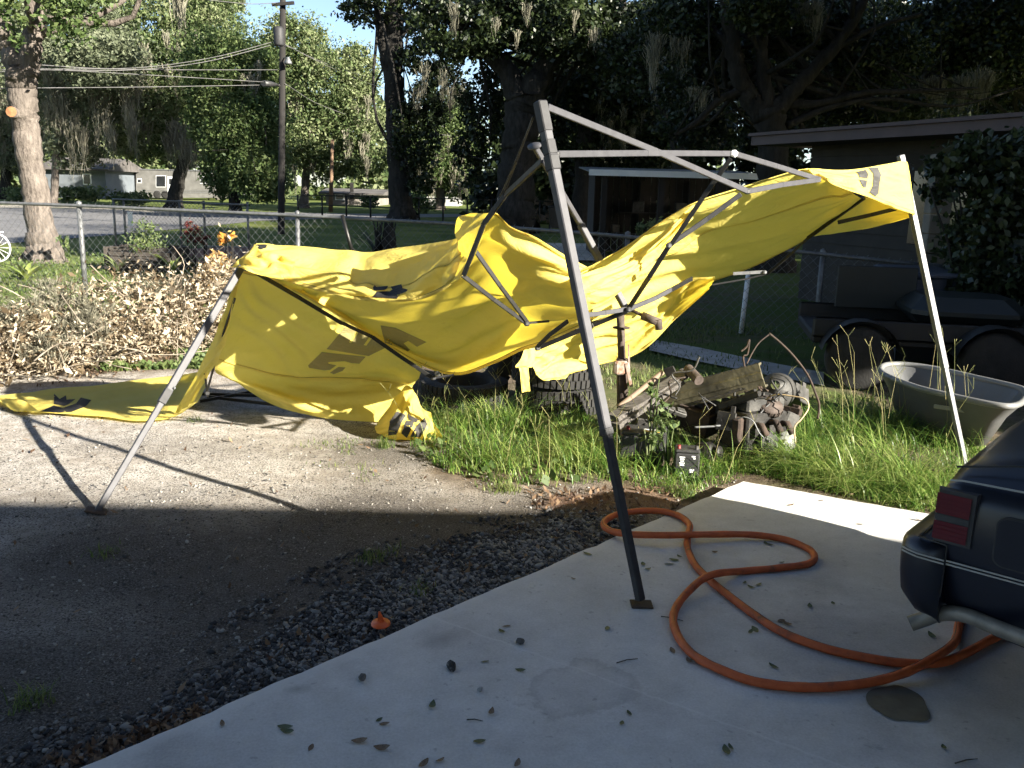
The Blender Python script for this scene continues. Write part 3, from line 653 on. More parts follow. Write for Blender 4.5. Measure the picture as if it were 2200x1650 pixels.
def truss(pts, w=.014, h=.026, mat='alu', name='truss_bar', up=(0, 0, 1)):
    mb = MB()
    for a, c in zip(pts[:-1], pts[1:]): mb.bar(P(*a), P(*c), w, h, up=up, bev=.002)
    return obj(name, mb, M[mat], tent)
def joint(p, r=.016, mat='blackplastic', name='joint'):
    mb = MB(); c = P(*p); mb.box(c, (r * 2.2, r * 1.6, r * 2), Matrix.Rotation(.4, 3, 'Z'), 0, r * .5); return obj(name, mb, M[mat], tent)
T = truss
T([(1176, 230, 3.56), (1412, 326, 4.05), (1606, 411, 4.50)])                 # upper scissor to the right
T([(1198, 331, 3.55), (1390, 329, 4.0), (1576, 330, 4.45)])
T([(1580, 331, 4.45), (1668, 357, 4.72), (1762, 386, 5.0)])
T([(1606, 411, 4.50), (1680, 397, 4.72), (1760, 386, 4.96)])
T([(1570, 340, 4.40), (1510, 425, 4.44), (1440, 528, 4.48)], .012, .022, 'blacktube')
T([(1592, 417, 4.46), (1520, 470, 4.48), (1436, 528, 4.48)], .013, .024, 'aludark')
T([(1438, 527, 4.48), (1395, 595, 4.52), (1351, 662, 4.62)], .013, .024, 'blacktube')
T([(1352, 664, 4.64), (1410, 640, 4.8), (1442, 622, 4.9)], .013, .024, 'alu')
T([(1425, 632, 4.86), (1487, 598, 5.05)], .013, .024, 'blacktube')
T([(1348, 668, 4.64), (1275, 698, 4.68), (1155, 748, 4.75)], .013, .024, 'blacktube')
T([(1345, 664, 4.62), (1300, 672, 4.55), (1250, 678, 4.45)], .013, .024, 'alu')
T([(1220, 690, 4.55), (1180, 720, 4.65), (1152, 748, 4.74)], .012, .022, 'blacktube')
T([(1165, 345, 3.62), (1110, 396, 3.95), (1075, 428, 4.2)], .013, .024, 'aludark')
T([(1085, 420, 4.12), (1040, 480, 4.2), (996, 592, 4.3)], .013, .024, 'blacktube')
T([(1146, 250, 3.58), (1110, 345, 3.85), (1078, 428, 4.18)], .008, .008, 'blacktube')
T([(1142, 262, 3.6), (1100, 365, 3.9), (1070, 432, 4.2)], .006, .006, 'blacktube')
T([(992, 590, 4.38), (1060, 643, 4.5), (1130, 694, 4.62)], .012, .022, 'blacktube')
T([(1022, 540, 4.42), (1075, 615, 4.5), (1134, 694, 4.62)], .012, .022, 'blacktube')
T([(1132, 694, 4.62), (1180, 690, 4.7)], .010, .012, 'blacktube')
T([(540, 580, 5.0), (640, 638, 5.25), (735, 695, 5.4)], .013, .024, 'blacktube')
T([(800, 724, 5.55), (860, 766, 5.58), (930, 812, 5.6)], .013, .024, 'blacktube')
T([(735, 694, 5.42), (800, 724, 5.56)], .012, .022, 'blacktube')
T([(930, 812, 5.6), (975, 806, 5.55)], .010, .014, 'alu')
T([(1858, 424, 5.38), (1800, 465, 5.62), (1735, 512, 5.84)], .013, .024, 'blacktube')
T([(1926, 448, 5.42), (1870, 462, 5.46), (1800, 478, 5.48)], .012, .024, 'blacktube')
T([(1735, 512, 5.84), (1700, 545, 5.95), (1650, 588, 6.1)], .008, .016, 'aludark')
T([(1650, 588, 6.1), (1600, 600, 6.15), (1530, 612, 6.2)], .007, .012, 'aludark')
T([(1574, 588, 5.45), (1610, 586, 5.45), (1643, 584, 5.45)], .016, .02, 'galv')
T([(505, 640, 5.2), (480, 715, 5.42), (445, 840, 5.75)], .010, .016, 'blacktube')
T([(440, 800, 5.75), (446, 852, 5.85)], .012, .02, 'blacktube')
for (a, c) in (((420, 846), (560, 850)), ((430, 862), (540, 842)), ((445, 852), (600, 870))):
    mb = MB(); mb.bar(G(*a, .03), G(*c, .05), .013, .024); obj('truss_bar', mb, M['blacktube'], tent)
for q in ((1606, 411, 4.50), (1351, 665, 4.6), (1132, 695, 4.61), (1437, 528, 4.46), (932, 812, 5.58), (1076, 428, 4.17), (1155, 748, 4.73), (445, 845, 5.78), (1195, 331, 3.53)): joint(q, .014)
joint((1577, 330, 4.43), .017, 'paintwhite'); joint((1412, 326, 4.08), .012, 'aludark'); joint((1643, 585, 5.44), .012, 'galv'); joint((940, 803, 5.55), .016, 'galv')
# short bracket between leg top and first bar
T([(1163, 230, 3.55), (1178, 231, 3.56)], .012, .016, 'blacktube')
based(tent, Vector((.3, 5, 0)))
# ================================================================== trees
def leaf_cloud(centers, size, rg, up=.35, aspect=.5, jit=.45):
    """one rhombic leaf per centre, random attitude"""
    n = len(centers); a = rg.normal(size=(n, 3)); a /= np.linalg.norm(a, axis=1, keepdims=True)
    nrm = rg.normal(size=(n, 3)); nrm[:, 2] += up * 2; nrm -= a * np.sum(nrm * a, 1, keepdims=True); nrm /= np.linalg.norm(nrm, axis=1, keepdims=True) + 1e-9
    bt = np.cross(nrm, a); s = size * (1 + jit * (rg.random((n, 1)) * 2 - 1)); w = s * aspect
    V = np.empty((n, 4, 3)); V[:, 0] = centers - a * s * .5; V[:, 1] = centers + bt * w * .5 - a * s * .05; V[:, 2] = centers + a * s * .5; V[:, 3] = centers - bt * w * .5 - a * s * .05
    return V.reshape(-1, 3), np.arange(n * 4).reshape(n, 4)
def blob_pts(c, r, n, rg, per=26, shell=.45, sig=.16, flat=.7):
    """leaf positions clumped in sprays through an ellipsoid"""
    k = max(3, n // per); d = rg.normal(size=(k, 3)); d /= np.linalg.norm(d, axis=1, keepdims=True)
    rr = (shell + (1 - shell) * rg.random(k)) ** .6; cc = d * rr[:, None]
    cc += rg.normal(size=(k, 3)) * .06
    w = rg.random(k) ** 1.5 + .15; pick = rg.choice(k, n, p=w / w.sum())
    sg = sig * (.5 + rg.random(k))
    q = cc[pick] + rg.normal(size=(n, 3)) * sg[pick][:, None] * np.array([1, 1, flat])
    return np.array(c)[None] + q * np.array(r)[None]
def moss_strands(tops, lens, rg, per=44, spread=.28, w=.012):
    V = []; Fc = []; o = 0
    for t, L in zip(tops, lens):
        for _ in range(per):
            ox, oy = rg.normal(size=2) * spread * L ** .5 * .42; l = L * (.2 + .8 * rg.random() ** 1.6) * math.exp(-(ox * ox + oy * oy) * 3 / L); p = np.array(t) + (ox, oy, rg.normal() * .08 * L); a = rg.random() * 6.28
            s = np.array([math.cos(a), math.sin(a), 0]) * w * (.6 + rg.random()); seg = 4; dr = rg.normal(size=2) * .05 * l
            for i in range(seg + 1):
                f = i / seg; q = p + np.array([dr[0] * f - ox * .75 * f + rg.normal() * .035 * l, dr[1] * f - oy * .75 * f + rg.normal() * .03 * l, -l * f * (1 - .12 * rg.random())]); ww = s * (1 - .75 * f) * (.5 + 1.1 * rg.random()); V += [q - ww, q + ww]
            Fc += [(o + 2 * i, o + 2 * i + 1, o + 2 * i + 3, o + 2 * i + 2) for i in range(seg)]; o += 2 * (seg + 1)
    return np.array(V), np.array(Fc)
def bark(name, c1, c2, scale=7, bs=.9):
    m, nt, b = new_mat(name)
    n = tex(nt, 'Noise', scale, 6, .7, stretch=(1, 1, .35)); n2 = tex(nt, 'Noise', 1.2, 3, .6); v = tex(nt, 'Voronoi', 16., stretch=(1, 1, .3))
    c = ramp(nt, [(.3, c1), (.65, c2)], n.outputs['Fac'])
    c = mixc(nt, ramp(nt, [(.5, (0, 0, 0)), (.62, (.6, .6, .6))], n2.outputs['Fac']), c, [x * .55 for x in c2])
    nt.links.new(c, b.inputs['Base Color']); b.inputs['Roughness'].default_value = .95; b.inputs['Specular IOR Level'].default_value = .1
    n1 = bump(nt, b, n.outputs['Fac'], bs, .05); bump(nt, b, v.outputs['Distance'], .5, .03, n1); return m
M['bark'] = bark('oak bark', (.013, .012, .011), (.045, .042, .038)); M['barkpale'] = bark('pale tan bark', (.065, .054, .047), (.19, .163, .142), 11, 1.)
M['barkgrey'] = bark('lichen grey bark', (.045, .042, .037), (.15, .14, .122))
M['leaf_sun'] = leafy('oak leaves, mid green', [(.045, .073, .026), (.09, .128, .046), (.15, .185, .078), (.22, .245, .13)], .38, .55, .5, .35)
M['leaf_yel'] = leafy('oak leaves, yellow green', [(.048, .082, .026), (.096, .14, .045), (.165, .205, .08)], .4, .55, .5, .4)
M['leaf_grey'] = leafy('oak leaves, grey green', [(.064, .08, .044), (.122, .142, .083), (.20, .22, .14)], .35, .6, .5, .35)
M['leaf_dark'] = leafy('oak leaves, dark green', [(.008, .0145, .006), (.019, .031, .010), (.042, .06, .019)], .28, .42, .5, .5, .5)  # darker copy of the oak leaves, with the shade put into the colour
M['moss'] = leafy('grey hanging moss', [(.13, .125, .092), (.20, .19, .145), (.29, .275, .21)], .25, .9, .5, 1.0, .1)

def limb_tube(mb, path, rg, nsub=6, wob=.12, n=10):
    """path: (x,y,z,r) control points, smoothed and roughened"""
    A = cat_rom(np.array(path, float), (len(path) - 1) * nsub + 1)
    A[1:-1, :3] += rg.normal(size=(len(A) - 2, 3)) * A[1:-1, 3:4] * wob
    A[:, 3] *= 1 + rg.normal(size=len(A)) * .05
    mb.tube([tuple(a[:3]) for a in A], [max(.004, a[3]) for a in A], n); return A
def pxr(px, py, Y, wpx): p = P(px, py, Y); return (p.x, p.y, p.z, wpx / F_PX * Y / 2)
def tree(name, label, trunk, limbs=(), blobs=(), leaf=.2, lm='leaf_sun', bm='bark', moss=(), seed=0, group=None, cat='tree', twigs=0, mul=1., per=26, sig=.16, aspect=.5, up=.35, mossw=.008):
    rg = np.random.default_rng(seed); t = root(name, label, cat, group)
    mb = MB(); A = limb_tube(mb, trunk, rg, 8, .05, 14)
    ends = []
    for l in limbs: L = limb_tube(mb, l, rg, 6, .10, 9); ends.append(L)
    # secondary branches reaching into the crown
    tips = [a for L in ends for a in L[len(L) // 3::3]] or list(A[-3:])
    bc = [np.array(b_[0]) for b_ in blobs]
    for q in range(twigs):
        a = tips[rg.integers(len(tips))]; c = bc[rg.integers(len(bc))] + rg.normal(size=3) * .8
        d = c - a[:3]; Ld = np.linalg.norm(d)
        if Ld > 9: continue
        r0 = min(a[3] * .5, .09); mid_ = a[:3] + d * .5 + rg.normal(size=3) * Ld * .12
        limb_tube(mb, [(*a[:3], r0), (*mid_, r0 * .6), (*c, r0 * .2)], rg, 4, .2, 6)
    obj('trunk', mb, M[bm], t)
    if blobs:
        pts = np.concatenate([blob_pts(b_[0], b_[1], int(b_[2] * mul), rg, per, sig=sig) for b_ in blobs])
        V, Fc = leaf_cloud(pts, leaf, rg, up, aspect); put('crown', fast_mesh('crown', V, Fc, False, [M[lm]]), t)
    if moss:
        V, Fc = moss_strands([m_[0] for m_ in moss], [m_[1] for m_ in moss], rg, w=mossw); put('hanging_moss', fast_mesh('hanging_moss', V, Fc, False, [M['moss']]), t, kind='stuff')
    based(t, Vector(trunk[0][:3])); return t
def BL(px, py, Y, rx, rz, n, ry=None):
    c = P(px, py, Y); k = Y / F_PX; return ((c.x, c.y, c.z), (rx * k, (ry if ry else rx * k * .8), rz * k), n)
def MS(px, py, Y, lpx): return (tuple(P(px, py, Y)), lpx / F_PX * Y)
def base_of(px, Y): p = P(px, 420, Y); return p.x, p.y

def mtree(name, label, Y, trunk, limbs, blobs, moss=(), **kw):
    """everything given in survey pixels at depth Y"""
    tr = [pxr(x, y, Y, w) for x, y, w in trunk]; x, y, z, r = tr[0]; tr = [(x, y, -.15, r * 1.35), (x, y, max(z, .12), r * 1.02)] + tr[1:]
    lim = [[pxr(q[0], q[1], Y + (q[3] if len(q) > 3 else 0), q[2]) for q in l] for l in limbs]
    bl = [BL(b_[0], b_[1], Y + b_[5] if len(b_) > 5 else Y, b_[2], b_[3], b_[4]) for b_ in blobs]
    ms = [MS(m_[0], m_[1], Y + (m_[3] if len(m_) > 3 else -1.5), m_[2]) for m_ in moss]
    return tree(name, label, tr, lim, bl, moss=ms, **kw)
rm = random.Random(4)
def mossrow(x0, x1, y0, y1, n, l0, l1, dy=-1.5): return [(rm.uniform(x0, x1), rm.uniform(y0, y1), rm.uniform(l0, l1), dy) for _ in range(n)]

# near oak at the left edge
mtree('oak_tree', 'thick pale leaning oak trunk with a sawn branch stub, forked at the top', 18.3,
      [(96, 566, 72), (90, 505, 58), (76, 410, 53), (62, 330, 52), (52, 250, 53), (46, 190, 58), (50, 140, 64)],
      [[(58, 165, 50), (68, 100, 42), (76, 30, 38), (80, -60, 34), (95, -200, 26)], [(44, 150, 52), (22, 100, 46), (-8, 50, 46), (-40, -20, 42), (-80, -160, 30)]],
      [(150, 20, 60, 60, 900, -1), (195, -30, 70, 50, 700, 0), (20, 40, 40, 45, 350, -1.5), (0, -230, 300, 130, 5000, 1), (230, -190, 220, 90, 3000, 0)],
      leaf=.12, lm='leaf_yel', bm='barkpale', seed=3, twigs=8, sig=.22)
cut = P(24, 240, 17.95); mb = MB(); mb.tube([P(40, 246, 18.3), P(24, 240, 17.93)], [.12, .10], 14); mb2 = obj('branch_stub', mb, M['barkpale'], bpy.data.objects['oak_tree']); mb2.matrix_parent_inverse = bpy.data.objects['oak_tree'].matrix_world.inverted()
mb = MB(); dcut = (P(24, 240, 17.93) - P(40, 246, 18.3)).normalized(); mb.lathe([(0, .004), (.085, .004), (.10, .0)], P(24, 240, 17.925), 14, dcut.to_track_quat('Z', 'Y').to_matrix()); o = obj('sawn_face', mb, surf('fresh sawn wood', (.20, .075, .03), (.30, .14, .06), 20, .8, .1), bpy.data.objects['oak_tree']); o.matrix_parent_inverse = bpy.data.objects['oak_tree'].matrix_world.inverted()

GRP = 'moss hung oaks across the road'
mtree('oak_tree', 'slim pale trunk of a mossy oak beside the near leaning trunk', 58,
      [(116, 436, 17), (119, 370, 15), (124, 300, 14), (136, 230, 12)], [[(124, 300, 9), (105, 230, 7), (95, 160, 5)], [(136, 230, 9), (165, 160, 7), (200, 110, 4)], [(130, 260, 8), (210, 190, 6), (270, 140, 4)]],
      [(150, 70, 120, 80, 7000), (90, 180, 70, 80, 3200), (215, 210, 70, 60, 3000), (160, 310, 55, 50, 1500), (215, 130, 90, 60, 3500, -3)], mossrow(90, 300, 110, 290, 40, 50, 130), leaf=.23, mul=2.1, lm='leaf_grey', bm='barkpale', seed=11, group=GRP, twigs=20, mossw=.02)
mtree('oak_tree', 'moss draped oak standing in front of the camper trailer', 60,
      [(374, 442, 34), (383, 385, 26), (398, 335, 24), (405, 270, 22)], [[(398, 320, 16), (350, 250, 12), (300, 190, 8)], [(405, 270, 16), (440, 200, 12), (460, 120, 8)], [(405, 270, 14), (390, 180, 10), (360, 80, 7)]],
      [(330, 215, 95, 70, 5500), (330, 60, 110, 70, 6000, 2), (430, 180, 85, 90, 5500), (255, 120, 80, 70, 3500), (300, 300, 70, 45, 2200), (440, 40, 90, 60, 4000, 3)],
      mossrow(358, 400, 255, 295, 16, 60, 95) + mossrow(405, 440, 270, 310, 14, 50, 85) + [(378, -10, 110, -8), (384, -6, 100, -8), (390, -8, 80, -8)] + mossrow(240, 330, 90, 260, 16, 40, 100) + mossrow(340, 470, 60, 200, 12, 40, 80), leaf=.23, mul=2.1, lm='leaf_sun', bm='bark', seed=12, group=GRP, twigs=26, mossw=.02)
mtree('oak_tree', 'dense bright green oak with foliage down to the lawn, beside the utility pole', 53,
      [(505, 448, 26), (500, 380, 22), (490, 300, 20)], [[(490, 300, 14), (530, 220, 10), (560, 150, 6)], [(490, 300, 14), (450, 220, 10), (430, 140, 6)]],
      [(485, 170, 85, 95, 8000), (530, 290, 85, 85, 8000, -1), (555, 375, 62, 55, 4500, -2), (475, 360, 40, 60, 2600, -1), (560, 180, 50, 70, 3000), (450, 260, 45, 60, 2500)], mossrow(440, 560, 120, 260, 8, 30, 60), leaf=.21, mul=2.0, lm='leaf_yel', seed=13, group=GRP, twigs=18, mossw=.024)
mtree('oak_tree', 'grey green oak right behind the utility pole, short pale trunk', 68,
      [(652, 446, 22), (655, 410, 18), (660, 350, 16)], [[(660, 350, 12), (620, 260, 9), (600, 150, 6)], [(660, 350, 12), (710, 260, 9), (740, 160, 6)]],
      [(630, 110, 75, 70, 5500), (700, 190, 90, 80, 7000), (760, 260, 60, 90, 4500), (660, 290, 90, 70, 5500), (720, 340, 70, 50, 3000), (770, 150, 40, 60, 2000)], mossrow(620, 800, 180, 360, 18, 30, 70), leaf=.25, mul=2.0, lm='leaf_sun', bm='barkpale', seed=14, group=GRP, twigs=18, mossw=.022)
mtree('oak_tree', 'light green mossy oak seen between the two dark trunks', 74,
      [(945, 446, 24), (947, 410, 20), (950, 360, 18)], [[(950, 360, 12), (910, 300, 8), (890, 240, 5)], [(950, 360, 12), (990, 300, 8), (1010, 230, 5)]],
      [(935, 330, 75, 60, 5000), (985, 290, 55, 60, 3500), (900, 380, 45, 45, 2200), (990, 390, 50, 40, 2200), (960, 240, 50, 40, 2000)], mossrow(890, 1010, 290, 390, 22, 35, 75), leaf=.25, mul=2.0, lm='leaf_yel', bm='barkpale', seed=15, group=GRP, twigs=12, mossw=.022)
mtree('oak_tree', 'shaded oak at the far left behind the leaning trunk', 72,
      [(10, 436, 22), (14, 360, 18), (20, 280, 16)], [[(20, 280, 12), (-30, 200, 8), (-60, 120, 5)], [(20, 280, 12), (60, 200, 8), (100, 130, 5)]],
      [(0, 120, 110, 100, 6000), (-80, 240, 90, 90, 4000), (60, 260, 70, 70, 3500), (20, 340, 60, 40, 1800)], mossrow(-20, 100, 160, 320, 24, 40, 100), leaf=.25, mul=2.0, lm='leaf_grey', seed=16, group=GRP, twigs=12, mossw=.022)
mtree('pine_tree', 'thin tall tree top rising above the mossy oaks', 95,
      [(470, 440, 12), (466, 200, 9), (462, 20, 6)], [[(464, 100, 5), (440, 50, 3)], [(463, 60, 5), (490, 20, 3)]],
      [(462, 10, 45, 28, 1600), (430, 40, 30, 20, 700), (500, 5, 30, 20, 700)], mossrow(430, 490, 20, 50, 6, 20, 40), leaf=.45, lm='leaf_grey', bm='barkgrey', seed=17, twigs=4, mossw=.022)

# shaded oaks in the middle
MID = 'dark shaded oaks behind the tent'
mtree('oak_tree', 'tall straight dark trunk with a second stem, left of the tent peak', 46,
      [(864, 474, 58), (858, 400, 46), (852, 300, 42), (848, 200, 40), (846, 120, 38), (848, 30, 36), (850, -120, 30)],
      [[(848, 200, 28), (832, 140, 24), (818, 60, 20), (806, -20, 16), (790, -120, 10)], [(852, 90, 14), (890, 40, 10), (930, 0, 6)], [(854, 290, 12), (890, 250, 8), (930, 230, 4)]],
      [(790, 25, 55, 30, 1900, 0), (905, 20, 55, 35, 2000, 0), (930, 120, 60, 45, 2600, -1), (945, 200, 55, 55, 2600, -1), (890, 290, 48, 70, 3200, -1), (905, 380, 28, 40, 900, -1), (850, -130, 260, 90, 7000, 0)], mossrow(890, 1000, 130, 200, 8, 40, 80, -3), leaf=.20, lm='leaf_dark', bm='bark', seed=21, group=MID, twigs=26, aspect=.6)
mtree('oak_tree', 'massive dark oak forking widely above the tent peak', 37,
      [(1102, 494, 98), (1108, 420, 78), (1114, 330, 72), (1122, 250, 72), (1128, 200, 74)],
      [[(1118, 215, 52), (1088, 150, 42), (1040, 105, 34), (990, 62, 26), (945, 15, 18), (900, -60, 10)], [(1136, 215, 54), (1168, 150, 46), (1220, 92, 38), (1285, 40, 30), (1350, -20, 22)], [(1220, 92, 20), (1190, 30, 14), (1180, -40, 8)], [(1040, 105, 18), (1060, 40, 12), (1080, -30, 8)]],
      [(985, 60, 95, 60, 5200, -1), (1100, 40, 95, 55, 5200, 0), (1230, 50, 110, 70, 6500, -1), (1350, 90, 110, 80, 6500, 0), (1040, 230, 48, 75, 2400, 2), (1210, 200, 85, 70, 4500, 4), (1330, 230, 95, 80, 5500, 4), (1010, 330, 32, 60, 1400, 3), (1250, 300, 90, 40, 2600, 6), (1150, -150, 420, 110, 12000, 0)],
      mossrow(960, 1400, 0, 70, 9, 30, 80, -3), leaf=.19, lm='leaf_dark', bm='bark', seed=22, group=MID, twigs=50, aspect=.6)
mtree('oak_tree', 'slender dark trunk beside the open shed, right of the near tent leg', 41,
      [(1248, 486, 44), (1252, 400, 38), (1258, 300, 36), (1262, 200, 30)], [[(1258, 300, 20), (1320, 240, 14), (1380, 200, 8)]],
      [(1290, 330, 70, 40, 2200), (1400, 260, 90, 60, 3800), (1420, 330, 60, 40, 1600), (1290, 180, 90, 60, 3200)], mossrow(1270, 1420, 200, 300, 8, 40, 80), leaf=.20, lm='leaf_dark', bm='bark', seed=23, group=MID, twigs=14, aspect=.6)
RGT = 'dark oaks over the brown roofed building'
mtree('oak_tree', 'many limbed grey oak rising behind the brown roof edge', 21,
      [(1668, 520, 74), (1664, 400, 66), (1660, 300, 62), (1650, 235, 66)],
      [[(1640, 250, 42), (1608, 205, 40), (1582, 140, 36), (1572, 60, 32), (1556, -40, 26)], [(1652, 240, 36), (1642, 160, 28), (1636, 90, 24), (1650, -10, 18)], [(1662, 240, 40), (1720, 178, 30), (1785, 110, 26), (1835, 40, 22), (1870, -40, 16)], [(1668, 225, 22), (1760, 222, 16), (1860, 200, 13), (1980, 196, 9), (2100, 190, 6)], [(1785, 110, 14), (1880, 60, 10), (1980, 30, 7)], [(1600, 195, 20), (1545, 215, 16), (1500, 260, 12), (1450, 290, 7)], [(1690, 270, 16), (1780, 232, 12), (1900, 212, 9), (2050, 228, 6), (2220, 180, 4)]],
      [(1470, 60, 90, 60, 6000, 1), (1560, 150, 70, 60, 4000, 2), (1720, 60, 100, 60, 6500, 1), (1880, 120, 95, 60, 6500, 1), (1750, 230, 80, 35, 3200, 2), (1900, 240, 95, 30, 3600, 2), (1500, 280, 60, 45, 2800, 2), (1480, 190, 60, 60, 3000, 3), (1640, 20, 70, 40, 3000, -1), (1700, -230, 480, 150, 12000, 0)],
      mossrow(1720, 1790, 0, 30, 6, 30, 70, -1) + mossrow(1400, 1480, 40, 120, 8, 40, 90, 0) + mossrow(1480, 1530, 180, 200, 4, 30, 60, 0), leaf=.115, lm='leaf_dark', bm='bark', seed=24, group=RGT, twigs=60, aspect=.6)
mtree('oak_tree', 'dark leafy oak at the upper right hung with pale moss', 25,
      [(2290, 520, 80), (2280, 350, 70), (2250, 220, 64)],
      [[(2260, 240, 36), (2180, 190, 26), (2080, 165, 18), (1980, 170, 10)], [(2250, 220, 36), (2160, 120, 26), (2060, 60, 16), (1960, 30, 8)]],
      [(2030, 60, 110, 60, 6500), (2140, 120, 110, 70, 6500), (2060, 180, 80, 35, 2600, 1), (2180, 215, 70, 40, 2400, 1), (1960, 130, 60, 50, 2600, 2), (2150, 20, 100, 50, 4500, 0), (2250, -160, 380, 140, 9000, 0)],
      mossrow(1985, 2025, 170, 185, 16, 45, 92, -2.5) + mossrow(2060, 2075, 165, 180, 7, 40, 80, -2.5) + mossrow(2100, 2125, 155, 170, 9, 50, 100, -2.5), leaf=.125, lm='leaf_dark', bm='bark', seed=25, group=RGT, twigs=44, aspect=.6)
mtree('oak_tree', 'leafy oak filling the gap behind the forked trunks', 33,
      [(1470, 500, 50), (1465, 380, 42), (1455, 280, 36)], [[(1455, 280, 22), (1400, 200, 14), (1370, 120, 8)], [(1455, 280, 22), (1520, 180, 14), (1560, 100, 8)]],
      [(1420, 130, 110, 80, 5500), (1560, 90, 110, 80, 5500, 2), (1700, 150, 110, 70, 5000, 3), (1850, 60, 120, 70, 5000, 4), (1500, 260, 80, 60, 3000), (1850, 190, 120, 60, 4500, 4), (2050, 240, 140, 40, 4500, 4)], mossrow(1380, 1600, 100, 250, 10, 40, 90), leaf=.18, lm='leaf_dark', bm='bark', seed=26, group=RGT, twigs=24, aspect=.6)

# distant wood, one mass of foliage and stems
rgw = np.random.default_rng(99); pts = []
for q in range(96):
    x = rgw.uniform(-1150, 1500); top_ = 60 + 90 * rgw.random() + (120 if 520 < x < 620 or 720 < x < 1040 else 0); Yw = rgw.uniform(100, 135)
    for yy in np.arange(top_ + 60, 430, 70):
        bq = BL(x + rgw.normal() * 25, yy + rgw.normal() * 15, Yw, 60, 48, 420); pts.append(blob_pts(*bq[:2], bq[2], rgw))
V, Fc = leaf_cloud(np.concatenate(pts), .75, rgw, .35, .6)
put('distant_wood', fast_mesh('distant_wood', V, Fc, False, [M['leaf_sun']]), kind='stuff', label='far wood of mixed trees behind the houses')

pts = []
for q in range(64):
    x = rgw.uniform(1060, 3000); Yw = rgw.uniform(46, 62)
    for yy in np.arange(60, 450, 62):
        bq = BL(x + rgw.normal() * 25, yy + rgw.normal() * 15, Yw, 70, 52, 330); pts.append(blob_pts(*bq[:2], bq[2], rgw))
V, Fc = leaf_cloud(np.concatenate(pts), .42, rgw, .35, .7)
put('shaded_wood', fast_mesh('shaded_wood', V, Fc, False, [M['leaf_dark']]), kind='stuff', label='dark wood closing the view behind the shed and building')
# big oaks of the neighbouring lots, out to the right of the view
NB = 'neighbouring oaks that shade the side yard'
def bigtree(x, y, h, r, seed, lab):
    rg = np.random.default_rng(seed); bl = []
    for q in range(9):
        a = q * 2.4; rr = r * .55 * (q / 9) ** .5; bl.append(((x + math.cos(a) * rr, y + math.sin(a) * rr, h * (.45 + .38 * rg.random())), (r * .5, r * .5, h * .17), 1500))
    lim = [[(x, y, h * .3, .3), (x + math.cos(a) * r * .4, y + math.sin(a) * r * .4, h * .55, .18), (x + math.cos(a) * r * .7, y + math.sin(a) * r * .7, h * .7, .08)] for a in (0, 1.6, 3.1, 4.6)]
    tree('oak_tree', lab, [(x, y, -.1, .5), (x, y, h * .15, .4), (x + .2, y, h * .35, .34), (x, y, h * .6, .2)], lim, bl, leaf=.6, lm='leaf_dark', seed=seed, group=NB, aspect=.7)
bigtree(13.5, 4.4, 9, 4.0, 41, 'oak of the next lot right beside the house'); bigtree(18, 12, 15, 7.5, 42, 'broad oak of the next lot behind the brown roofed building')
bigtree(24, 21, 19, 8.5, 43, 'tall oak standing deep in the next lot'); bigtree(32, 33, 21, 9.5, 44, 'tallest oak at the back of the next lot'); bigtree(23, 5, 17, 6.5, 45, 'oak at the front of the next lot')

def overhead():  # unseen oak added behind the viewpoint to cut the skylight
    rg = np.random.default_rng(55); bl = []
    for q in range(22): a = q * 2.4; rr = 9.0 * (q / 22) ** .5; bl.append(((-5 + math.cos(a) * rr, -5 + math.sin(a) * rr, 8.5 + 2.5 * rg.random()), (2.6, 2.6, 1.6), 1500))
    lim = [[(-8, -8, 4, .3), (-8 + math.cos(a) * 3.5, -8 + math.sin(a) * 3.5, 7, .2), (-5 + math.cos(a) * 7, -5 + math.sin(a) * 7, 9, .08)] for a in (0, 1.2, 2.5, 3.8, 5.1)]
    tree('oak_tree', 'added unseen oak behind the viewpoint, blocking skylight', [(-8, -8, -.1, .5), (-8, -8, 1.5, .42), (-8, -8, 4, .38), (-7, -7, 8, .2)], lim, bl, leaf=.55, lm='leaf_dark', seed=55, group=NB, aspect=.7)
overhead()
def yard_cover_oak():  # unseen oak added above the side yard to deepen its shade
    rg = np.random.default_rng(56); bl = []
    for q in range(12): a = q * 2.4; rr = 3.6 * (q / 12) ** .5; bl.append(((7.6 + math.cos(a) * rr, 13.0 + math.sin(a) * rr * .8, 7.4 + 2.0 * rg.random()), (1.7, 1.7, 1.0), 1300))
    for (x, y, z) in ((4.3, 8.6, 5.0), (5.4, 9.6, 5.4), (6.6, 9.0, 5.2), (5.0, 10.6, 5.8), (7.4, 10.4, 5.6), (8.4, 8.8, 5.4)): bl.append(((x, y, z), (1.2, 1.1, .5), 800))
    tree('oak_tree', 'added unseen oak over the side yard, darkening the brown roofed building', [(11.5, 10.5, -.1, .4), (11.4, 10.6, 1.5, .34), (10.8, 11, 3.6, .3), (9, 12.4, 5.8, .16)], [[(10.8, 11, 3.6, .2), (8.5, 13.5, 5.6, .12), (6.5, 14.5, 6.2, .05)]], bl, leaf=.42, lm='leaf_dark', seed=56, group=NB, aspect=.7)
yard_cover_oak()
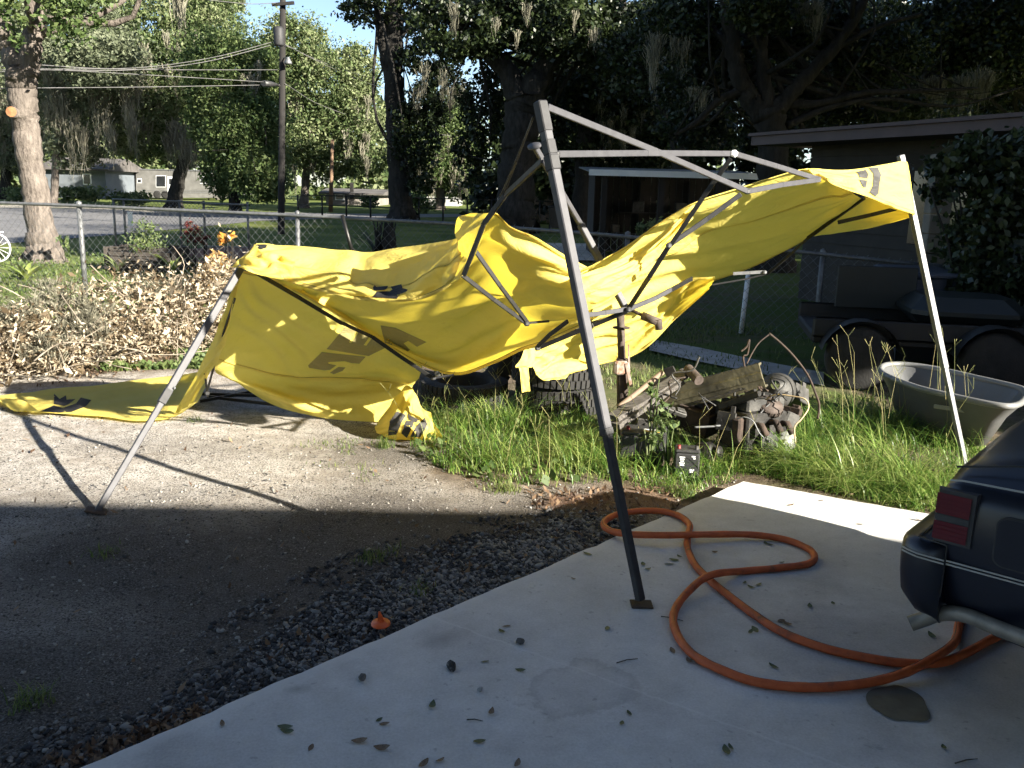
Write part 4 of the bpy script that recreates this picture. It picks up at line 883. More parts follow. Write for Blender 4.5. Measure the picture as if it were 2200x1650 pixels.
# ================================================================== fences, poles, buildings
FA, FB = Vector((-6.12, 12.58, 0)), Vector((3.55, 10.3, 0)); fdir = (FB - FA).normalized()
_rx = [-12, -6.1, -2.9, -.6, 1.0, 3.2, 4.6, 6.5]; _rz = [1.3, 1.29, 1.26, 1.22, 1.16, 1.05, .95, .9]
def fpt(x, z=0.): t = (x - FA.x) / fdir.x; p = FA + fdir * t; return Vector((p.x, p.y, z))
def frail(x): return float(np.interp(x, _rx, _rz))
fence = root('chain_link_fence', 'sagging galvanised chain link fence along the back of the yard', 'fence')
xs = np.linspace(-11, 5.9, 35); mb = MB(); mb.tube([fpt(x, frail(x)) for x in xs], .022, 8); obj('top_rail', mb, M['galv'], fence)
mb = MB(); cell = .115; d_ = fdir
def wire(x0, x1, z0f, z1f):
    mb.tube([fpt(x0, z0f), fpt((x0 + x1) / 2, (z0f + z1f) / 2), fpt(x1, z1f)], .0021, 3, cap=False, smooth=True)
x = -11.
while x < 5.9:
    h = frail(x); run = h * fdir.x * .95
    if x + run < 6.2: wire(x, x + run, .03, frail(x + run) + .03); wire(x + run, x, .03, frail(x) + .03)
    # twisted top knuckle
    a = fpt(x, h + .012); mb.tube([a, a + Vector((.02, 0, .035))], .0026, 3, cap=False)
    x += cell * fdir.x
obj('wire_mesh', mb, M['galv'], fence)
for x_, r_ in ((-8.7, .03), (-6.12, .036), (-2.88, .03), (-.2, .03), (1.35, .03), (3.55, .032), (5.8, .03)):
    mb = MB(); mb.tube([fpt(x_, -.1) + Vector((0, .035, 0)), fpt(x_, frail(x_) + .03) + Vector((0, .035, 0))], r_, 10); mb.lathe([(r_ * 1.15, 0), (r_ * 1.1, .03), (0, .05)], fpt(x_, frail(x_) + .02) + Vector((0, .035, 0)), 10); obj('post', mb, M['galv'], fence)
based(fence, FA)
mb = MB(); mb.tube([G(757, 545, 0) * 0 + P(762, 560, 11.2), P(735, 462, 11.2)], .026, 8); p0 = P(762, 560, 11.2); mb.tube([p0, p0 + Vector((.05, 0, -p0.z))], .026, 8)
obj('leaning_post', mb, M['blacktube'], label='dark pipe post leaning against the chain link fence', cat='post')
mb = MB(); q = G(1592, 716); mb.tube([q, q + Vector((.03, 0, .72))], .03, 10); obj('white_post', mb, M['paintwhite'], label='short white pipe post in the shaded side yard', cat='post')
# pen fence by the road
pen = root('pen_gate', 'small grey pipe gate and posts near the road behind the planter', 'gate')
for px in (243, 265, 385, 437, 531):
    b0 = P(px, 430, 22.); mb = MB(); mb.tube([Vector((b0.x, 22, -.05)), Vector((b0.x, 22, 1.22))], .03, 8); obj('post', mb, M['galv'], pen)
mb = MB(); a, c = P(437, 430, 22), P(531, 430, 22); mb.tube([Vector((a.x, 21.97, 1.15)), Vector((c.x, 21.97, 1.15))], .022, 8); obj('rail', mb, M['galv'], pen); mb = MB(); mb.tube([Vector((a.x, 21.97, .12)), Vector((c.x, 21.97, .12))], .022, 8); obj('rail', mb, M['galv'], pen)
a, c = P(243, 430, 22), P(437, 430, 22); mb = MB(); mb.tube([Vector((a.x, 21.97, 1.2)), Vector((c.x, 21.97, 1.18))], .02, 8); obj('rail', mb, M['galv'], pen)
mb = MB(); x = a.x; c = P(531, 430, 22)
while x < c.x - .9: mb.tube([(x, 21.95, .06), (x + 1.05, 21.95, 1.16)], .004, 3, cap=False); mb.tube([(x + 1.05, 21.95, .06), (x, 21.95, 1.16)], .004, 3, cap=False); x += .09
obj('wire_mesh', mb, M['galv'], pen); mb = MB(); sg = P(280, 470, 21.9); mb.box((sg.x, 21.9, sg.z), (.12, .012, .34), None, 0, .003); obj('sign_plate', mb, M['paintwhite'], pen)
based(pen, Vector((a.x, 22, 0)))
# dark post and wire fence across the road
far = root('wire_fence', 'low dark wire fence across the road', 'fence'); prev = None
for i, px in enumerate(range(640, 1290, 52)):
    b0 = P(px, 440, 47.); top = Vector((b0.x, 47, 1.15)); mb = MB(); mb.tube([Vector((b0.x, 47, -.1)), top], .05, 6); obj('post', mb, M['blacktube'], far)
    if prev is not None:
        mb = MB(); mb.tube([prev, top], .03, 5); obj('rail', mb, M['blacktube'], far); mb = MB(); mb.tube([prev - Vector((0, 0, .5)), top - Vector((0, 0, .5))], .02, 5); obj('rail', mb, M['blacktube'], far)
    prev = top
based(far, Vector((-10, 47, 0)))

# utility pole
pole_m = surf('creosoted pole', (.006, .0052, .005), (.016, .0135, .0115), 4, .9, .5, 20, stretch=(1, 1, .1))
up = root('utility_pole', 'tall black utility pole carrying wires and a transformer box', 'utility pole')
pb = P(604, 500, 31.5); pt = P(609, -190, 31.5); mb = MB(); mb.tube([Vector((pb.x, 31.5, -.2)), Vector((pb.x, 31.5, 0)), pt], [.135, .125, .09], 12); obj('shaft', mb, pole_m, up)
tb = P(599, 78, 31.1); mb = MB(); mb.lathe([(0, -.3), (.15, -.3), (.17, -.25), (.17, .22), (.12, .3), (0, .3)], tb, 14); obj('transformer', mb, M['aludark'], up)
mb = MB(); a, c = P(566, 179, 30.6), P(596, 182, 31.3); mb.tube([a, (a + c) / 2, c], [.10, .09, .04], 10); obj('lamp_head', mb, M['blackplastic'], up)
mb = MB(); mb.bar(P(597, 183, 31.3), P(606, 186, 31.5), .05); mb.bar(P(584, 10, 31.3), P(632, 6, 31.3), .08, .1); obj('cross_arm', mb, pole_m, up)
mb = MB(); a = P(619, 131, 31.2); mb.lathe([(.04, .12), (.13, -.05), (.13, -.1), (0, -.1)], a, 12); mb.bar(P(607, 125, 31.5), P(619, 124, 31.2), .03); obj('small_lamp', mb, M['galv'], up)
based(up, Vector((pb.x, 31.5, 0)))
wire_m = surf('overhead cable', (.07, .068, .066), (.13, .127, .125), 3, .6, 0)
def cable(pts, lab, r=.011):
    A = cat_rom(np.array([P(*q) for q in pts]), 20); mb = MB(); mb.tube([tuple(a) for a in A], r, 5)
    return obj('overhead_cable', mb, wire_m, label=lab, cat='cable', group='overhead cables')
CAB = ('upper of two cables sagging left from the transformer', 'lower of two cables sagging left from the transformer', 'level cable running left below the transformer', 'cable running left from the street lamp head', 'lowest cable crossing the left trees', 'upper steep cable running right from the pole', 'flatter cable running right from the pole top', 'lower long cable descending right behind the dark trunk', 'short cable at the very top left of the pole', 'pale cable crossing the crown of the leaning oak')
for lab, w_ in zip(CAB, ([(601, 86, 31.4), (450, 125, 29), (273, 147, 26), (80, 139, 23.5), (-60, 126, 22)], [(601, 92, 31.4), (440, 133, 29), (270, 151, 26), (80, 147, 23.5), (-60, 138, 22)],
           [(601, 150, 31.4), (380, 150, 28), (150, 148, 25), (-60, 152, 22)], [(566, 176, 30.6), (300, 160, 27), (90, 150, 24), (-60, 160, 22)], [(601, 182, 31.4), (300, 187, 27), (-60, 190, 22)],
           [(612, 95, 31.4), (700, 140, 36), (800, 182, 44), (870, 200, 50)], [(614, 98, 31.4), (690, 132, 36), (770, 160, 44), (860, 178, 50)], [(612, 180, 31.4), (700, 230, 36), (850, 275, 44), (1040, 300, 52)],
           [(598, 6, 31.3), (530, 8, 29), (400, -6, 26)], [(265, 60, 30), (190, 50, 27), (60, 40, 24), (-40, 40, 22)])): cable(w_, lab)
pp = root('wooden_pole', 'thin brown wooden pole far behind, right of the utility pole', 'pole'); c0 = P(710, 442, 60); mb = MB(); mb.tube([Vector((c0.x, 60, -.1)), P(712, 380, 60), P(714, 300, 60)], [.15, .13, .11], 8); obj('shaft', mb, bark('pine pole', (.12, .075, .05), (.22, .15, .10)), pp); based(pp, Vector((c0.x, 60, 0)))

# camper trailer
rv_w = surf('camper white panel', (.10, .097, .09), (.15, .146, .137), 1.5, .5, .02); glass = surf('dark window glass', (.012, .013, .015), (.02, .022, .025), 2, .12, 0, spec=.8)
rv = root('camper_trailer', 'grey white fifth wheel camper trailer parked under the oaks', 'camper trailer'); YR = 88.
def rvp(pts, y=YR): return [P(x, z, y) for x, z in pts]
off = Vector((.4, 2.5, 0))
mb = MB(); mb.prism(rvp([(292, 365), (466, 369), (484, 376), (497, 392), (498, 405), (468, 408), (460, 425), (292, 425)]), off); obj('body', mb, rv_w, rv)
mb = MB(); mb.prism(rvp([(292, 362.5), (466, 366), (466, 368.5), (292, 364.6)], YR - .06), off + Vector((0, .1, 0))); obj('roof_edge', mb, M['galv'], rv)
for q in ([(336, 378), (355, 378), (355, 401), (336, 401)], [(431, 380), (452, 380), (452, 393), (431, 393)], [(363, 384), (371, 384), (371, 396), (363, 396)], [(296, 385), (303, 385), (303, 392), (296, 392)]):
    mb = MB(); mb.prism(rvp([(x + (1.2 if x == min(a[0] for a in q) else -1.2) * -1, y + (1.2 if y == min(a[1] for a in q) else -1.2) * -1) for x, y in q], YR - .02), (0, .015, 0)); f = obj('window_frame', mb, M['paintwhite'], rv); mb = MB(); mb.prism(rvp(q, YR - .045), (0, .02, 0)); obj('window_pane', mb, glass, f)
mb = MB(); mb.prism(rvp([(360, 379), (374, 379), (374, 420), (360, 420)], YR - .03), (0, .008, 0)); obj('door', mb, M['paintwhite'], rv)
for y_ in (409, 413): mb = MB(); mb.prism(rvp([(300, y_), (455, y_ + .6), (455, y_ + 1.8), (300, y_ + 1.2)], YR - .03), (0, .01, 0)); obj('stripe', mb, M['galv'], rv)
for px in (338, 355):
    c0 = P(px, 426, YR - .03); mb = MB(); R_ = Matrix.Rotation(math.pi / 2, 3, 'X'); mb.lathe([(0, .0), (.2, 0), (.36, .0), (.4, -.06), (.4, -.2), (0, -.2)], Vector((c0.x, c0.y, .4)), 16, R_); obj('wheel', mb, M['rubber'], rv)
for px in (465, 448): mb = MB(); c0 = P(px, 420, YR + .8); mb.bar(Vector((c0.x, c0.y, 0)), Vector((c0.x, c0.y, .9)), .1); obj('landing_leg', mb, M['blacktube'], rv)
based(rv, Vector((-33, YR, 0)))

# pickup truck, front on
tr = root('pickup_truck', 'dark pickup truck facing the road beside the camper trailer', 'pickup truck'); c0 = P(543, 430, 98); cx = c0.x; dk = surf('dark truck paint', (.012, .014, .02), (.02, .022, .03), 2, .25, 0, spec=.6)
mb = MB(); mb.box((cx, 98, .85), (1.95, 2., .8), None, 0, .12); mb.box((cx, 101, .8), (1.9, 4, .75), None, 0, .1); obj('body', mb, dk, tr)
mb = MB(); mb.prism([(cx - .85, 99, 1.24), (cx + .85, 99, 1.24), (cx + .7, 99.5, 1.85), (cx - .7, 99.5, 1.85)], (0, 1.6, 0)); obj('cab', mb, dk, tr)
mb = MB(); mb.prism([(cx - .75, 98.94, 1.28), (cx + .75, 98.94, 1.28), (cx + .62, 99.42, 1.8), (cx - .62, 99.42, 1.8)], (0, .02, 0)); obj('windshield', mb, glass, tr)
mb = MB()
for z_ in (.75, .9, 1.05): mb.box((cx, 96.98, z_), (1.2, .04, .06))
obj('grille', mb, M['galv'], tr)
for s_ in (-1, 1):
    mb = MB(); mb.box((cx + s_ * .78, 96.98, .95), (.28, .05, .22), None, 0, .03); obj('headlight', mb, M['paintwhite'], tr)
    mb = MB(); mb.tube([(cx + s_ * .8, 97.7, .38), (cx + s_ * 1.0, 97.7, .38)], .38, 14); obj('wheel', mb, M['rubber'], tr)
mb = MB(); mb.box((cx, 96.95, .55), (1.9, .12, .18), None, 0, .04); obj('bumper', mb, M['galv'], tr); based(tr, Vector((cx, 98, 0)))

# far houses
def far_house(name, label, x0, x1, yt, yr, Y, wm, rm_, d=7., wins=(), door=None, ov=.6):
    h = root(name, label, 'house'); a, c = P(x0, yt, Y), P(x1, yt, Y); zt, zr = a.z, P(x0, yr, Y).z
    mb = MB(); mb.box(((a.x + c.x) / 2, Y + d / 2, zt / 2 - .05), (c.x - a.x, d, zt + .1)); obj('wall', mb, wm, h)
    mb = MB(); e0, e1 = a.x - ov, c.x + ov
    mb.add([(e0, Y - ov, zt), (e1, Y - ov, zt), (e1, Y + d + ov, zt), (e0, Y + d + ov, zt), (e0, Y + d / 2, zr), (e1, Y + d / 2, zr), (e0, Y - ov, zt - .15), (e1, Y - ov, zt - .15), (e1, Y + d + ov, zt - .15), (e0, Y + d + ov, zt - .15)],
           [(0, 1, 5, 4), (2, 3, 4, 5), (0, 4, 3), (1, 2, 5), (6, 7, 1, 0), (8, 9, 3, 2), (7, 8, 2, 1), (9, 6, 0, 3), (6, 9, 8, 7)]); obj('roof', mb, rm_, h)
    for (wx0, wx1, wy0, wy1) in wins:
        p, q = P(wx0, wy0, Y), P(wx1, wy1, Y); mb = MB(); mb.box(((p.x + q.x) / 2, Y - .03, (p.z + q.z) / 2), (q.x - p.x + .2, .07, p.z - q.z + .2)); f = obj('window', mb, M['paintwhite'], h)
        mb = MB(); mb.box(((p.x + q.x) / 2, Y - .07, (p.z + q.z) / 2), (q.x - p.x, .03, p.z - q.z)); obj('pane', mb, glass, f)
    if door:
        p, q = P(door[0], yt, Y), P(door[1], yt, Y); mb = MB(); mb.box(((p.x + q.x) / 2, Y - .03, 1.0), (q.x - p.x, .06, 2.0)); obj('door', mb, M['oldsteel'], h)
    return based(h, Vector(((a.x + c.x) / 2, Y + d / 2, 0)))
cream = surf('pale stucco', (.15, .135, .115), (.21, .19, .165), 1, .9, .1); dkroof = surf('dark shingle roof', (.05, .046, .042), (.10, .09, .085), 1, .9, .2); bluish = surf('pale blue siding', (.09, .105, .12), (.12, .135, .15), 1, .8, .1)
far_house('far_house', 'low cream house with a dark roof behind the brown wooden pole', 700, 812, 413, 404, 84, cream, dkroof, wins=((722, 738, 418, 428), (776, 792, 418, 428)), door=(752, 760))
far_house('far_house', 'white house glimpsed behind the mossy oak between the dark trunks', 868, 985, 408, 392, 92, surf('white siding', (.25, .25, .245), (.33, .33, .32), 1, .7, .1), dkroof, wins=((905, 918, 413, 424),))
far_house('far_house', 'pale blue house half hidden behind the left oaks', 95, 225, 360, 335, 82, bluish, dkroof, wins=((180, 195, 375, 395),))
# board fence and bins in the middle distance
bf = root('board_fence', 'brown upright board fence behind the shaded trunks', 'fence'); bw = surf('brown fence boards', (.16, .115, .085), (.27, .20, .155), 3, .9, .3, 20, stretch=(1, 1, .1)); a, c = P(1150, 450, 50), P(1400, 450, 50); mb = MB(); x = a.x; r_ = random.Random(3)
while x < c.x: w_ = .15; mb.box((x, 50 + r_.uniform(-.01, .01), .72 + r_.uniform(-.02, .02)), (w_ - .012, .02, 1.5)); x += w_
obj('fence_boards', mb, bw, bf, kind='stuff'); based(bf, Vector((a.x, 50, 0)))
for px, lab in ((1128, 'dark wheeled bin at the foot of the massive forked oak'), (1194, 'dark wheeled bin standing apart in front of the board fence')):
    b_ = root('wheeled_bin', lab, 'bin', 'dark bins near the board fence'); c0 = P(px, 470, 40); X = c0.x; mb = MB()
    mb.add([(X - .24, 39.7, .08), (X + .24, 39.7, .08), (X + .24, 40.2, .08), (X - .24, 40.2, .08), (X - .32, 39.62, .95), (X + .32, 39.62, .95), (X + .32, 40.3, .95), (X - .32, 40.3, .95)], [(0, 3, 2, 1), (0, 1, 5, 4), (1, 2, 6, 5), (2, 3, 7, 6), (3, 0, 4, 7), (4, 5, 6, 7)]); obj('bin_body', mb, M['blackplastic'], b_)
    mb = MB(); mb.box((X, 39.96, 1.0), (.7, .74, .08), None, 0, .03); obj('lid', mb, M['blackplastic'], b_)
    for s_ in (-1, 1): mb = MB(); mb.tube([(X + s_ * .2, 40.25, .12), (X + s_ * .28, 40.25, .12)], .12, 12); obj('wheel', mb, M['rubber'], b_)
    based(b_, Vector((X, 40, 0)))

# open shed with a white metal roof edge
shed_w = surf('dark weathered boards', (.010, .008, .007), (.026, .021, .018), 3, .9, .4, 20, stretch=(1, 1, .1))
sh = root('open_shed', 'dark open fronted shed with a white metal roof edge', 'shed'); YS = 23.; a, c = P(1265, 370, YS), P(1656, 376, YS); zr = a.z
mb = MB(); mb.box(((a.x + c.x) / 2, YS + 1.9, zr + .12), (c.x - a.x, 3.9, .03), Matrix.Rotation(.05, 3, 'X')); obj('roof', mb, M['galv'], sh)
mb = MB(); mb.box(((a.x + c.x) / 2, YS - .06, zr), (c.x - a.x, .03, .15)); obj('roof_edge', mb, surf('white metal trim', (.60, .63, .66), (.7, .72, .75), 2, .4, 0), sh)
for x_ in np.arange(a.x + .42, c.x, 1.45):
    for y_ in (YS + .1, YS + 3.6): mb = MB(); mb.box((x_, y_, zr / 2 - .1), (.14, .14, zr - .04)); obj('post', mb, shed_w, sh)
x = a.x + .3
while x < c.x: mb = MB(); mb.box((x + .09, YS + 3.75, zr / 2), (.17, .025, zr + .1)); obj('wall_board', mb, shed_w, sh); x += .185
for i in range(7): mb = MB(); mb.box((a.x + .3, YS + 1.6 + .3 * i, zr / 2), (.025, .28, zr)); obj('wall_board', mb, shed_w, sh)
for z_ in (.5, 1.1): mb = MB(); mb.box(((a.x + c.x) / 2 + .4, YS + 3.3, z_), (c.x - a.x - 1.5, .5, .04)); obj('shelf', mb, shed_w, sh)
based(sh, Vector(((a.x + c.x) / 2, YS + 2, 0)))
r_ = random.Random(8)
for i in range(6): X = a.x + 1.1 + i * .62; z_ = (1.12 if i % 2 else .52); mb = MB(); s_ = r_.uniform(.2, .34); mb.box((X, YS + 3.3, z_ + s_ / 2 + .004), (s_, .3, s_), None, 0, .01); obj('storage_box', mb, M['oldsteel'] if i % 3 else M['wood'], label=['dim box on the lower shed shelf at the left end', 'dim box on the upper shed shelf, leftmost there', 'dim box in the middle of the lower shed shelf', 'dim box in the middle of the upper shed shelf', 'dim box on the lower shed shelf at the right end', 'dim box on the upper shed shelf, rightmost there'][i], cat='box', group='boxes in the open shed')

# brown roofed building on the right
br = root('brown_building', 'dark building with a reddish brown roof edge at the right', 'building'); fas = surf('reddish brown fascia', (.040, .020, .021), (.058, .030, .031), 3, .6, .1)
A_ = P(1617, 300, 15.); B_ = P(2210, 262, 10.4); B_.z = A_.z; ed = (B_ - A_).normalized(); inn = Vector((-ed.y, ed.x, 0)).normalized(); inn = inn if inn.y > 0 else -inn
E1 = A_ + ed * 16
mb = MB(); mb.prism([A_ + Vector((0, 0, -.09)), E1 + Vector((0, 0, -.09)), E1 + Vector((0, 0, .05)), A_ + Vector((0, 0, .05))], inn * .03); obj('fascia', mb, fas, br)
mb = MB(); k_ = ed * -.06 - inn * .05; mb.prism([A_ + k_ + Vector((0, 0, .053)), E1 - inn * .05 + Vector((0, 0, .053)), E1 - inn * .05 + Vector((0, 0, .10)), A_ + k_ + Vector((0, 0, .10))], inn * .2); obj('roof_edge', mb, fas, br)
mb = MB(); mb.prism([A_ + Vector((0, 0, -.09)), A_ + inn * 8 + Vector((0, 0, -.09)), A_ + inn * 8 + Vector((0, 0, .05)), A_ + Vector((0, 0, .05))], ed * .03 + Vector((0, 0, .0))); obj('fascia', mb, fas, br).location = ed * -.035
rk = Vector((0, 0, .8)); mb = MB(); mb.prism([A_ + inn * .1 + Vector((0, 0, .05)), E1 + inn * .1 + Vector((0, 0, .05)), E1 + inn * 8 + rk, A_ + inn * 8 + rk], (0, 0, .04)); obj('roof', mb, dkroof, br)
mb = MB(); mb.prism([A_ + inn * .035 + Vector((0, 0, -.085)), E1 + inn * .035 + Vector((0, 0, -.085)), E1 + inn * .8 + Vector((0, 0, -.085)), A_ + inn * .8 + Vector((0, 0, -.085))], (0, 0, .01)); obj('soffit', mb, shed_w, br)
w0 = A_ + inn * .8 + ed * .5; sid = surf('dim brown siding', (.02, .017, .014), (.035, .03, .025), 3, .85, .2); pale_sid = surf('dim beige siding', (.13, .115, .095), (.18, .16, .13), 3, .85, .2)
z_ = 0.; i = 0
while z_ < A_.z - .12:
    mb = MB(); a = w0.copy(); a.z = z_; c = w0 + ed * 15; c.z = z_
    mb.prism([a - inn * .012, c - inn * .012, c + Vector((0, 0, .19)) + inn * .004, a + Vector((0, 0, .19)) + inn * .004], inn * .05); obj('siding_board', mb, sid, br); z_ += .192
# paler corner pier with courses
pq = P(2008, 500, 11.4)
for i in range(9): mb = MB(); mb.box((pq.x, pq.y, .15 + i * .245), (.26, .2, .235), None, 0, .01); obj('pier_block', mb, pale_sid, br)
mb = MB(); wq = w0 + ed * 2.2 - inn * .03; mb.prism([wq + Vector((0, 0, -1.5)), wq + ed * 1.1 + Vector((0, 0, -1.5)), wq + ed * 1.1 + Vector((0, 0, -.5)), wq + Vector((0, 0, -.5))], inn * .02); obj('window', mb, glass, br)
based(br, Vector((A_.x, A_.y, 0)))
# climbing vine over the building corner
rgv = np.random.default_rng(61); pts = []
for (x, y, Y, rx, rz, n_) in ((2110, 350, 9.6, 90, 60, 1500), (2150, 450, 9.3, 90, 80, 1900), (2090, 520, 9.3, 60, 70, 1200), (2160, 600, 9.0, 80, 90, 1800), (2080, 650, 9.0, 60, 80, 1100), (2130, 740, 8.9, 80, 50, 900), (2030, 380, 9.6, 40, 50, 500), (2190, 330, 9.2, 60, 60, 900)):
    b_ = BL(x, y, Y, rx, rz, n_, .45); pts.append(blob_pts(*b_, rgv, 20, .3, .2))
vine = root('climbing_vine', 'dark leafy vine covering the right end of the brown roofed building', 'vine'); V, Fc = leaf_cloud(np.concatenate(pts), .085, rgv, .3, .6)
put('foliage', fast_mesh('foliage', V, Fc, False, [M['leaf_dark']]), vine); mb = MB()
for q in range(12): x = 2040 + q * 14; limb_tube(mb, [(*G(x, 800, 0)[:1], 9.2, 0, .02), (*P(x + rgv.normal() * 20, 600, 9.2), .016), (*P(x + rgv.normal() * 30, 400, 9.4), .008)], rgv, 5, .5, 5)
obj('stem', mb, M['bark'], vine, kind='stuff'); based(vine, Vector((5, 9.2, 0)))
# ================================================================== scrap in the grass
def Rz(a): return Matrix.Rotation(a, 3, 'Z')
def tyre(parent_name, label, c, R, r=.33, w=.21, group=None):
    t = root(parent_name, label, 'tyre', group); mb = MB(); c = Vector(c)
    prof = [(r * .60, -w * .36), (r * .66, -w * .46), (r * .82, -w * .52), (r * .95, -w * .46), (r * .985, -w * .36), (r * .985, w * .36), (r * .95, w * .46), (r * .82, w * .52), (r * .66, w * .46), (r * .60, w * .36), (r * .60, -w * .36)]
    mb.lathe(prof, c, 36, R); obj('carcass', mb, M['rubber'], t)
    mb = MB(); n = 44
    for j in range(n):
        for k_, (z0, z1) in enumerate(((-w * .45, -w * .17), (-w * .13, w * .13), (w * .17, w * .45))):
            a = 2 * math.pi * (j + .5 * (k_ % 2)) / n; d = Vector((math.cos(a), math.sin(a), 0)); tt = Vector((-d.y, d.x, 0)); mid_ = d * (r * .985) + Vector((0, 0, (z0 + z1) / 2))
            Rb = Matrix((tt, d, Vector((0, 0, 1)))).transposed(); mb.box(c + R @ mid_, (2 * math.pi * r / n * .72, r * .07, z1 - z0), R @ Rb)
    obj('tread', mb, M['rubber'], t, kind='stuff'); return based(t, c)
st = G(1203, 900); TG = 'stacked old tyres'
tyre('old_tyre', 'bottom tyre of the stack under the torn yellow strips', (st.x, st.y + .3, .11), Rz(.2), group=TG)
tyre('old_tyre', 'middle tyre of the stack under the torn yellow strips', (st.x - .03, st.y + .28, .335), Rz(1.2) @ Matrix.Rotation(.04, 3, 'X'), group=TG)
tyre('old_tyre', 'top tyre of the stack, half hidden by the yellow cloth', (st.x - .05, st.y + .32, .56), Rz(2.2) @ Matrix.Rotation(-.05, 3, 'X'), group=TG)
s2 = G(1010, 880); tyre('old_tyre', 'tyre standing upright in the shadow under the sagging cloth', (s2.x, s2.y + .55, .34), Rz(.5) @ Matrix.Rotation(math.pi / 2 - .15, 3, 'X'), .34, .22, TG)
tyre('old_tyre', 'tyre lying flat in the dark behind the crumpled cloth corner', (s2.x - .05, s2.y + .1, .115), Rz(.9), .33, .21, TG)

# rusty trailer jack
jk = root('trailer_jack', 'rusty upright trailer jack with a crank handle', 'trailer jack'); YJ = 5.72
j0, j1 = P(1337, 850, YJ), P(1333, 672, YJ); gnd = Vector((j0.x + .01, YJ, 0)); mb = MB(); mb.tube([gnd, j0, P(1336, 770, YJ)], .036, 12); obj('outer_tube', mb, M['rust'], jk)
mb = MB(); mb.tube([P(1336, 775, YJ), j1], .026, 12); mb.lathe([(0, .03), (.03, .02), (.03, 0)], j1, 12); obj('inner_tube', mb, M['rustlight'], jk)
mb = MB(); c = P(1335, 704, YJ); mb.lathe([(0, -.006), (.055, -.006), (.058, .0), (.055, .006), (0, .006)], c, 14, sy=.7); obj('collar_plate', mb, M['rust'], jk)
mb = MB(); mb.tube([P(1332, 672, YJ), P(1330, 650, YJ - .03)], [.03, .022], 8); obj('gear_cap', mb, M['rust'], jk)
mb = MB(); mb.tube([P(1352, 664, YJ - .1), P(1385, 680, YJ - .15)], .011, 8); obj('crank_arm', mb, M['rust'], jk)
mb = MB(); mb.tube([P(1380, 678, YJ - .15), P(1414, 692, YJ - .2)], .026, 10); mb.tube([P(1414, 686, YJ - .2), P(1416, 708, YJ - .2)], .024, 10); obj('crank_grip', mb, M['rustlight'], jk)
mb = MB(); mb.box(P(1334, 790, YJ - .05), (.10, .05, .09), Rz(.3), 0, .012); mb.bar(P(1350, 740, YJ - .05), P(1352, 800, YJ - .05), .012); mb.bar(P(1345, 780, YJ - .06), P(1356, 830, YJ - .06), .03, .02); obj('bracket', mb, surf('mounting bracket', (.16, .07, .035), (.3, .27, .24), 22, .7, .4), jk)
based(jk, gnd)

def rodthing(name, label, cat, pts, r, mat, n=10, **kw):
    mb = MB(); A = cat_rom(np.array([tuple(p) for p in pts]), max(8, 6 * len(pts))); mb.tube([tuple(a) for a in A], r, n); return obj(name, mb, mat if not isinstance(mat, str) else M[mat], label=label, cat=cat, **kw)
rodthing('wooden_stick', 'round tan wooden stick leaning beside the rusty jack', 'stick', [P(1328, 875, 5.5), P(1378, 836, 5.55), P(1424, 799, 5.6)], .017, surf('bare tan wood', (.17, .12, .085), (.25, .185, .135), 9, .8, .2))
def splitboard(label, p, q, w, t, seed):
    r = random.Random(seed); mb = MB(); a, c = P(*p), P(*q); n = 14; d = c - a; x = d.normalized().cross(Vector((0, 0, 1))).normalized(); u = x.cross(d.normalized())
    pts = []
    for i in range(n + 1):
        f = i / n; m_ = a + d * f; j = lambda s: r.uniform(-s, s)
        pts += [m_ + x * (w / 2 + j(.006)) + u * (t / 2), m_ - x * (w / 2 + j(.006)) + u * (t / 2 + j(.003)), m_ - x * (w / 2) - u * (t / 2), m_ + x * (w / 2) - u * (t / 2)]
    mb.add(pts, [(4 * i + k, 4 * i + (k + 1) % 4, 4 * i + 4 + (k + 1) % 4, 4 * i + 4 + k) for i in range(n) for k in range(4)] + [(3, 2, 1, 0), tuple(4 * n + k for k in range(4))])
    return obj('weathered_board', mb, M['wood'], label=label, cat='board')
splitboard('split grey weathered board leaning on the scrap heap, upper of two', (1318, 898, 5.35), (1478, 798, 5.8), .09, .03, 1); splitboard('narrow grey board under the split board on the scrap heap', (1322, 915, 5.32), (1462, 818, 5.7), .07, .035, 2)
rodthing('rusty_pipe', 'short rusty pipe stub sticking up behind the boards', 'pipe', [P(1478, 792, 5.75), P(1502, 818, 5.6)], .033, 'rustlight', 14)
# steel channel beam
mb = MB(); a, c = P(1432, 858, 5.85), P(1640, 805, 5.55); d = (c - a).normalized(); x = d.cross(Vector((0, 0, 1))).normalized(); u = x.cross(d); L = (c - a).length
prof = [(-.035, -.08), (.035, -.08), (.035, -.068), (-.022, -.062), (-.022, .062), (.035, .068), (.035, .08), (-.035, .08), (-.035, .03), (-.045, .02), (-.045, -.02), (-.035, -.03)]
n = len(prof); ring = lambda o: [o + x * p[0] * -1 + u * p[1] for p in prof]; mb.add(ring(a) + ring(c), [(i, (i + 1) % n, n + (i + 1) % n, n + i) for i in range(n)] + [tuple(range(n)), tuple(range(2 * n - 1, n - 1, -1))])
obj('channel_beam', mb, surf('olive rusted beam', (.035, .032, .022), (.14, .125, .075), 5, .6, .4, 30, .2), label='olive brown steel channel beam lying across the scrap heap', cat='beam')
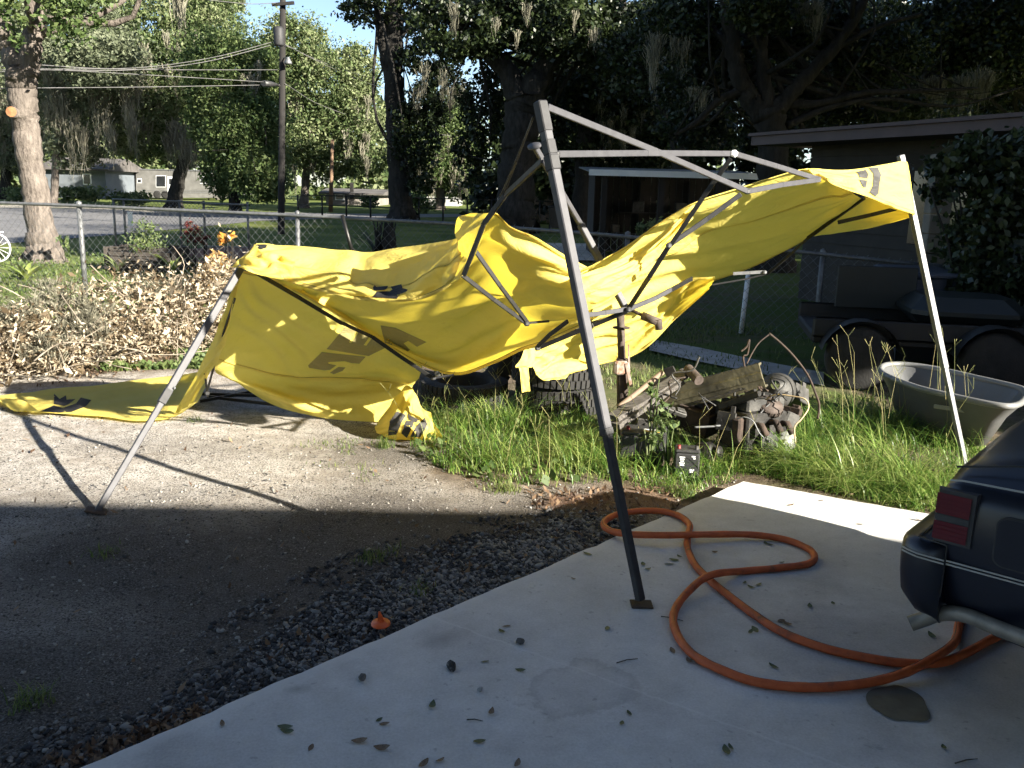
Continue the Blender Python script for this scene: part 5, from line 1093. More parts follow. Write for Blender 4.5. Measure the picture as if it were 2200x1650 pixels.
# engine block with its fittings
en = root('engine_block', 'greasy scrap engine block with pulley and brackets in the grass', 'engine'); ec = P(1618, 900, 5.55); ec.z = .20; Re = Rz(.5)
def eb(name, off_, size, rot=None, mat='oldsteel', bev=.012): mb = MB(); mb.box(ec + Re @ Vector(off_), size, Re @ (rot or Matrix.Identity(3)), 0, bev); return obj(name, mb, M[mat], en)
eb('block', (0, 0, 0), (.34, .26, .24)); eb('cylinder_head', (.02, .0, .16), (.32, .18, .08), None, 'greysteel'); eb('oil_pan', (.02, 0, -.15), (.28, .2, .07)); eb('mount', (-.2, -.08, .02), (.08, .06, .16), Rz(.4), 'rust'); eb('side_cover', (.2, -.11, .0), (.12, .04, .2), Matrix.Rotation(.4, 3, 'Y'), 'greysteel', .01)
for i, (ox, oz) in enumerate(((-.1, .05), (.02, .06), (.12, .04))): mb = MB(); o0 = ec + Re @ Vector((ox, -.13, oz)); mb.tube([o0, o0 + Re @ Vector((0, -.05, .01)), o0 + Re @ Vector((.02, -.08, -.05))], .022, 10); obj('exhaust_stub', mb, M['rust'], en)
for (ox, oy, oz, r_, m_) in ((-.02, -.17, -.06, .07, 'greysteel'), (.13, -.16, -.1, .045, 'rust')):
    mb = MB(); Rx = Re @ Matrix.Rotation(math.pi / 2, 3, 'X'); mb.lathe([(0, .02), (r_ * .4, .02), (r_ * .5, .005), (r_, .012), (r_, 0), (r_ * .85, -.008), (r_, -.016), (r_, -.03), (0, -.03)], ec + Re @ Vector((ox, oy, oz)), 22, Rx); obj('pulley', mb, M[m_], en)
mb = MB(); r_ = random.Random(9)
for i in range(14): o0 = ec + Re @ Vector((r_.uniform(-.15, .15), r_.uniform(-.1, .1), .2)); mb.tube([o0 - Vector((0, 0, .03)), o0 + Vector((0, 0, .025))], .009, 6)
obj('head_bolt', mb, M['oldsteel'], en, kind='stuff'); based(en, Vector((ec.x, ec.y, 0)))
# bell housing, drum, alternator, axle bits
bh = P(1668, 835, 5.75); mb = MB(); Rb = Rz(-.4) @ Matrix.Rotation(1.1, 3, 'X'); mb.lathe([(.03, .09), (.04, .075), (.085, .045), (.115, -.015), (.125, -.045), (.11, -.045), (.095, -.015), (.035, .06)], bh, 24, Rb); obj('bell_housing', mb, M['greysteel'], label='dull grey cast bell housing on top of the engine scrap', cat='car part')
dr = P(1655, 868, 5.5); mb = MB(); Rb = Rz(.3) @ Matrix.Rotation(.5, 3, 'X'); mb.lathe([(0, .03), (.03, .03), (.035, .01), (.075, .008), (.085, -.005), (.085, -.045), (.078, -.045), (.07, 0), (0, 0)], dr, 28, Rb)
for i in range(16): a_ = i * math.tau / 16; mb.box(dr + Rb @ Vector((.087 * math.cos(a_), .087 * math.sin(a_), -.02)), (.006, .012, .03), Rb @ Rz(a_))
obj('brake_drum', mb, M['rustlight'], label='small brown finned brake drum in the engine scrap', cat='car part')
al = G(1518, 972, .06); mb = MB(); Rb = Rz(.9) @ Matrix.Rotation(1.35, 3, 'X'); mb.lathe([(0, -.07), (.05, -.07), (.065, -.05), (.065, .03), (.055, .05), (.02, .055), (.02, .075), (.04, .078), (.04, .095), (0, .095)], al, 22, Rb)
for i in range(10): a_ = i * math.tau / 10; mb.box(al + Rb @ Vector((.064 * math.cos(a_), .064 * math.sin(a_), -.01)), (.008, .02, .06), Rb @ Rz(a_))
obj('alternator', mb, M['oldsteel'], label='round dark alternator lying in the grass between batteries and engine', cat='car part')
r_ = random.Random(17)
SCRAP = [('flat dark bracket in the scrap heap left of the engine', (1440, 880, 5.6), (.22, .05, .03)), ('bent grey sheet of metal under the channel beam', (1530, 880, 5.7), (.26, .02, .14)), ('dark square tube across the engine scrap', (1590, 860, 5.45), (.3, .04, .04)),
         ('small rusty plate against the engine block', (1560, 905, 5.4), (.12, .02, .12)), ('tilted grey angle iron behind the engine block', (1690, 880, 5.7), (.2, .05, .05)), ('dark gearbox case low in the scrap heap', (1500, 900, 5.75), (.24, .18, .16)), ('thin steel strap poking out of the scrap heap', (1545, 850, 5.5), (.34, .025, .008)),
         ('rust red plate half buried behind the boards', (1430, 840, 6.0), (.3, .02, .2)), ('dark slab of scrap under the grey boards', (1400, 900, 5.8), (.3, .2, .07)), ('grey crumpled duct piece at the right of the engine', (1705, 850, 5.9), (.16, .14, .12))]
for lab, q, sz in SCRAP:
    c = P(*q); c.z = max(c.z, sz[2] / 2 + .02); mb = MB(); Rr = Rz(r_.uniform(-1, 1)) @ Matrix.Rotation(r_.uniform(-.5, .5), 3, 'Y') @ Matrix.Rotation(r_.uniform(-.4, .4), 3, 'X'); mb.box(c, sz, Rr, 0, .004); s_ = sz[0]
    mb.box(c + Rr @ Vector((s_ * .3, 0, sz[2] * .5)), (s_ * .25, sz[1] * .8, sz[2] * .6 + .01), Rr, 0, .003); mb.tube([c + Rr @ Vector((-s_ * .3, -sz[1] * .6, 0)), c + Rr @ Vector((-s_ * .3, sz[1] * .6 + .02, 0))], .012, 8)
    obj('scrap_part', mb, M[r_.choice(['oldsteel', 'rust', 'greysteel', 'oldsteel'])], label=lab, cat='scrap metal', group='scrap metal heap')
# wires
rodthing('bent_rod', 'rusty bent steel rod arching over the grass right of the scrap heap', 'rod', [P(1652, 716, 5.7), P(1675, 735, 5.7), P(1705, 765, 5.68), P(1735, 805, 5.65), P(1752, 845, 5.62), P(1760, 870, 5.6), P(1757, 900, 5.58)], .0075, 'rust', 7)
rodthing('bent_rod', 'thin rusty rod rising to the tip of the arching rod', 'rod', [P(1604, 782, 5.6), P(1618, 755, 5.64), P(1632, 735, 5.68), P(1653, 718, 5.7)], .005, 'rust', 6)
rodthing('bent_rod', 'small rusty hook standing above the channel beam', 'rod', [P(1592, 755, 5.6), P(1604, 745, 5.6), P(1610, 730, 5.6), P(1606, 760, 5.6), P(1597, 766, 5.6), P(1600, 790, 5.6)], .006, 'rust', 6)
rodthing('bent_rod', 'tan angular wire looping beside the engine block', 'rod', [P(1640, 862, 5.5), P(1665, 848, 5.45), P(1700, 851, 5.4), P(1730, 858, 5.35), P(1737, 876, 5.33), P(1722, 900, 5.3), P(1707, 918, 5.28), P(1709, 952, 5.26)], .005, surf('tan wire', (.30, .22, .12), (.42, .32, .19), 9, .6, .1), 6)
rodthing('cable_loop', 'white cable curling over the front of the engine block', 'cable', [P(1585, 900, 5.3), P(1600, 896, 5.28), P(1618, 905, 5.27), P(1630, 928, 5.26), P(1640, 940, 5.25)], .004, 'galv', 6)
rodthing('steel_rod', 'straight pale rod lying low in front of the engine block', 'rod', [P(1492, 918, 5.4), P(1530, 916, 5.4), P(1572, 911, 5.42)], .007, 'galv', 7)

rt_ = random.Random(33)
TANGLE = ('thin rusty wire curling over the left end of the channel beam', 'dark bent rod leaning out of the scrap toward the jack', 'thin grey rod poking up right of the engine block', 'loose black hose looping in front of the engine block', 'rusty strip arching over the brake drum', 'thin dark wire trailing from the engine into the grass', 'bent grey conduit lying across the dark gearbox', 'short rusty rod crossing the grey boards')
for lab, (x, y) in zip(TANGLE, ((1450, 850), (1420, 870), (1690, 860), (1560, 915), (1650, 840), (1600, 930), (1520, 880), (1400, 880))):
    q = [P(x, y, 5.45)]
    for k in range(4): q.append(q[-1] + Vector((rt_.uniform(-.12, .14), rt_.uniform(-.06, .06), rt_.uniform(-.07, .09))))
    for w_ in q: w_.z = max(w_.z, .02)
    rodthing('loose_wire', lab, 'wire', q, rt_.uniform(.003, .008), rt_.choice(['rust', 'oldsteel', 'blackplastic', 'greysteel']), 6)
# two car batteries
def battery(label, c, rz, sz, lab_cols, marks=()):
    b_ = root('car_battery', label, 'battery', 'old batteries in the grass'); c = Vector(c); R = Rz(rz); m_ = M['blackplastic']
    mb = MB(); mb.box(c + Vector((0, 0, sz[2] * .43)), (sz[0], sz[1], sz[2] * .86), R, 0, .008); obj('case', mb, m_, b_)
    mb = MB(); mb.box(c + Vector((0, 0, sz[2] * .93)), (sz[0] * 1.02, sz[1] * 1.02, sz[2] * .13), R, 0, .008); obj('lid', mb, m_, b_)
    for i, s_ in enumerate((-1, 1)): mb = MB(); mb.lathe([(.012, 0), (.011, .022), (0, .022)], c + R @ Vector((s_ * sz[0] * .36, -sz[1] * .25, sz[2] * .99)), 12); obj('terminal', mb, M['greysteel'] if i else surf('red cap', (.14, .012, .01), (.18, .02, .015), 5, .5, 0), b_)
    for (ox, oz, w_, h_, col, top) in lab_cols:
        mb = MB()
        if top: mb.box(c + R @ Vector((ox, oz, sz[2] * .998)), (w_, h_, .003), R)
        else: mb.box(c + R @ Vector((ox, -sz[1] / 2 - .0015, oz)), (w_, .003, h_), R)
        obj('label_patch', mb, col, b_)
    return based(b_, c)
wht, yel = M['paintwhite'], surf('yellow label', (.7, .45, .04), (.75, .5, .06), 5, .5, 0)
c = G(1385, 1000); battery('larger black battery with a white and yellow label on its top', (c.x, c.y + .1, .01), -.25, (.27, .175, .20), ((.05, -.02, .10, .03, wht, True), (.05, -.052, .10, .018, yel, True), (.06, .1, .04, .015, M['galv'], False)))
c = G(1482, 1030); b2 = battery('small black battery with white printed specification block on its front', (c.x - .01, c.y + .08, .01), -.15, (.145, .13, .165), [(-.03, .12 - i * .012, .032 - .006 * (i % 3), .007, wht, False) for i in range(5)] + [(.035, .128, .022, .006, wht, False), (.04, .116, .014, .006, wht, False), (.03, .045, .026, .008, wht, False), (.028, .033, .02, .006, wht, False), (-.03, .02, .02, .01, wht, False)])
# clouded plastic jug
mb = MB(); c = G(1668, 985); mb.lathe([(0, 0), (.07, 0), (.078, .02), (.076, .10), (.06, .14), (.03, .165), (.028, .19), (0, .19)], Vector((c.x, c.y, .03)), 18, Rz(.3) @ Matrix.Rotation(.5, 3, 'Y')); obj('plastic_jug', mb, surf('clouded plastic', (.22, .23, .21), (.34, .34, .31), 9, .35, .1), label='clouded white plastic jug lying in the grass by the engine', cat='jug')

# grey stock tub
RIM = .39; rim_px = [(1891, 793), (1896, 787), (1910, 783), (1945, 783), (2010, 792), (2100, 812), (2185, 832), (2202, 842), (2202, 855), (2190, 868), (2165, 873), (2120, 867), (2050, 852), (1975, 834), (1920, 814), (1897, 802)]
rim = [G(x, y, RIM) for x, y in rim_px]; R0 = cat_rom(np.array([tuple(p) for p in rim + rim[:1]]), 65)[:-1]; cen = R0.mean(0)
tub = root('stock_tub', 'grey oval plastic tub standing in the tall grass', 'tub'); n = len(R0)
def loop(f, z): q = cen + (R0 - cen) * f; q[:, 2] = z; return [tuple(p) for p in q]
mb = MB(); L_ = [loop(1.0, RIM - .02), loop(.84, .26), loop(.66, .055), loop(.60, .05), loop(.64, .08), loop(.81, .27), loop(.965, RIM - .012)]
mb.add(sum(L_, []), [(k * n + i, k * n + (i + 1) % n, (k + 1) * n + (i + 1) % n, (k + 1) * n + i) for k in range(len(L_) - 1) for i in range(n)] + [tuple((4 * n + i) for i in range(n))], 0, True); tubm = surf('grey moulded plastic', (.075, .077, .079), (.10, .103, .105), 3, .45, .06, 40); obj('tub_body', mb, tubm, tub)
mb = MB(); ring = [Vector(p) for p in loop(1.0, RIM)]; mb.tube(ring + ring[:2], .021, 10, cap=False); obj('rolled_rim', mb, surf('pale grey rim', (.13, .133, .13), (.18, .182, .18), 4, .5, .05, 40), tub)
for px in (2015, 2060): q = G(px, 872 + (px - 2015) * .15, .30); mb = MB(); mb.box((q.x + .02, q.y - .05, .30), (.13, .012, .028), Rz(-.62), 0, .003); obj('maker_patch', mb, surf('pale cast patch', (.2, .2, .17), (.26, .26, .22), 9, .6, 0), tub)
based(tub, Vector((cen[0], cen[1], 0)))
# low dark trailer behind the tub
tl = root('garden_trailer', 'low dark utility trailer with an upright panel behind the grey tub', 'trailer'); q0 = G(1790, 850, 0); dkp = surf('black trailer paint', (.006, .006, .0065), (.012, .0115, .011), 5, .6, .2)
tx, ty = 3.75, 8.35; Rt = Rz(-.2)
def tb(name, off_, sz, m_, bev=.02): mb = MB(); mb.box(Vector((tx, ty, 0)) + Rt @ Vector(off_), sz, Rt, 0, bev); return obj(name, mb, m_, tl)
tb('bed', (0, 0, .42), (1.9, 1.2, .10), dkp); tb('side_board', (0, -.6, .52), (1.9, .04, .18), dkp); tb('side_board', (0, .6, .52), (1.9, .04, .18), dkp); grn = surf('dim green panel', (.006, .009, .008), (.010, .013, .012), 2, .5, .05); tb('upright_panel', (-.25, .45, .80), (.75, .03, .42), grn, .008); tb('sloped_cover', (.45, .1, .66), (1.0, .9, .28), grn, .12)
for s_ in (-.55, .55):
    mb = MB(); cw = Vector((tx, ty, .28)) + Rt @ Vector((s_, -.72, 0)); mb.lathe([(0, -.03), (.13, -.03), (.16, -.07), (.27, -.07), (.29, -.03), (.29, .05), (.26, .08), (0, .06)], cw, 24, Rt @ Matrix.Rotation(math.pi / 2, 3, 'X')); obj('wheel', mb, M['rubber'], tl)
    mb = MB(); a_ = [cw + Rt @ Vector((.34 * math.cos(t), 0, .34 * math.sin(t))) for t in np.linspace(.2, math.pi - .2, 12)]; mb.add([p + Rt @ Vector((0, dy, 0)) for p in a_ for dy in (-.12, .12)], [(2 * i, 2 * i + 1, 2 * i + 3, 2 * i + 2) for i in range(11)]); obj('fender', mb, dkp, tl)
based(tl, Vector((tx, ty, 0)))
# blue grey bin behind the trailer
bb = root('refuse_bin', 'dim blue grey refuse bin by the chain link fence', 'bin'); c = P(1965, 640, 9.3); bm = surf('blue grey plastic', (.03, .037, .055), (.045, .052, .07), 3, .5, .05); X, Yb = c.x, 9.3; zt = P(1965, 590, 9.3).z
mb = MB(); mb.add([(X - .24, Yb - .25, .03), (X + .24, Yb - .25, .03), (X + .24, Yb + .25, .03), (X - .24, Yb + .25, .03), (X - .3, Yb - .31, zt), (X + .3, Yb - .31, zt), (X + .3, Yb + .31, zt), (X - .3, Yb + .31, zt)], [(0, 3, 2, 1), (0, 1, 5, 4), (1, 2, 6, 5), (2, 3, 7, 6), (3, 0, 4, 7), (4, 5, 6, 7)]); obj('bin_body', mb, bm, bb)
mb = MB(); mb.box((X, Yb, zt + .03), (.68, .7, .06), Matrix.Rotation(.05, 3, 'X'), 0, .02); obj('lid', mb, bm, bb); mb = MB(); mb.tube([(X - .25, Yb + .34, zt - .02), (X + .25, Yb + .34, zt - .02)], .015, 8); obj('handle', mb, bm, bb); based(bb, Vector((X, Yb, 0)))
# ================================================================== parked car at the right
cp = P(1925, 1190, 2.62); CU = Vector((.75, -.66, 0)).normalized(); CV = Vector((-CU.y, CU.x, 0)); CO = Vector((cp.x, cp.y, SLAB_Z))
def cwr(u, v, z): return CO + CU * u + CV * v + Vector((0, 0, z - SLAB_Z))
def cw(u, v, z): return cwr(u * (.916 if u < 1.5 else 1.0), v * .88, .1386 + .916 * z)
m, nt, b = new_mat('dark navy car paint'); n_ = tex(nt, 'Noise', 6, 4, .6); nt.links.new(ramp(nt, [(.35, (.006, .0075, .015)), (.7, (.010, .012, .021))], n_.outputs['Fac']), b.inputs['Base Color'])
b.inputs['Roughness'].default_value = .32; b.inputs['Coat Weight'].default_value = .12; b.inputs['Coat Roughness'].default_value = .18; dn = tex(nt, 'Noise', 160, 3, .6); bump(nt, b, dn.outputs['Fac'], .05, .002); navy = m
car = root('parked_car', 'dark navy car parked with its rear corner over the slab', 'car'); W = 1.68
def loft(secs, mat, name, parent=car, caps=True):
    mb = MB(); n = len(secs[0][1]); vs_ = [cw(u, v, z) for u, s in secs for v, z in s]
    mb.add(vs_, [(k * n + i, k * n + i + 1, (k + 1) * n + i + 1, (k + 1) * n + i) for k in range(len(secs) - 1) for i in range(n - 1)], 0, True)
    if caps: mb.f += [tuple(range(n - 1, -1, -1)), tuple((len(secs) - 1) * n + i for i in range(n))]; mb.m += [0, 0]; mb.s += [False, False]
    o = obj(name, mb, mat, parent); return o
def sec(zb, zbelt, zd, ins=0., crown=.015):
    h = [(ins + .07, zb), (ins + .02, zb + .10), (ins, zb + .22), (ins, (zb + zbelt) / 2 + .08), (ins + .012, zbelt - .06), (ins + .03, zbelt), (ins + .055, zbelt + .012), (ins + .15, zd - .008), (ins + .35, zd), (W / 2, zd + crown)]
    return h + [(W - v, z) for v, z in h[-2::-1]]
def body(u0, u1, prof): return [(u, sec(*s)) for u, s in prof if u0 <= u <= u1]
loft([(.105, sec(.36, .70, .735, .05)), (.125, sec(.33, .735, .775, .02)), (.17, sec(.30, .745, .80, .004)), (.32, sec(.25, .75, .822, 0)), (.62, sec(.22, .76, .85, 0)), (.95, sec(.20, .775, .875, 0)), (1.35, sec(.19, .79, .89, 0)), (2.2, sec(.19, .80, .88, 0)), (2.95, sec(.19, .79, .875, 0)), (3.6, sec(.21, .75, .82, 0)), (4.05, sec(.26, .68, .73, .04)), (4.22, sec(.32, .60, .63, .12))], navy, 'body')
def bsec(zb, zt, ins=0.):
    h = [(ins + .05, zb), (ins + .015, zb + .03), (ins, zb + .10), (ins, zt - .05), (ins + .012, zt - .01), (ins + .04, zt), (W / 2, zt + .002)]
    return h + [(W - v, z) for v, z in h[-2::-1]]
loft([(-.005, bsec(.40, .505, .10)), (.0, bsec(.36, .52, .05)), (.02, bsec(.31, .53, .015)), (.07, bsec(.27, .535, -.004)), (.155, bsec(.245, .54, -.006))], navy, 'rear_bumper')
loft([(4.1, bsec(.26, .52, .03)), (4.22, bsec(.28, .51, .06)), (4.3, bsec(.36, .48, .2))], navy, 'front_bumper')
# greenhouse
gsec = lambda zt, ins, zb: [(ins - .08, zb), (ins, zb + .03), (ins + .10, zt - .06), (ins + .2, zt), (W / 2, zt + .02), (W - ins - .2, zt), (W - ins - .10, zt - .06), (W - ins, zb + .03), (W - ins + .08, zb)]
loft([(.95, gsec(.90, .12, .86)), (1.45, gsec(1.19, .14, .87)), (1.7, gsec(1.23, .15, .87)), (2.3, gsec(1.22, .15, .86)), (3.0, gsec(.90, .12, .85))], glass, 'windows')
loft([(1.42, [(.30, 1.195), (.45, 1.225), (W / 2, 1.24), (W - .45, 1.225), (W - .30, 1.195)]), (1.7, [(.28, 1.235), (.45, 1.262), (W / 2, 1.275), (W - .45, 1.262), (W - .28, 1.235)]), (2.3, [(.28, 1.225), (.45, 1.25), (W / 2, 1.262), (W - .45, 1.25), (W - .28, 1.225)])], navy, 'roof', caps=False)
# double pinstripes following flank and bumper
strp = surf('silver pinstripe', (.34, .33, .30), (.42, .41, .38), 9, .4, 0)
for z_, zz_ in ((.490, .490), (.4785, .4785)):
    mb = MB(); pts = [cw(.012, .0195, z_ + .0), cw(.04, .004, z_), cw(.07, -.0085, z_), cw(.155, -.0105, z_)]; 
    for a_, c_ in zip(pts[:-1], pts[1:]): mb.bar(a_, c_, .003, .0045)
    obj('pinstripe', mb, strp, car); mb = MB(); mb.bar(cw(.16, -.0035, z_), cw(4.0, -.0035, z_), .003, .0045); obj('pinstripe', mb, strp, car)
mb = MB(); ln = [(.128, .046, .751), (.17, .030, .762), (.32, .026, .767), (.62, .026, .777), (.95, .026, .792)]
for a_, c_ in zip(ln[:-1], ln[1:]): mb.bar(cw(*a_), cw(*c_), .004, .005)
obj('deck_pinstripe', mb, strp, car)
# wrap-round tail lamp
def lens(col, name, rough=.18):
    m, nt, b = new_mat(name); v = tex(nt, 'Wave', 90.); nt.links.new(ramp(nt, [(.0, [x * .75 for x in col]), (1., col)], v.outputs['Fac']), b.inputs['Base Color']); b.inputs['Roughness'].default_value = rough; b.inputs['Coat Weight'].default_value = .5; return m
red = lens((.13, .008, .011), 'red lamp lens'); tail = root('tmp', 'tmp', 'tmp'); bpy.data.objects.remove(tail)
mb = MB(); mb.add([cw(.098, .05, .545), cw(.098, .045, .725), cw(.112, -.006, .55), cw(.112, -.003, .728), cw(.225, -.007, .55), cw(.225, -.004, .732), cw(.23, .03, .55), cw(.23, .03, .732)], [(0, 1, 3, 2), (2, 3, 5, 4), (4, 5, 7, 6), (1, 7, 5, 3), (0, 2, 4, 6)]); tl_ = obj('tail_lamp', mb, M['blackplastic'], car)
def lensq(z0, z1, mat, nm):
    mb = MB(); k0 = .003
    mb.add([cw(.0955, .044, z0), cw(.0955, .040, z1), cw(.108, -.010, z0), cw(.108, -.008, z1), cw(.212, -.0115, z0), cw(.212, -.009, z1)], [(0, 1, 3, 2), (2, 3, 5, 4)], 0, False); o = obj(nm, mb, mat, tl_); return o
lensq(.648, .718, red, 'lens'); lensq(.560, .622, red, 'lens'); lensq(.625, .645, M['blackplastic'], 'divider')
for k_ in range(4):
    for z0 in (.655, .565): mb = MB(); zz_ = z0 + .0145 * k_; mb.bar(cw(.107, -.0125, zz_), cw(.2115, -.0135, zz_), .0015, .0018); obj('lens_rib', mb, red, tl_)
mb = MB(); mb.bar(cw(.06, .02, .5405), cw(.155, -.002, .5425), .006, .004); mb.bar(cw(.06, .02, .5405), cw(.06, W - .02, .5405), .006, .004); obj('bumper_gap', mb, M['blackplastic'], car)
mb = MB(); lg_ = [(.128, .10, .786), (.3, .12, .822), (.6, .13, .852), (.94, .14, .878)]
for a_, c_ in zip(lg_[:-1], lg_[1:]): mb.bar(cw(*a_), cw(*c_), .004, .006)
obj('boot_lid_gap', mb, M['blackplastic'], car)
mb = MB(); mb.bar(cw(.094, .30, .64), cw(.094, 1.4, .64), .012, .09); obj('rear_panel', mb, M['blackplastic'], car)
# fuel door: dark gap and a flush rounded plate
def rrect(u0, u1, z0, z1, r, v, n=6):
    out = []
    for (cu, cz, a0) in ((u1 - r, z1 - r, 0), (u0 + r, z1 - r, math.pi / 2), (u0 + r, z0 + r, math.pi), (u1 - r, z0 + r, 1.5 * math.pi)):
        for i in range(n + 1): a = a0 + i * math.pi / 2 / n; out.append(cw(cu + r * math.cos(a), v, cz + r * math.sin(a)))
    return out
mb = MB(); mb.prism(rrect(.29, .50, .515, .685, .035, -.002), CV * -.002); fd = obj('fuel_door', mb, M['blackplastic'], car); mb = MB(); mb.prism(rrect(.296, .494, .521, .679, .031, -.005), CV * -.002); obj('plate', mb, navy, fd)
mb = MB(); mb.bar(cw(.157, -.006, .36), cw(.157, -.003, .545), .003, .003); obj('panel_gap', mb, M['blackplastic'], car)
# exhaust
mb = MB(); ex = cat_rom(np.array([tuple(P(*q)) for q in ((2420, 1460, 2.05), (2280, 1402, 2.22), (2150, 1352, 2.4), (2075, 1322, 2.5), (2022, 1318, 2.56), (1985, 1330, 2.59), (1955, 1340, 2.6))]), 24); mb.tube([tuple(a) for a in ex], .024, 14, cap=False); mb.tube([tuple(a) for a in ex], .0215, 14, cap=False); obj('exhaust_pipe', mb, surf('dull exhaust steel', (.16, .145, .12), (.27, .245, .205), 14, .55, .1, 60, .4), car)
for u_ in (.86, 3.42):
    for v_, s_ in ((.10, -1), (W - .10, 1)):
        mb = MB(); c_ = cwr(u_, v_ * .88, .30 + SLAB_Z); Rw = Matrix((CU, Vector((0, 0, 1)), CV * s_)).transposed(); mb.lathe([(0, .05), (.17, .05), (.19, .08), (.27, .09), (.30, .05), (.30, -.09), (.1, -.1)], c_, 24, Rw); wh = obj('wheel', mb, M['rubber'], car); mb = MB(); mb.lathe([(0, .062), (.05, .07), (.15, .058), (.175, .07)], c_, 20, Rw); obj('rim', mb, M['galv'], wh)
based(car, CO)

# ------------------------------------------------------------------ orange hose
HZ = lambda x, y: (1250 + x / 2.3158, 1050 + y / 2.3158)
hp = [(2150, 700), (2040, 748), (1900, 822), (1780, 866), (1600, 868), (1400, 838), (1200, 792), (1000, 716), (850, 622), (700, 508), (620, 440), (558, 370), (525, 285), (530, 225), (535, 178), (482, 135), (400, 113), (300, 110), (180, 126), (112, 165), (128, 202), (220, 225), (400, 231), (600, 228), (830, 228), (1000, 250), (1120, 295), (1158, 335), (1130, 372), (1000, 392), (800, 410), (680, 421), (600, 450), (520, 522), (470, 590), (455, 660), (488, 750), (560, 830), (680, 895), (850, 957), (1050, 985), (1250, 985), (1450, 960), (1620, 910), (1750, 842), (1838, 782), (1866, 735), (1880, 660), (1930, 560)]
over = {22: .036, 23: .02, 24: .01, 21: .02, 31: .03, 32: .034, 33: .01, 43: .02, 44: .036, 45: .02}
pts = []
for i, q in enumerate(hp): z_ = SLAB_Z + .0165 + over.get(i, 0); pts.append(tuple(G(*HZ(*q), z_)))
A = cat_rom(np.array(pts), 420); mb = MB(); mb.tube([tuple(a) for a in A], [.0155 + .0007 * math.sin(i * .9) * math.sin(i * .13) for i in range(len(A))], 10)
m, nt, b = new_mat('orange rubber hose'); n_ = tex(nt, 'Noise', 14, 6, .7); nt.links.new(ramp(nt, [(.3, (.16, .05, .02)), (.42, (.40, .075, .016)), (.7, (.55, .12, .03))], n_.outputs['Fac']), b.inputs['Base Color']); b.inputs['Roughness'].default_value = .6
hose = root('orange_hose', 'thick orange hose lying in loops over the concrete slab', 'hose'); obj('hose_tube', mb, m, hose)
S_ = np.array(A); T_ = np.gradient(S_, axis=0); T_ /= np.linalg.norm(T_, axis=1, keepdims=True); Nn = np.cross(T_, [0, 0, 1.]); Nn /= np.linalg.norm(Nn, axis=1, keepdims=True); ang = np.linspace(0, 5, len(S_))
line = S_ + (Nn * np.sin(ang * .8 + .6)[:, None] * .5 + np.array([0, 0, 1.]) * .86) * .0152; mb = MB(); mb.tube([tuple(a) for a in line], .0016, 5); obj('stripe', mb, M['blackplastic'], hose); based(hose, Vector(pts[10]))

# ------------------------------------------------------------------ stones, leaves, stake
import bmesh
def rock(name, r, seed, sq=(1, .8, .7), sub=2):
    bm_ = bmesh.new(); bmesh.ops.create_icosphere(bm_, subdivisions=sub, radius=1.0); rr = random.Random(seed); o_ = Vector((rr.uniform(0, 90), rr.uniform(0, 90), rr.uniform(0, 90)))
    for v in bm_.verts: k = 1 + .45 * noise.noise(v.co * 1.1 + o_) + .2 * noise.noise(v.co * 2.7 + o_); v.co = Vector((v.co.x * sq[0], v.co.y * sq[1], v.co.z * sq[2])) * k * r
    me = bpy.data.meshes.new(name); bm_.to_mesh(me); bm_.free(); return me
stone_d = surf('dark grey stone', (.055, .053, .05), (.15, .145, .14), 25, .85, .5, 90); stone_l = surf('pale grey stone', (.25, .25, .25), (.4, .4, .39), 25, .85, .4, 90); char = surf('black speckled clinker', (.02, .02, .02), (.2, .19, .18), 60, .8, .8, 90, lo=.55, hi=.72)
for (px, py, r, mt, lab, sd) in ((778, 1461, .016, stone_d, 'dark grey stone at the near left of the slab, leftmost of three', 1), (970, 1438, .020, char, 'black pitted lump with white specks, between two grey stones on the slab', 2), (1117, 1383, .017, stone_d, 'dark grey stone on the slab nearest the tent leg', 3), (1031, 1484, .010, stone_l, 'tiny pale grey pebble on the slab', 4)):
    me = rock('stone', r, sd); me.materials.append(mt); g_ = G(px, py, SLAB_Z); o = put('stone', me, label=lab, cat='stone', group='stones on the slab'); o.location = g_ + Vector((0, 0, r * .62)); o.rotation_euler.z = sd
# fallen leaves and twigs on the slab
def leafmesh(curl, seed):
    r = random.Random(seed); n = 7; v = []; f = []
    for i in range(n + 1):
        t = i / n; w = .27 * math.sin(math.pi * min(1, t * .95 + .03)) ** .8 * (1 - .2 * t); z = curl * (t - .5) ** 2 * 1.6
        v += [(t - .5, -w, z + abs(w) * .45 * curl + r.uniform(0, .02)), (t - .5, 0, z), (t - .5, w, z + abs(w) * .45 * curl + r.uniform(0, .02))]
    for i in range(n): f += [(3 * i, 3 * i + 1, 3 * i + 4, 3 * i + 3), (3 * i + 1, 3 * i + 2, 3 * i + 5, 3 * i + 4)]
    me = bpy.data.meshes.new('leaf'); me.from_pydata(v, [], f); me.polygons.foreach_set('use_smooth', [True] * len(f)); me.update(); return me
lg = surf('fallen green leaf', (.045, .06, .025), (.10, .12, .05), 9, .6, .1); lb_ = surf('fallen brown leaf', (.11, .07, .04), (.21, .145, .09), 9, .7, .1)
LM = {}
for k_ in range(4):
    for nm, mt in (('g', lg), ('b', lb_)): me = leafmesh(.08 + .12 * k_, k_); me.materials.append(mt); LM[nm, k_] = me
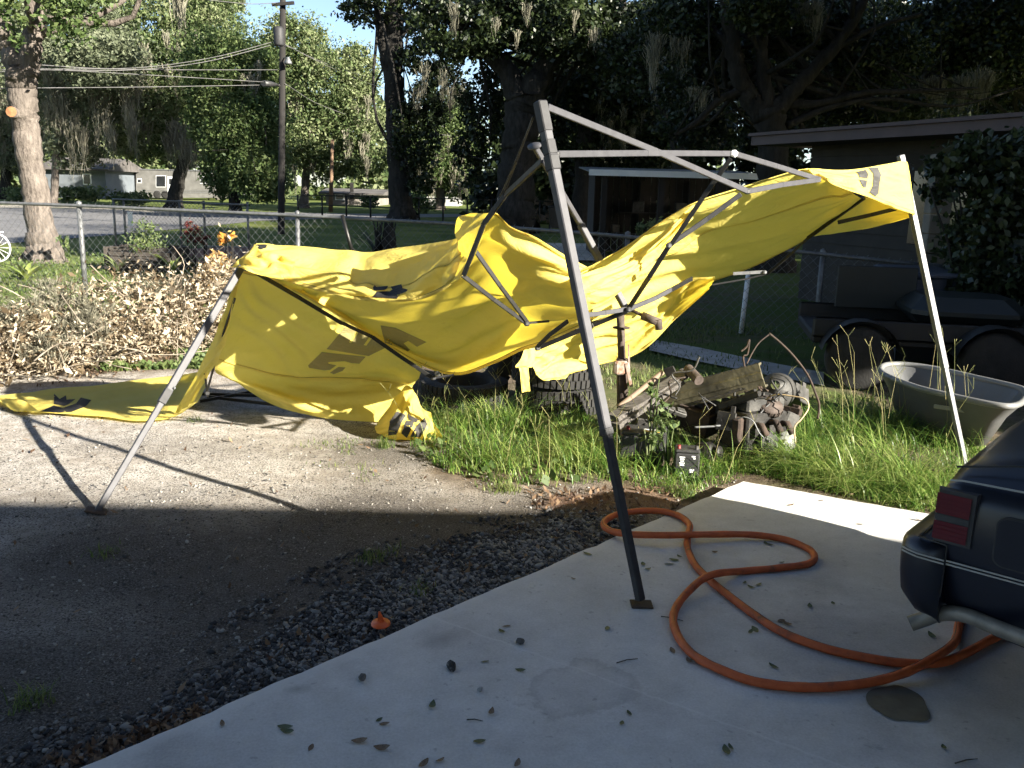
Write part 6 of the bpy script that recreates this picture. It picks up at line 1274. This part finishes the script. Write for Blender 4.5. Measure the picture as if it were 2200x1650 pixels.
rl = random.Random(21); green = [(1078, 1356), (929, 1516), (815, 1546), (613, 1562), (617, 1572), (1305, 1350), (1042, 1421), (1118, 1440), (1352, 1532), (1336, 1553), (1448, 1203), (1460, 1196), (1438, 1212), (1392, 1222), (1382, 1212), (1600, 1252), (1614, 1262), (1630, 1256), (1655, 1170), (1645, 1167), (1622, 1352), (1612, 1358), (1560, 1612), (1570, 1606), (1662, 1432), (2028, 1606), (1490, 1418), (1262, 1190), (1680, 1208), (2002, 1366), (1740, 1302), (1790, 1296), (1030, 1592)]
brown = [(1088, 1345), (826, 1555), (478, 1556), (820, 1607), (772, 1592), (1232, 1243), (910, 1641), (1112, 1642), (1056, 1530), (1678, 1334), (1690, 1340), (1535, 1186), (1445, 1398), (945, 1634), (668, 1606), (1850, 1126), (1976, 1118), (1700, 1085), (1765, 1075), (1830, 1062), (1480, 1420)]
for lst, nm, lab, grp in ((green, 'g', 'small fallen green leaf lying on the concrete slab', 'green leaves on the slab'), (brown, 'b', 'small dry brown leaf lying on the concrete slab', 'brown leaves on the slab')):
    for (px, py) in lst:
        o = put('fallen_leaf', LM[nm, rl.randrange(4)], label=lab, cat='leaf', group=grp); s = rl.uniform(.026, .048); o.location = G(px, py, SLAB_Z + .003); o.scale = (s, s, s); o.rotation_euler = (rl.uniform(-.25, .25), rl.uniform(-.15, .15), rl.uniform(0, 6.3))
for (a_, c_, lab) in (((1325, 1424), (1370, 1415), 'thin brown twig on the slab near the tent leg'), ((1003, 1546), (1037, 1549), 'thin pale twig at the bottom of the slab'), ((1420, 1324), (1468, 1334), 'thin dark twig under the big hose loop'), ((2052, 1640), (2100, 1630), 'dark twig at the lower right of the slab')):
    mb = MB(); mb.tube([G(*a_, SLAB_Z + .005), (G(*a_, SLAB_Z) + G(*c_, SLAB_Z)) / 2 + Vector((0, .0, .004)), G(*c_, SLAB_Z + .003)], [.0022, .0019, .0012], 5); obj('twig', mb, M['barkgrey'], label=lab, cat='twig')
# orange plastic stake head
sk = root('orange_stake', 'orange plastic stake head pushed into the gravel by the slab', 'stake'); c_ = G(818, 1338, .03); orm = surf('orange plastic', (.62, .10, .02), (.7, .14, .03), 6, .45, .05)
mb = MB(); mb.lathe([(0, .006), (.012, .006), (.036, .0), (.037, -.004), (.034, -.006), (0, -.004)], c_, 22, Matrix.Rotation(.12, 3, 'X')); obj('disc', mb, orm, sk)
mb = MB(); mb.prism([c_ + Vector((-.012, 0, .003)), c_ + Vector((.016, 0, .003)), c_ + Vector((.008, 0, .02)), c_ + Vector((-.002, 0, .044)), c_ + Vector((-.009, 0, .044))], (0, .006, 0)); mb.prism([c_ + Vector((-.003, -.014, .003)), c_ + Vector((-.003, .016, .003)), c_ + Vector((-.003, .004, .022))], (.005, 0, 0)); obj('fin', mb, orm, sk)
mb = MB(); mb.tube([c_, c_ - Vector((0, 0, .09))], [.01, .004], 8); obj('spike', mb, orm, sk); based(sk, Vector((c_.x, c_.y, 0)))
# ================================================================== ground cover and plants
def scatter(poly, n, rg, dens=None):
    p = np.array([q[:2] for q in poly]); lo, hi = p.min(0), p.max(0); out = []
    while len(out) < n:
        q = lo + (hi - lo) * rg.random((n * 3, 2)); ok = in_poly(q[:, 0], q[:, 1], poly)
        if dens is not None: ok &= rg.random(len(q)) < dens(q[:, 0], q[:, 1])
        out += list(q[ok])
    return np.array(out[:n])
def blades(xy, z, h, w, rg, bend=.6, seg=4, wind=(0, 0)):
    n = len(xy); h = np.asarray(h) * (.30 + 1.0 * rg.random(n)); a = rg.random(n) * 2 * math.pi; b_ = bend * (.3 + rg.random(n)); L = np.linspace(0, 1, seg + 1)
    dx, dy = np.cos(a) + wind[0], np.sin(a) + wind[1]; sx_, sy_ = -np.sin(a), np.cos(a); V = np.empty((n, seg + 1, 2, 3))
    for i, t in enumerate(L):
        r = h * b_ * t ** 1.9; zz_ = h * t * (1 - .38 * b_ * t); ww = w * (.7 + .6 * rg.random(n)) * (1 - t ** 1.6) + w * .08
        for k, s in enumerate((-.5, .5)):
            V[:, i, k, 0] = xy[:, 0] + dx * r + sx_ * ww * s; V[:, i, k, 1] = xy[:, 1] + dy * r + sy_ * ww * s; V[:, i, k, 2] = z + zz_
    base = (np.arange(n) * (seg + 1) * 2)[:, None, None]; q = np.array([[2 * i, 2 * i + 1, 2 * i + 3, 2 * i + 2] for i in range(seg)])[None]
    return V.reshape(-1, 3), (base + q).reshape(-1, 4)
def join(parts):
    o = 0; VV = []; FF = []
    for V, F_ in parts: VV.append(V); FF.append(F_ + o); o += len(V)
    return np.concatenate(VV), np.concatenate(FF)
rg = np.random.default_rng(5)
M['grass'] = leafy('long green grass', [(.05, .11, .016), (.10, .20, .028), (.17, .27, .05), (.28, .33, .10)], .4, .42, .8, 1.5, .5)
M['lawn'] = leafy('short lawn grass', [(.06, .10, .02), (.11, .165, .035), (.19, .215, .075)], .35, .55, .8, .8, .3)
clump = lambda s, k, lo: (lambda X, Y: np.clip((vnoise(X, Y, s, k) - lo) * 2.6, 0, 1))
PA = gp((890, 890), (960, 868), (1100, 885), (1270, 900), (1350, 950), (1350, 1035), (1220, 1048), (1080, 1042), (950, 1012), (880, 960))
PB = gp((1500, 1030), (1600, 1018), (1700, 1042), (1850, 1078), (2010, 1106), (2110, 1060), (2120, 960), (1960, 885), (1800, 890), (1710, 920), (1620, 985))
PC = gp((1300, 900), (1700, 870), (1720, 960), (1600, 1030), (1480, 1075), (1330, 1050))
def gz_(xy): return ground_z(xy[:, 0], xy[:, 1])
pa = scatter(PA, 3600, rg, clump(3.5, 8, .34)); pb_ = scatter(PB, 6500, rg, clump(2.6, 9, .12)); pc = scatter(PC, 2600, rg, clump(3, 10, .3)); pa2 = scatter(PA, 2400, rg)
rag = lambda q, pol: np.clip(poly_dist(q[:, 0], q[:, 1], pol) / .28 + .2, .2, 1) * (.55 + .9 * vnoise(q[:, 0], q[:, 1], 4.5, 18))
st2 = np.concatenate([scatter(PA, 500, rg), scatter(PB, 700, rg), scatter(PC, 300, rg)])
V, Fc = join([blades(pa, gz_(pa), .22 * rag(pa, PA), .006, rg, 1.2), blades(pa2, gz_(pa2), .10, .006, rg, .9, 3), blades(pb_, gz_(pb_), .32 * rag(pb_, PB), .0065, rg, 1.3, 6, (-.25, -.2)), blades(pc, gz_(pc), .18 * rag(pc, PC), .006, rg, 1.2), blades(st2, gz_(st2), .26, .004, rg, .9, 3)])
put('long_grass', fast_mesh('long_grass', V, Fc, False, [M['grass']]), kind='stuff', label='long bright green grass along the edge of the slab and round the scrap')
# flowering grass stems
st_xy = np.concatenate([scatter(gp((1700, 960), (2080, 985), (2080, 930), (1760, 905)), 30, rg), scatter(PA, 26, rg), scatter(PC, 16, rg)]); mb = MB()
for q, (x, y) in enumerate(st_xy):
    h = (.42 + .3 * rg.random()) if q < 30 else .26 + .14 * rg.random(); dx, dy = rg.normal(size=2) * .10; p0, p1, p2 = Vector((x, y, 0)), Vector((x + dx * .4, y + dy * .4, h * .6)), Vector((x + dx, y + dy, h)); mb.tube([p0, p1, p2], [.0016, .0013, .0008], 3, cap=False)
    for k in range(rg.integers(1, 4)): a = rg.random() * 6.28; l = .06 + .06 * rg.random(); mb.tube([p2, p2 + Vector((math.cos(a) * l * .6, math.sin(a) * l * .4, l * .7))], [.0011, .0017], 3, cap=False)
obj('grass_stems', mb, leafy('seed stems', [(.13, .15, .05), (.24, .24, .09), (.34, .30, .14)], .2, .6, .8, 2.), kind='stuff', label='thin seeding grass stems standing above the long grass')
# thin turf behind, lawn beyond the fence
LW = [(-12.5, 9.4), (-12.5, 21), (-1, 19), (2.4, 12), (1.5, 9.5), (-1.2, 8.6), (-2.6, 8.4), (-3.5, 9.2), (-6, 8.4)]
lw = scatter(LW, 26000, rg, clump(.9, 12, .18)); lw2 = scatter(gp((230, 800), (430, 792), (470, 740), (240, 760)) + [], 1500, rg, clump(3, 13, .35)); sd = scatter([(1.2, 7.2), (5.2, 7.0), (5.5, 10), (3, 12.5), (-1.5, 9)], 5000, rg, clump(1.3, 14, .3))
dv = scatter(gp((560, 910), (900, 960), (1300, 1075), (1000, 1110), (600, 980)), 240, rg, clump(4, 15, .55)); tufts = []
for (px, py, n_, h_) in ((62, 1510, 90, .07), (228, 1195, 60, .05), (800, 1205, 70, .06), (905, 1275, 50, .05), (832, 1190, 40, .05), (420, 905, 50, .06), (830, 958, 120, .09), (940, 905, 60, .1), (1470, 1070, 80, .10), (1090, 1052, 120, .07), (745, 972, 30, .04)):
    c_ = G(px, py); tufts.append((np.array([[c_.x, c_.y]]) + rg.normal(size=(n_, 2)) * .035, h_))
parts = [blades(lw, gz_(lw), .075, .010, rg, .7, 2), blades(lw2, gz_(lw2), .05, .008, rg, .7, 2), blades(sd, gz_(sd), .08, .010, rg, .8, 2), blades(dv, gz_(dv), .04, .005, rg, .8, 3)] + [blades(t, gz_(t), h_, .004, rg, .9, 3) for t, h_ in tufts]
V, Fc = join(parts); put('short_grass', fast_mesh('short_grass', V, Fc, False, [M['lawn']]), kind='stuff', label='short patchy grass behind the drive and in the yard')
# clover and broad weeds in the turf
wl = np.concatenate([scatter(LW, 5200, rg, clump(1.4, 16, .4)), scatter(gp((200, 800), (440, 795), (480, 735), (230, 755)), 700, rg, clump(3, 13, .35)), scatter(PA, 300, rg)]); V, Fc = leaf_cloud(np.c_[wl, .015 + .05 * rg.random(len(wl))], .055, rg, 1.2, .75); put('ground_weeds', fast_mesh('ground_weeds', V, Fc, False, [M['leaf_yel']]), kind='stuff', label='low broad leaved weeds among the grass')

# ------------------------------------------------------------------ loose stones along the slab
def pebbles(xy, z, r, rg, flat=.6):
    t = (1 + 5 ** .5) / 2; B = np.array([(-1, t, 0), (1, t, 0), (-1, -t, 0), (1, -t, 0), (0, -1, t), (0, 1, t), (0, -1, -t), (0, 1, -t), (t, 0, -1), (t, 0, 1), (-t, 0, -1), (-t, 0, 1)]) / 1.9
    Fb = np.array([(0, 11, 5), (0, 5, 1), (0, 1, 7), (0, 7, 10), (0, 10, 11), (1, 5, 9), (5, 11, 4), (11, 10, 2), (10, 7, 6), (7, 1, 8), (3, 9, 4), (3, 4, 2), (3, 2, 6), (3, 6, 8), (3, 8, 9), (4, 9, 5), (2, 4, 11), (6, 2, 10), (8, 6, 7), (9, 8, 1)])
    n = len(xy); V = B[None] * (1 + .32 * rg.normal(size=(n, 12, 1))) * np.clip(r, 0, None)[:, None, None]; V[:, :, 0] *= (.8 + .6 * rg.random((n, 1))); V[:, :, 2] *= flat * (.7 + .6 * rg.random((n, 1)))
    a = rg.random(n) * 6.28; c, s = np.cos(a)[:, None], np.sin(a)[:, None]; X = V[:, :, 0] * c - V[:, :, 1] * s; Y = V[:, :, 0] * s + V[:, :, 1] * c
    tl_ = rg.normal(size=(n, 1)) * .35; V = np.stack([X, Y, V[:, :, 2] + X * tl_], -1); V[:, :, 0] += xy[:, 0:1]; V[:, :, 1] += xy[:, 1:2]; V[:, :, 2] += (z + r * .3)[:, None]
    return V.reshape(-1, 3), (np.arange(n)[:, None, None] * 12 + Fb[None]).reshape(-1, 3)
SW = [(q[0] * 1.0, q[1]) for q in STONES[:2]] + gp((1340, 1170), (1400, 1095), (1180, 1100), (900, 1130), (650, 1230), (430, 1350), (200, 1480), (0, 1600), (-60, 1700))
sx_ = np.concatenate([scatter(STONES, 9000, rg, lambda X, Y: np.clip(poly_dist(X, Y, STONES) / .2 + .3 + (vnoise(X, Y, 5, 44) - .5), .05, 1)), scatter(SW, 2600, rg, lambda X, Y: np.clip((vnoise(X, Y, 4, 45) - .25) * 2, .05, 1))]); r_ = .004 + .009 * rg.random(len(sx_)) ** 2.4 + .004 * (rg.random(len(sx_)) > .96)
M['stones'] = leafy('grey crushed stone', [(.03, .031, .034), (.07, .071, .075), (.125, .123, .122), (.22, .215, .205)], 0, .85, .75, 2., .25)
V, Fc = pebbles(sx_, gz_(sx_) + .002, r_, rg); put('gravel', fast_mesh('gravel', V, Fc, False, [M['stones']]), kind='stuff', label='dark crushed stone gravel along the edge of the slab')
gr_ = scatter([(-4.2, 1.8), (-4.2, 6.6), (1.4, 5.0), (1.2, 4.5), (-1.6, 1.8)], 9000, rg, lambda X, Y: np.clip(1.25 - .14 * Y, .12, 1)); r_ = .0022 + .006 * rg.random(len(gr_)) ** 3.5
M['grit'] = leafy('loose grit', [(.06, .058, .056), (.16, .15, .14), (.20, .19, .17), (.30, .285, .26)], 0, .85, .85, 3., .25)
V, Fc = pebbles(gr_, gz_(gr_) + .001, r_, rg, .7); put('grit', fast_mesh('grit', V, Fc, False, [M['grit']]), kind='stuff', label='fine loose grit scattered over the drive')
# dead leaf litter
lit = np.concatenate([scatter(gp((60, 1650), (330, 1560), (420, 1520), (470, 1540), (180, 1660)), 260, rg), scatter(DRY, 240, rg), scatter(STONES, 130, rg), scatter([(-4, 2), (-4, 7), (1, 5), (-1, 2.2)], 170, rg), scatter(gp((60, 840), (330, 800), (440, 760), (220, 770)), 260, rg), scatter(SLAB[:2] + gp((1700, 1120), (1340, 1180)), 26, rg)])
V, Fc = leaf_cloud(np.c_[lit, gz_(lit) + .008 + .012 * rg.random(len(lit))], .038, rg, 2.2, .42); dm_ = M['deadleaf'] = leafy('dead brown leaves', [(.07, .042, .028), (.14, .088, .055), (.24, .165, .105)], .15, .75, .8, 2., .2); put('leaf_litter', fast_mesh('leaf_litter', V, Fc, False, [dm_]), kind='stuff', label='dry brown leaf litter along the slab and drive')

# ------------------------------------------------------------------ heap of cut branches
bp = root('brush_pile', 'long heap of cut branches with dry tan leaves and grey moss', 'brush pile'); rb_ = np.random.default_rng(77)
MND = [(20, 770, 7.4, .55, .45, .27), (120, 760, 7.7, .6, .5, .28), (230, 710, 8.1, .6, .5, .38), (330, 690, 8.6, .6, .5, .46), (410, 660, 8.9, .55, .45, .46), (450, 610, 9.3, .4, .4, .48), (-80, 780, 7.2, .6, .5, .25)]
pts = []; tops = []; tan = []
for (px, py, Y, rx, ry, rz) in MND:
    c_ = P(px, py, Y); c_.z = rz * .8; n_ = 2900; pts.append(blob_pts((c_.x, c_.y, c_.z), (rx, ry, rz), n_, rb_, 12, .45, .22))
pts = np.concatenate(pts); pts[:, 2] = np.abs(pts[:, 2] * (.75 + .6 * vnoise(pts[:, 0], pts[:, 1], 2.5, 70))) + .01; rb_.shuffle(pts); k_ = len(pts) // 7; V, Fc = join([leaf_cloud(pts[k_:], .041, rb_, .1, .34, .7), leaf_cloud(pts[:k_], .075, rb_, .1, .42, .5)])
put('dry_leaves', fast_mesh('dry_leaves', V, Fc, False, [leafy('dry tan leaves', [(.07, .05, .028), (.20, .15, .092), (.37, .30, .205), (.54, .46, .345)], .3, .6, 1., 2., .3)]), bp, kind='stuff')
mb = MB(); mbt = MB()
for q in range(260):
    m0 = MND[rb_.integers(len(MND))]; c_ = P(m0[0], m0[1], m0[2]); a = np.array([c_.x, c_.y, m0[5] * .8]) + rb_.normal(size=3) * np.array([.4, .35, .16]); a[2] = abs(a[2]) * .8 + .03; d = rb_.normal(size=3) * np.array([.6, .35, .30]); d /= np.linalg.norm(d); L = .22 + .5 * rb_.random(); r0 = .0025 + .008 * rb_.random() ** 3
    e_ = a + d * L; e_[2] = abs(e_[2]) + .02; mid_ = (a + e_) / 2 + rb_.normal(size=3) * .05
    if q < 14: m1 = MB(); limb_tube(m1, [(*a, r0 * 2), (*mid_, r0 * 1.5), (*e_, r0 * .7)], rb_, 3, .2, 6); obj('branch', m1, M['barkgrey'], bp)
    else: limb_tube(mbt, [(*a, r0), (*mid_, r0 * .7), (*e_, r0 * .3)], rb_, 3, .2, 4)
obj('twigs', mbt, surf('pale dry twigs', (.14, .115, .085), (.30, .255, .20), 9, .9, .2), bp, kind='stuff')
mt_ = []; ml = []
for (px, py, Y, n_) in ((60, 690, 7.6, 26), (120, 660, 7.9, 26), (190, 690, 7.8, 30), (200, 740, 7.6, 26), (30, 720, 7.3, 20), (150, 720, 7.6, 24), (300, 640, 8.7, 30), (360, 650, 8.8, 16), (90, 770, 7.2, 26), (10, 690, 7.5, 22)):
    for _ in range(n_): c_ = P(px + rb_.normal() * 22, py + rb_.normal() * 16, Y); mt_.append(tuple(c_ + Vector((0, 0, .10)))); ml.append(.09 + .10 * rb_.random())
V, Fc = moss_strands(mt_, ml, rb_, 26, .34, .0035); V[:, 2] = np.abs(V[:, 2]) + .01; put('grey_moss', fast_mesh('grey_moss', V, Fc, False, [M['moss']]), bp, kind='stuff'); based(bp, Vector((-3.4, 8.2, 0)))

# ------------------------------------------------------------------ plants
def bush(name, label, spots, leaf, mat, seed, stems=8, aspect=.5, group=None, up=.3, sm='bark'):
    rgb_ = np.random.default_rng(seed); t = root(name, label, 'plant', group); pts = []; mb = MB(); base = None
    for (px, py, Y, rx, rz, n_) in spots:
        b_ = BL(px, py, Y, rx, rz, n_); pts.append(blob_pts(*b_, rgb_, 14, .2, .22)); c_ = b_[0]; base = base or c_
        for k in range(stems): e_ = np.array(c_) + rgb_.normal(size=3) * np.array(b_[1]) * .5; limb_tube(mb, [(c_[0] + rgb_.normal() * .03, c_[1], 0, .008), (*((np.array([c_[0], c_[1], 0]) + e_) / 2), .006), (*e_, .003)], rgb_, 3, .3, 4)
    pts = np.concatenate(pts); pts[:, 2] = np.maximum(pts[:, 2], .02); V, Fc = leaf_cloud(pts, leaf, rgb_, up, aspect); put('foliage', fast_mesh('foliage', V, Fc, False, [M[mat] if isinstance(mat, str) else mat]), t); obj('stem', mb, M[sm], t, kind='stuff'); return based(t, Vector((base[0], base[1], 0)))
def strap(name, label, px, py, Y, n, L, w, mat, seed, lift=1.):
    r = np.random.default_rng(seed); c_ = P(px, py, Y); t = root(name, label, 'plant')
    for k in range(n):
        a = r.random() * 6.28; l = L * (.6 + .5 * r.random()); el = lift * (.5 + .7 * r.random()); mb = MB(); v = []; sdv = Vector((-math.sin(a), math.cos(a), 0))
        for i in range(7): f = i / 6; p = Vector((c_.x + math.cos(a) * l * f * math.cos(el * (1 - .5 * f)), Y + math.sin(a) * l * f * math.cos(el * (1 - .5 * f)), max(.0, l * f * math.sin(el) * (1.15 - .45 * f)))); ww = w * math.sin(math.pi * (f * .85 + .12)); v += [p - sdv * ww + Vector((0, 0, ww * .3)), p, p + sdv * ww + Vector((0, 0, ww * .3))]
        mb.add(v, [(3 * i + j, 3 * i + j + 1, 3 * i + 4 + j, 3 * i + 3 + j) for i in range(6) for j in (0, 1)], 0, True); obj('leaf', mb, mat if not isinstance(mat, str) else M[mat], t)
    return based(t, Vector((c_.x, Y, 0)))
pl_grn = leafy('pale strap leaves', [(.10, .16, .03), (.22, .28, .07), (.36, .36, .14)], .35, .5, .6, 3.)
strap('strap_plant', 'pale green rosette plant with dead lower leaves by the leaning trunk', 55, 590, 14.6, 16, .5, .04, pl_grn, 1)
strap('strap_plant', 'bright yellow green strap leaved plant at the right of the planter', 368, 540, 16.4, 14, .5, .025, pl_grn, 2, 1.3); strap('strap_plant', 'dark green strap leaved plant at the left of the planter', 250, 545, 16.4, 12, .55, .025, 'leaf_sun', 3, 1.2)
strap('spiky_plant', 'dark spiky palmetto in the shade beyond the fence', 805, 500, 22, 22, .9, .03, 'leaf_dark', 4, 1.2)
bush('leafy_bush', 'feathery green bush growing in the middle of the pallet planter', [(315, 512, 16.6, 34, 36, 900)], .06, 'leaf_yel', 5)
bush('leafy_bush', 'dark red leaved bush right of the planter', [(412, 500, 16.8, 20, 22, 260), (440, 515, 16.6, 12, 10, 90)], .07, leafy('dark red leaves', [(.06, .012, .012), (.16, .03, .025), (.10, .06, .03)], .3, .5, .7, 2.), 6)
bush('leafy_bush', 'orange leaved shoot rising above the brush pile', [(482, 500, 10.2, 12, 30, 34), (498, 505, 10.2, 10, 10, 12)], .11, leafy('orange leaves', [(.42, .16, .03), (.6, .28, .05), (.5, .35, .12)], .4, .5, .7, 2.), 7, 3, .4)
bush('leafy_bush', 'yellow brown dry shrub at the upper end of the brush pile', [(465, 575, 9.9, 26, 34, 420), (440, 610, 9.6, 24, 24, 260)], .07, leafy('yellow brown leaves', [(.30, .17, .05), (.46, .30, .12), (.55, .42, .22)], .35, .6, .7, 2.), 8, 5, .45)
bush('leafy_bush', 'round yellow green bush across the road between the dark trunks', [(902, 436, 62, 28, 18, 900)], .26, 'leaf_yel', 9, 6)
bush('leafy_bush', 'low dark green bush in front of the cream house', [(795, 434, 66, 18, 11, 500)], .26, 'leaf_sun', 10, 6)
bush('leafy_bush', 'dim fern like plant in the mouth of the open shed', [(1400, 500, 21.5, 40, 28, 500)], .12, 'leaf_sun', 16, 8)
bush('leafy_bush', 'tangle of shrubs under the left oaks', [(170, 418, 62, 50, 18, 900), (280, 425, 62, 40, 14, 700), (60, 420, 66, 50, 16, 700)], .3, 'leaf_sun', 11, 6)
bush('leafy_weed', 'fresh broad leaved weed between jack and grey boards', [(1402, 838, 5.3, 16, 24, 50), (1412, 880, 5.25, 28, 26, 90), (1400, 925, 5.2, 30, 24, 90), (1440, 905, 5.2, 20, 16, 50)], .042, 'leaf_yel', 12, 3, .5, up=.8, sm='leaf_sun')
bush('leafy_weed', 'small bright weed at the corner of the concrete slab', [(1478, 1052, 4.95, 18, 14, 60)], .045, 'leaf_yel', 13, 4, .6, up=.9, sm='leaf_sun')
bush('leafy_weed', 'leafy weed at the foot of the leaning oak', [(142, 530, 17.6, 14, 26, 120)], .09, 'leaf_yel', 14, 4)
mb = MB(); c_ = P(828, 505, 21); rr = np.random.default_rng(3)
for k in range(26): a = rr.random() * 6.28; limb_tube(mb, [(c_.x + math.cos(a) * .3, 21 + math.sin(a) * .3, 0, .04), (c_.x + math.cos(a) * .2, 21 + math.sin(a) * .2, .35, .04), (c_.x + math.cos(a) * .35 * rr.random(), 21, .75 + .2 * rr.random(), .012)], rr, 4, .4, 5)
obj('root_stump', mb, M['bark'], label='shaggy dark stump of matted stems beyond the fence', cat='stump')
# pallet planter
pn = root('pallet_planter', 'low dark slatted pallet planter beyond the fence', 'planter'); a, c = P(245, 565, 16.9), P(388, 565, 16.9); dkw = surf('dark wet wood', (.02, .016, .013), (.06, .05, .042), 5, .85, .4, 20)
for i in range(5): mb = MB(); mb.box(((a.x + c.x) / 2, 16.5 + .02 * i, .05 + i * .09), (c.x - a.x - .05 * i, .03, .075)); obj('slat', mb, dkw, pn)
for i in range(5): mb = MB(); mb.box(((a.x + c.x) / 2, 17.3, .05 + i * .09), (c.x - a.x, .03, .075)); obj('slat', mb, dkw, pn)
for x_ in (a.x, (a.x + c.x) / 2, c.x): mb = MB(); mb.box((x_, 16.95, .22), (.06, .78, .44)); obj('frame_post', mb, dkw, pn)
mb = MB(); mb.box(((a.x + c.x) / 2, 16.95, .2), (c.x - a.x - .1, .6, .3)); obj('soil', mb, surf('dark potting soil', (.02, .015, .01), (.05, .035, .025), 9, .95, .5), pn); based(pn, Vector(((a.x + c.x) / 2, 16.9, 0)))
mu = [G(x, y, .012) for x, y in ((385, 535), (560, 528), (590, 548), (520, 570), (400, 566))]; mb = MB(); mb.poly(mu); obj('mulch_bed', mb, surf('red brown mulch', (.10, .04, .025), (.22, .11, .07), 20, .95, .6, 40), kind='structure', label='red brown mulch bed behind the yellow tent corner')
# white spoked wheel of a garden ornament at the left edge
wl_ = root('spoked_wheel', 'white spoked bicycle wheel cut by the left edge of the picture', 'wheel'); c_ = P(-8, 532, 14.2); R_ = .22; mb = MB(); mb.tube([c_ + Vector((R_ * math.cos(t), 0, R_ * math.sin(t))) for t in np.linspace(0, math.tau, 40)], .014, 8, cap=False); obj('rim', mb, M['paintwhite'], wl_)
for k in range(14): a = k * math.tau / 14; mb = MB(); mb.tube([c_, c_ + Vector((R_ * math.cos(a), 0, R_ * math.sin(a)))], .004, 4); obj('spoke', mb, M['paintwhite'], wl_)
mb = MB(); mb.tube([c_ + Vector((0, 0, -R_)), Vector((c_.x, c_.y, 0))], .012, 6); mb.tube([c_, c_ + Vector((-.4, 0, .22)), c_ + Vector((.13, 0, .25))], .012, 6); obj('fork', mb, M['paintwhite'], wl_); based(wl_, Vector((c_.x, c_.y, 0)))
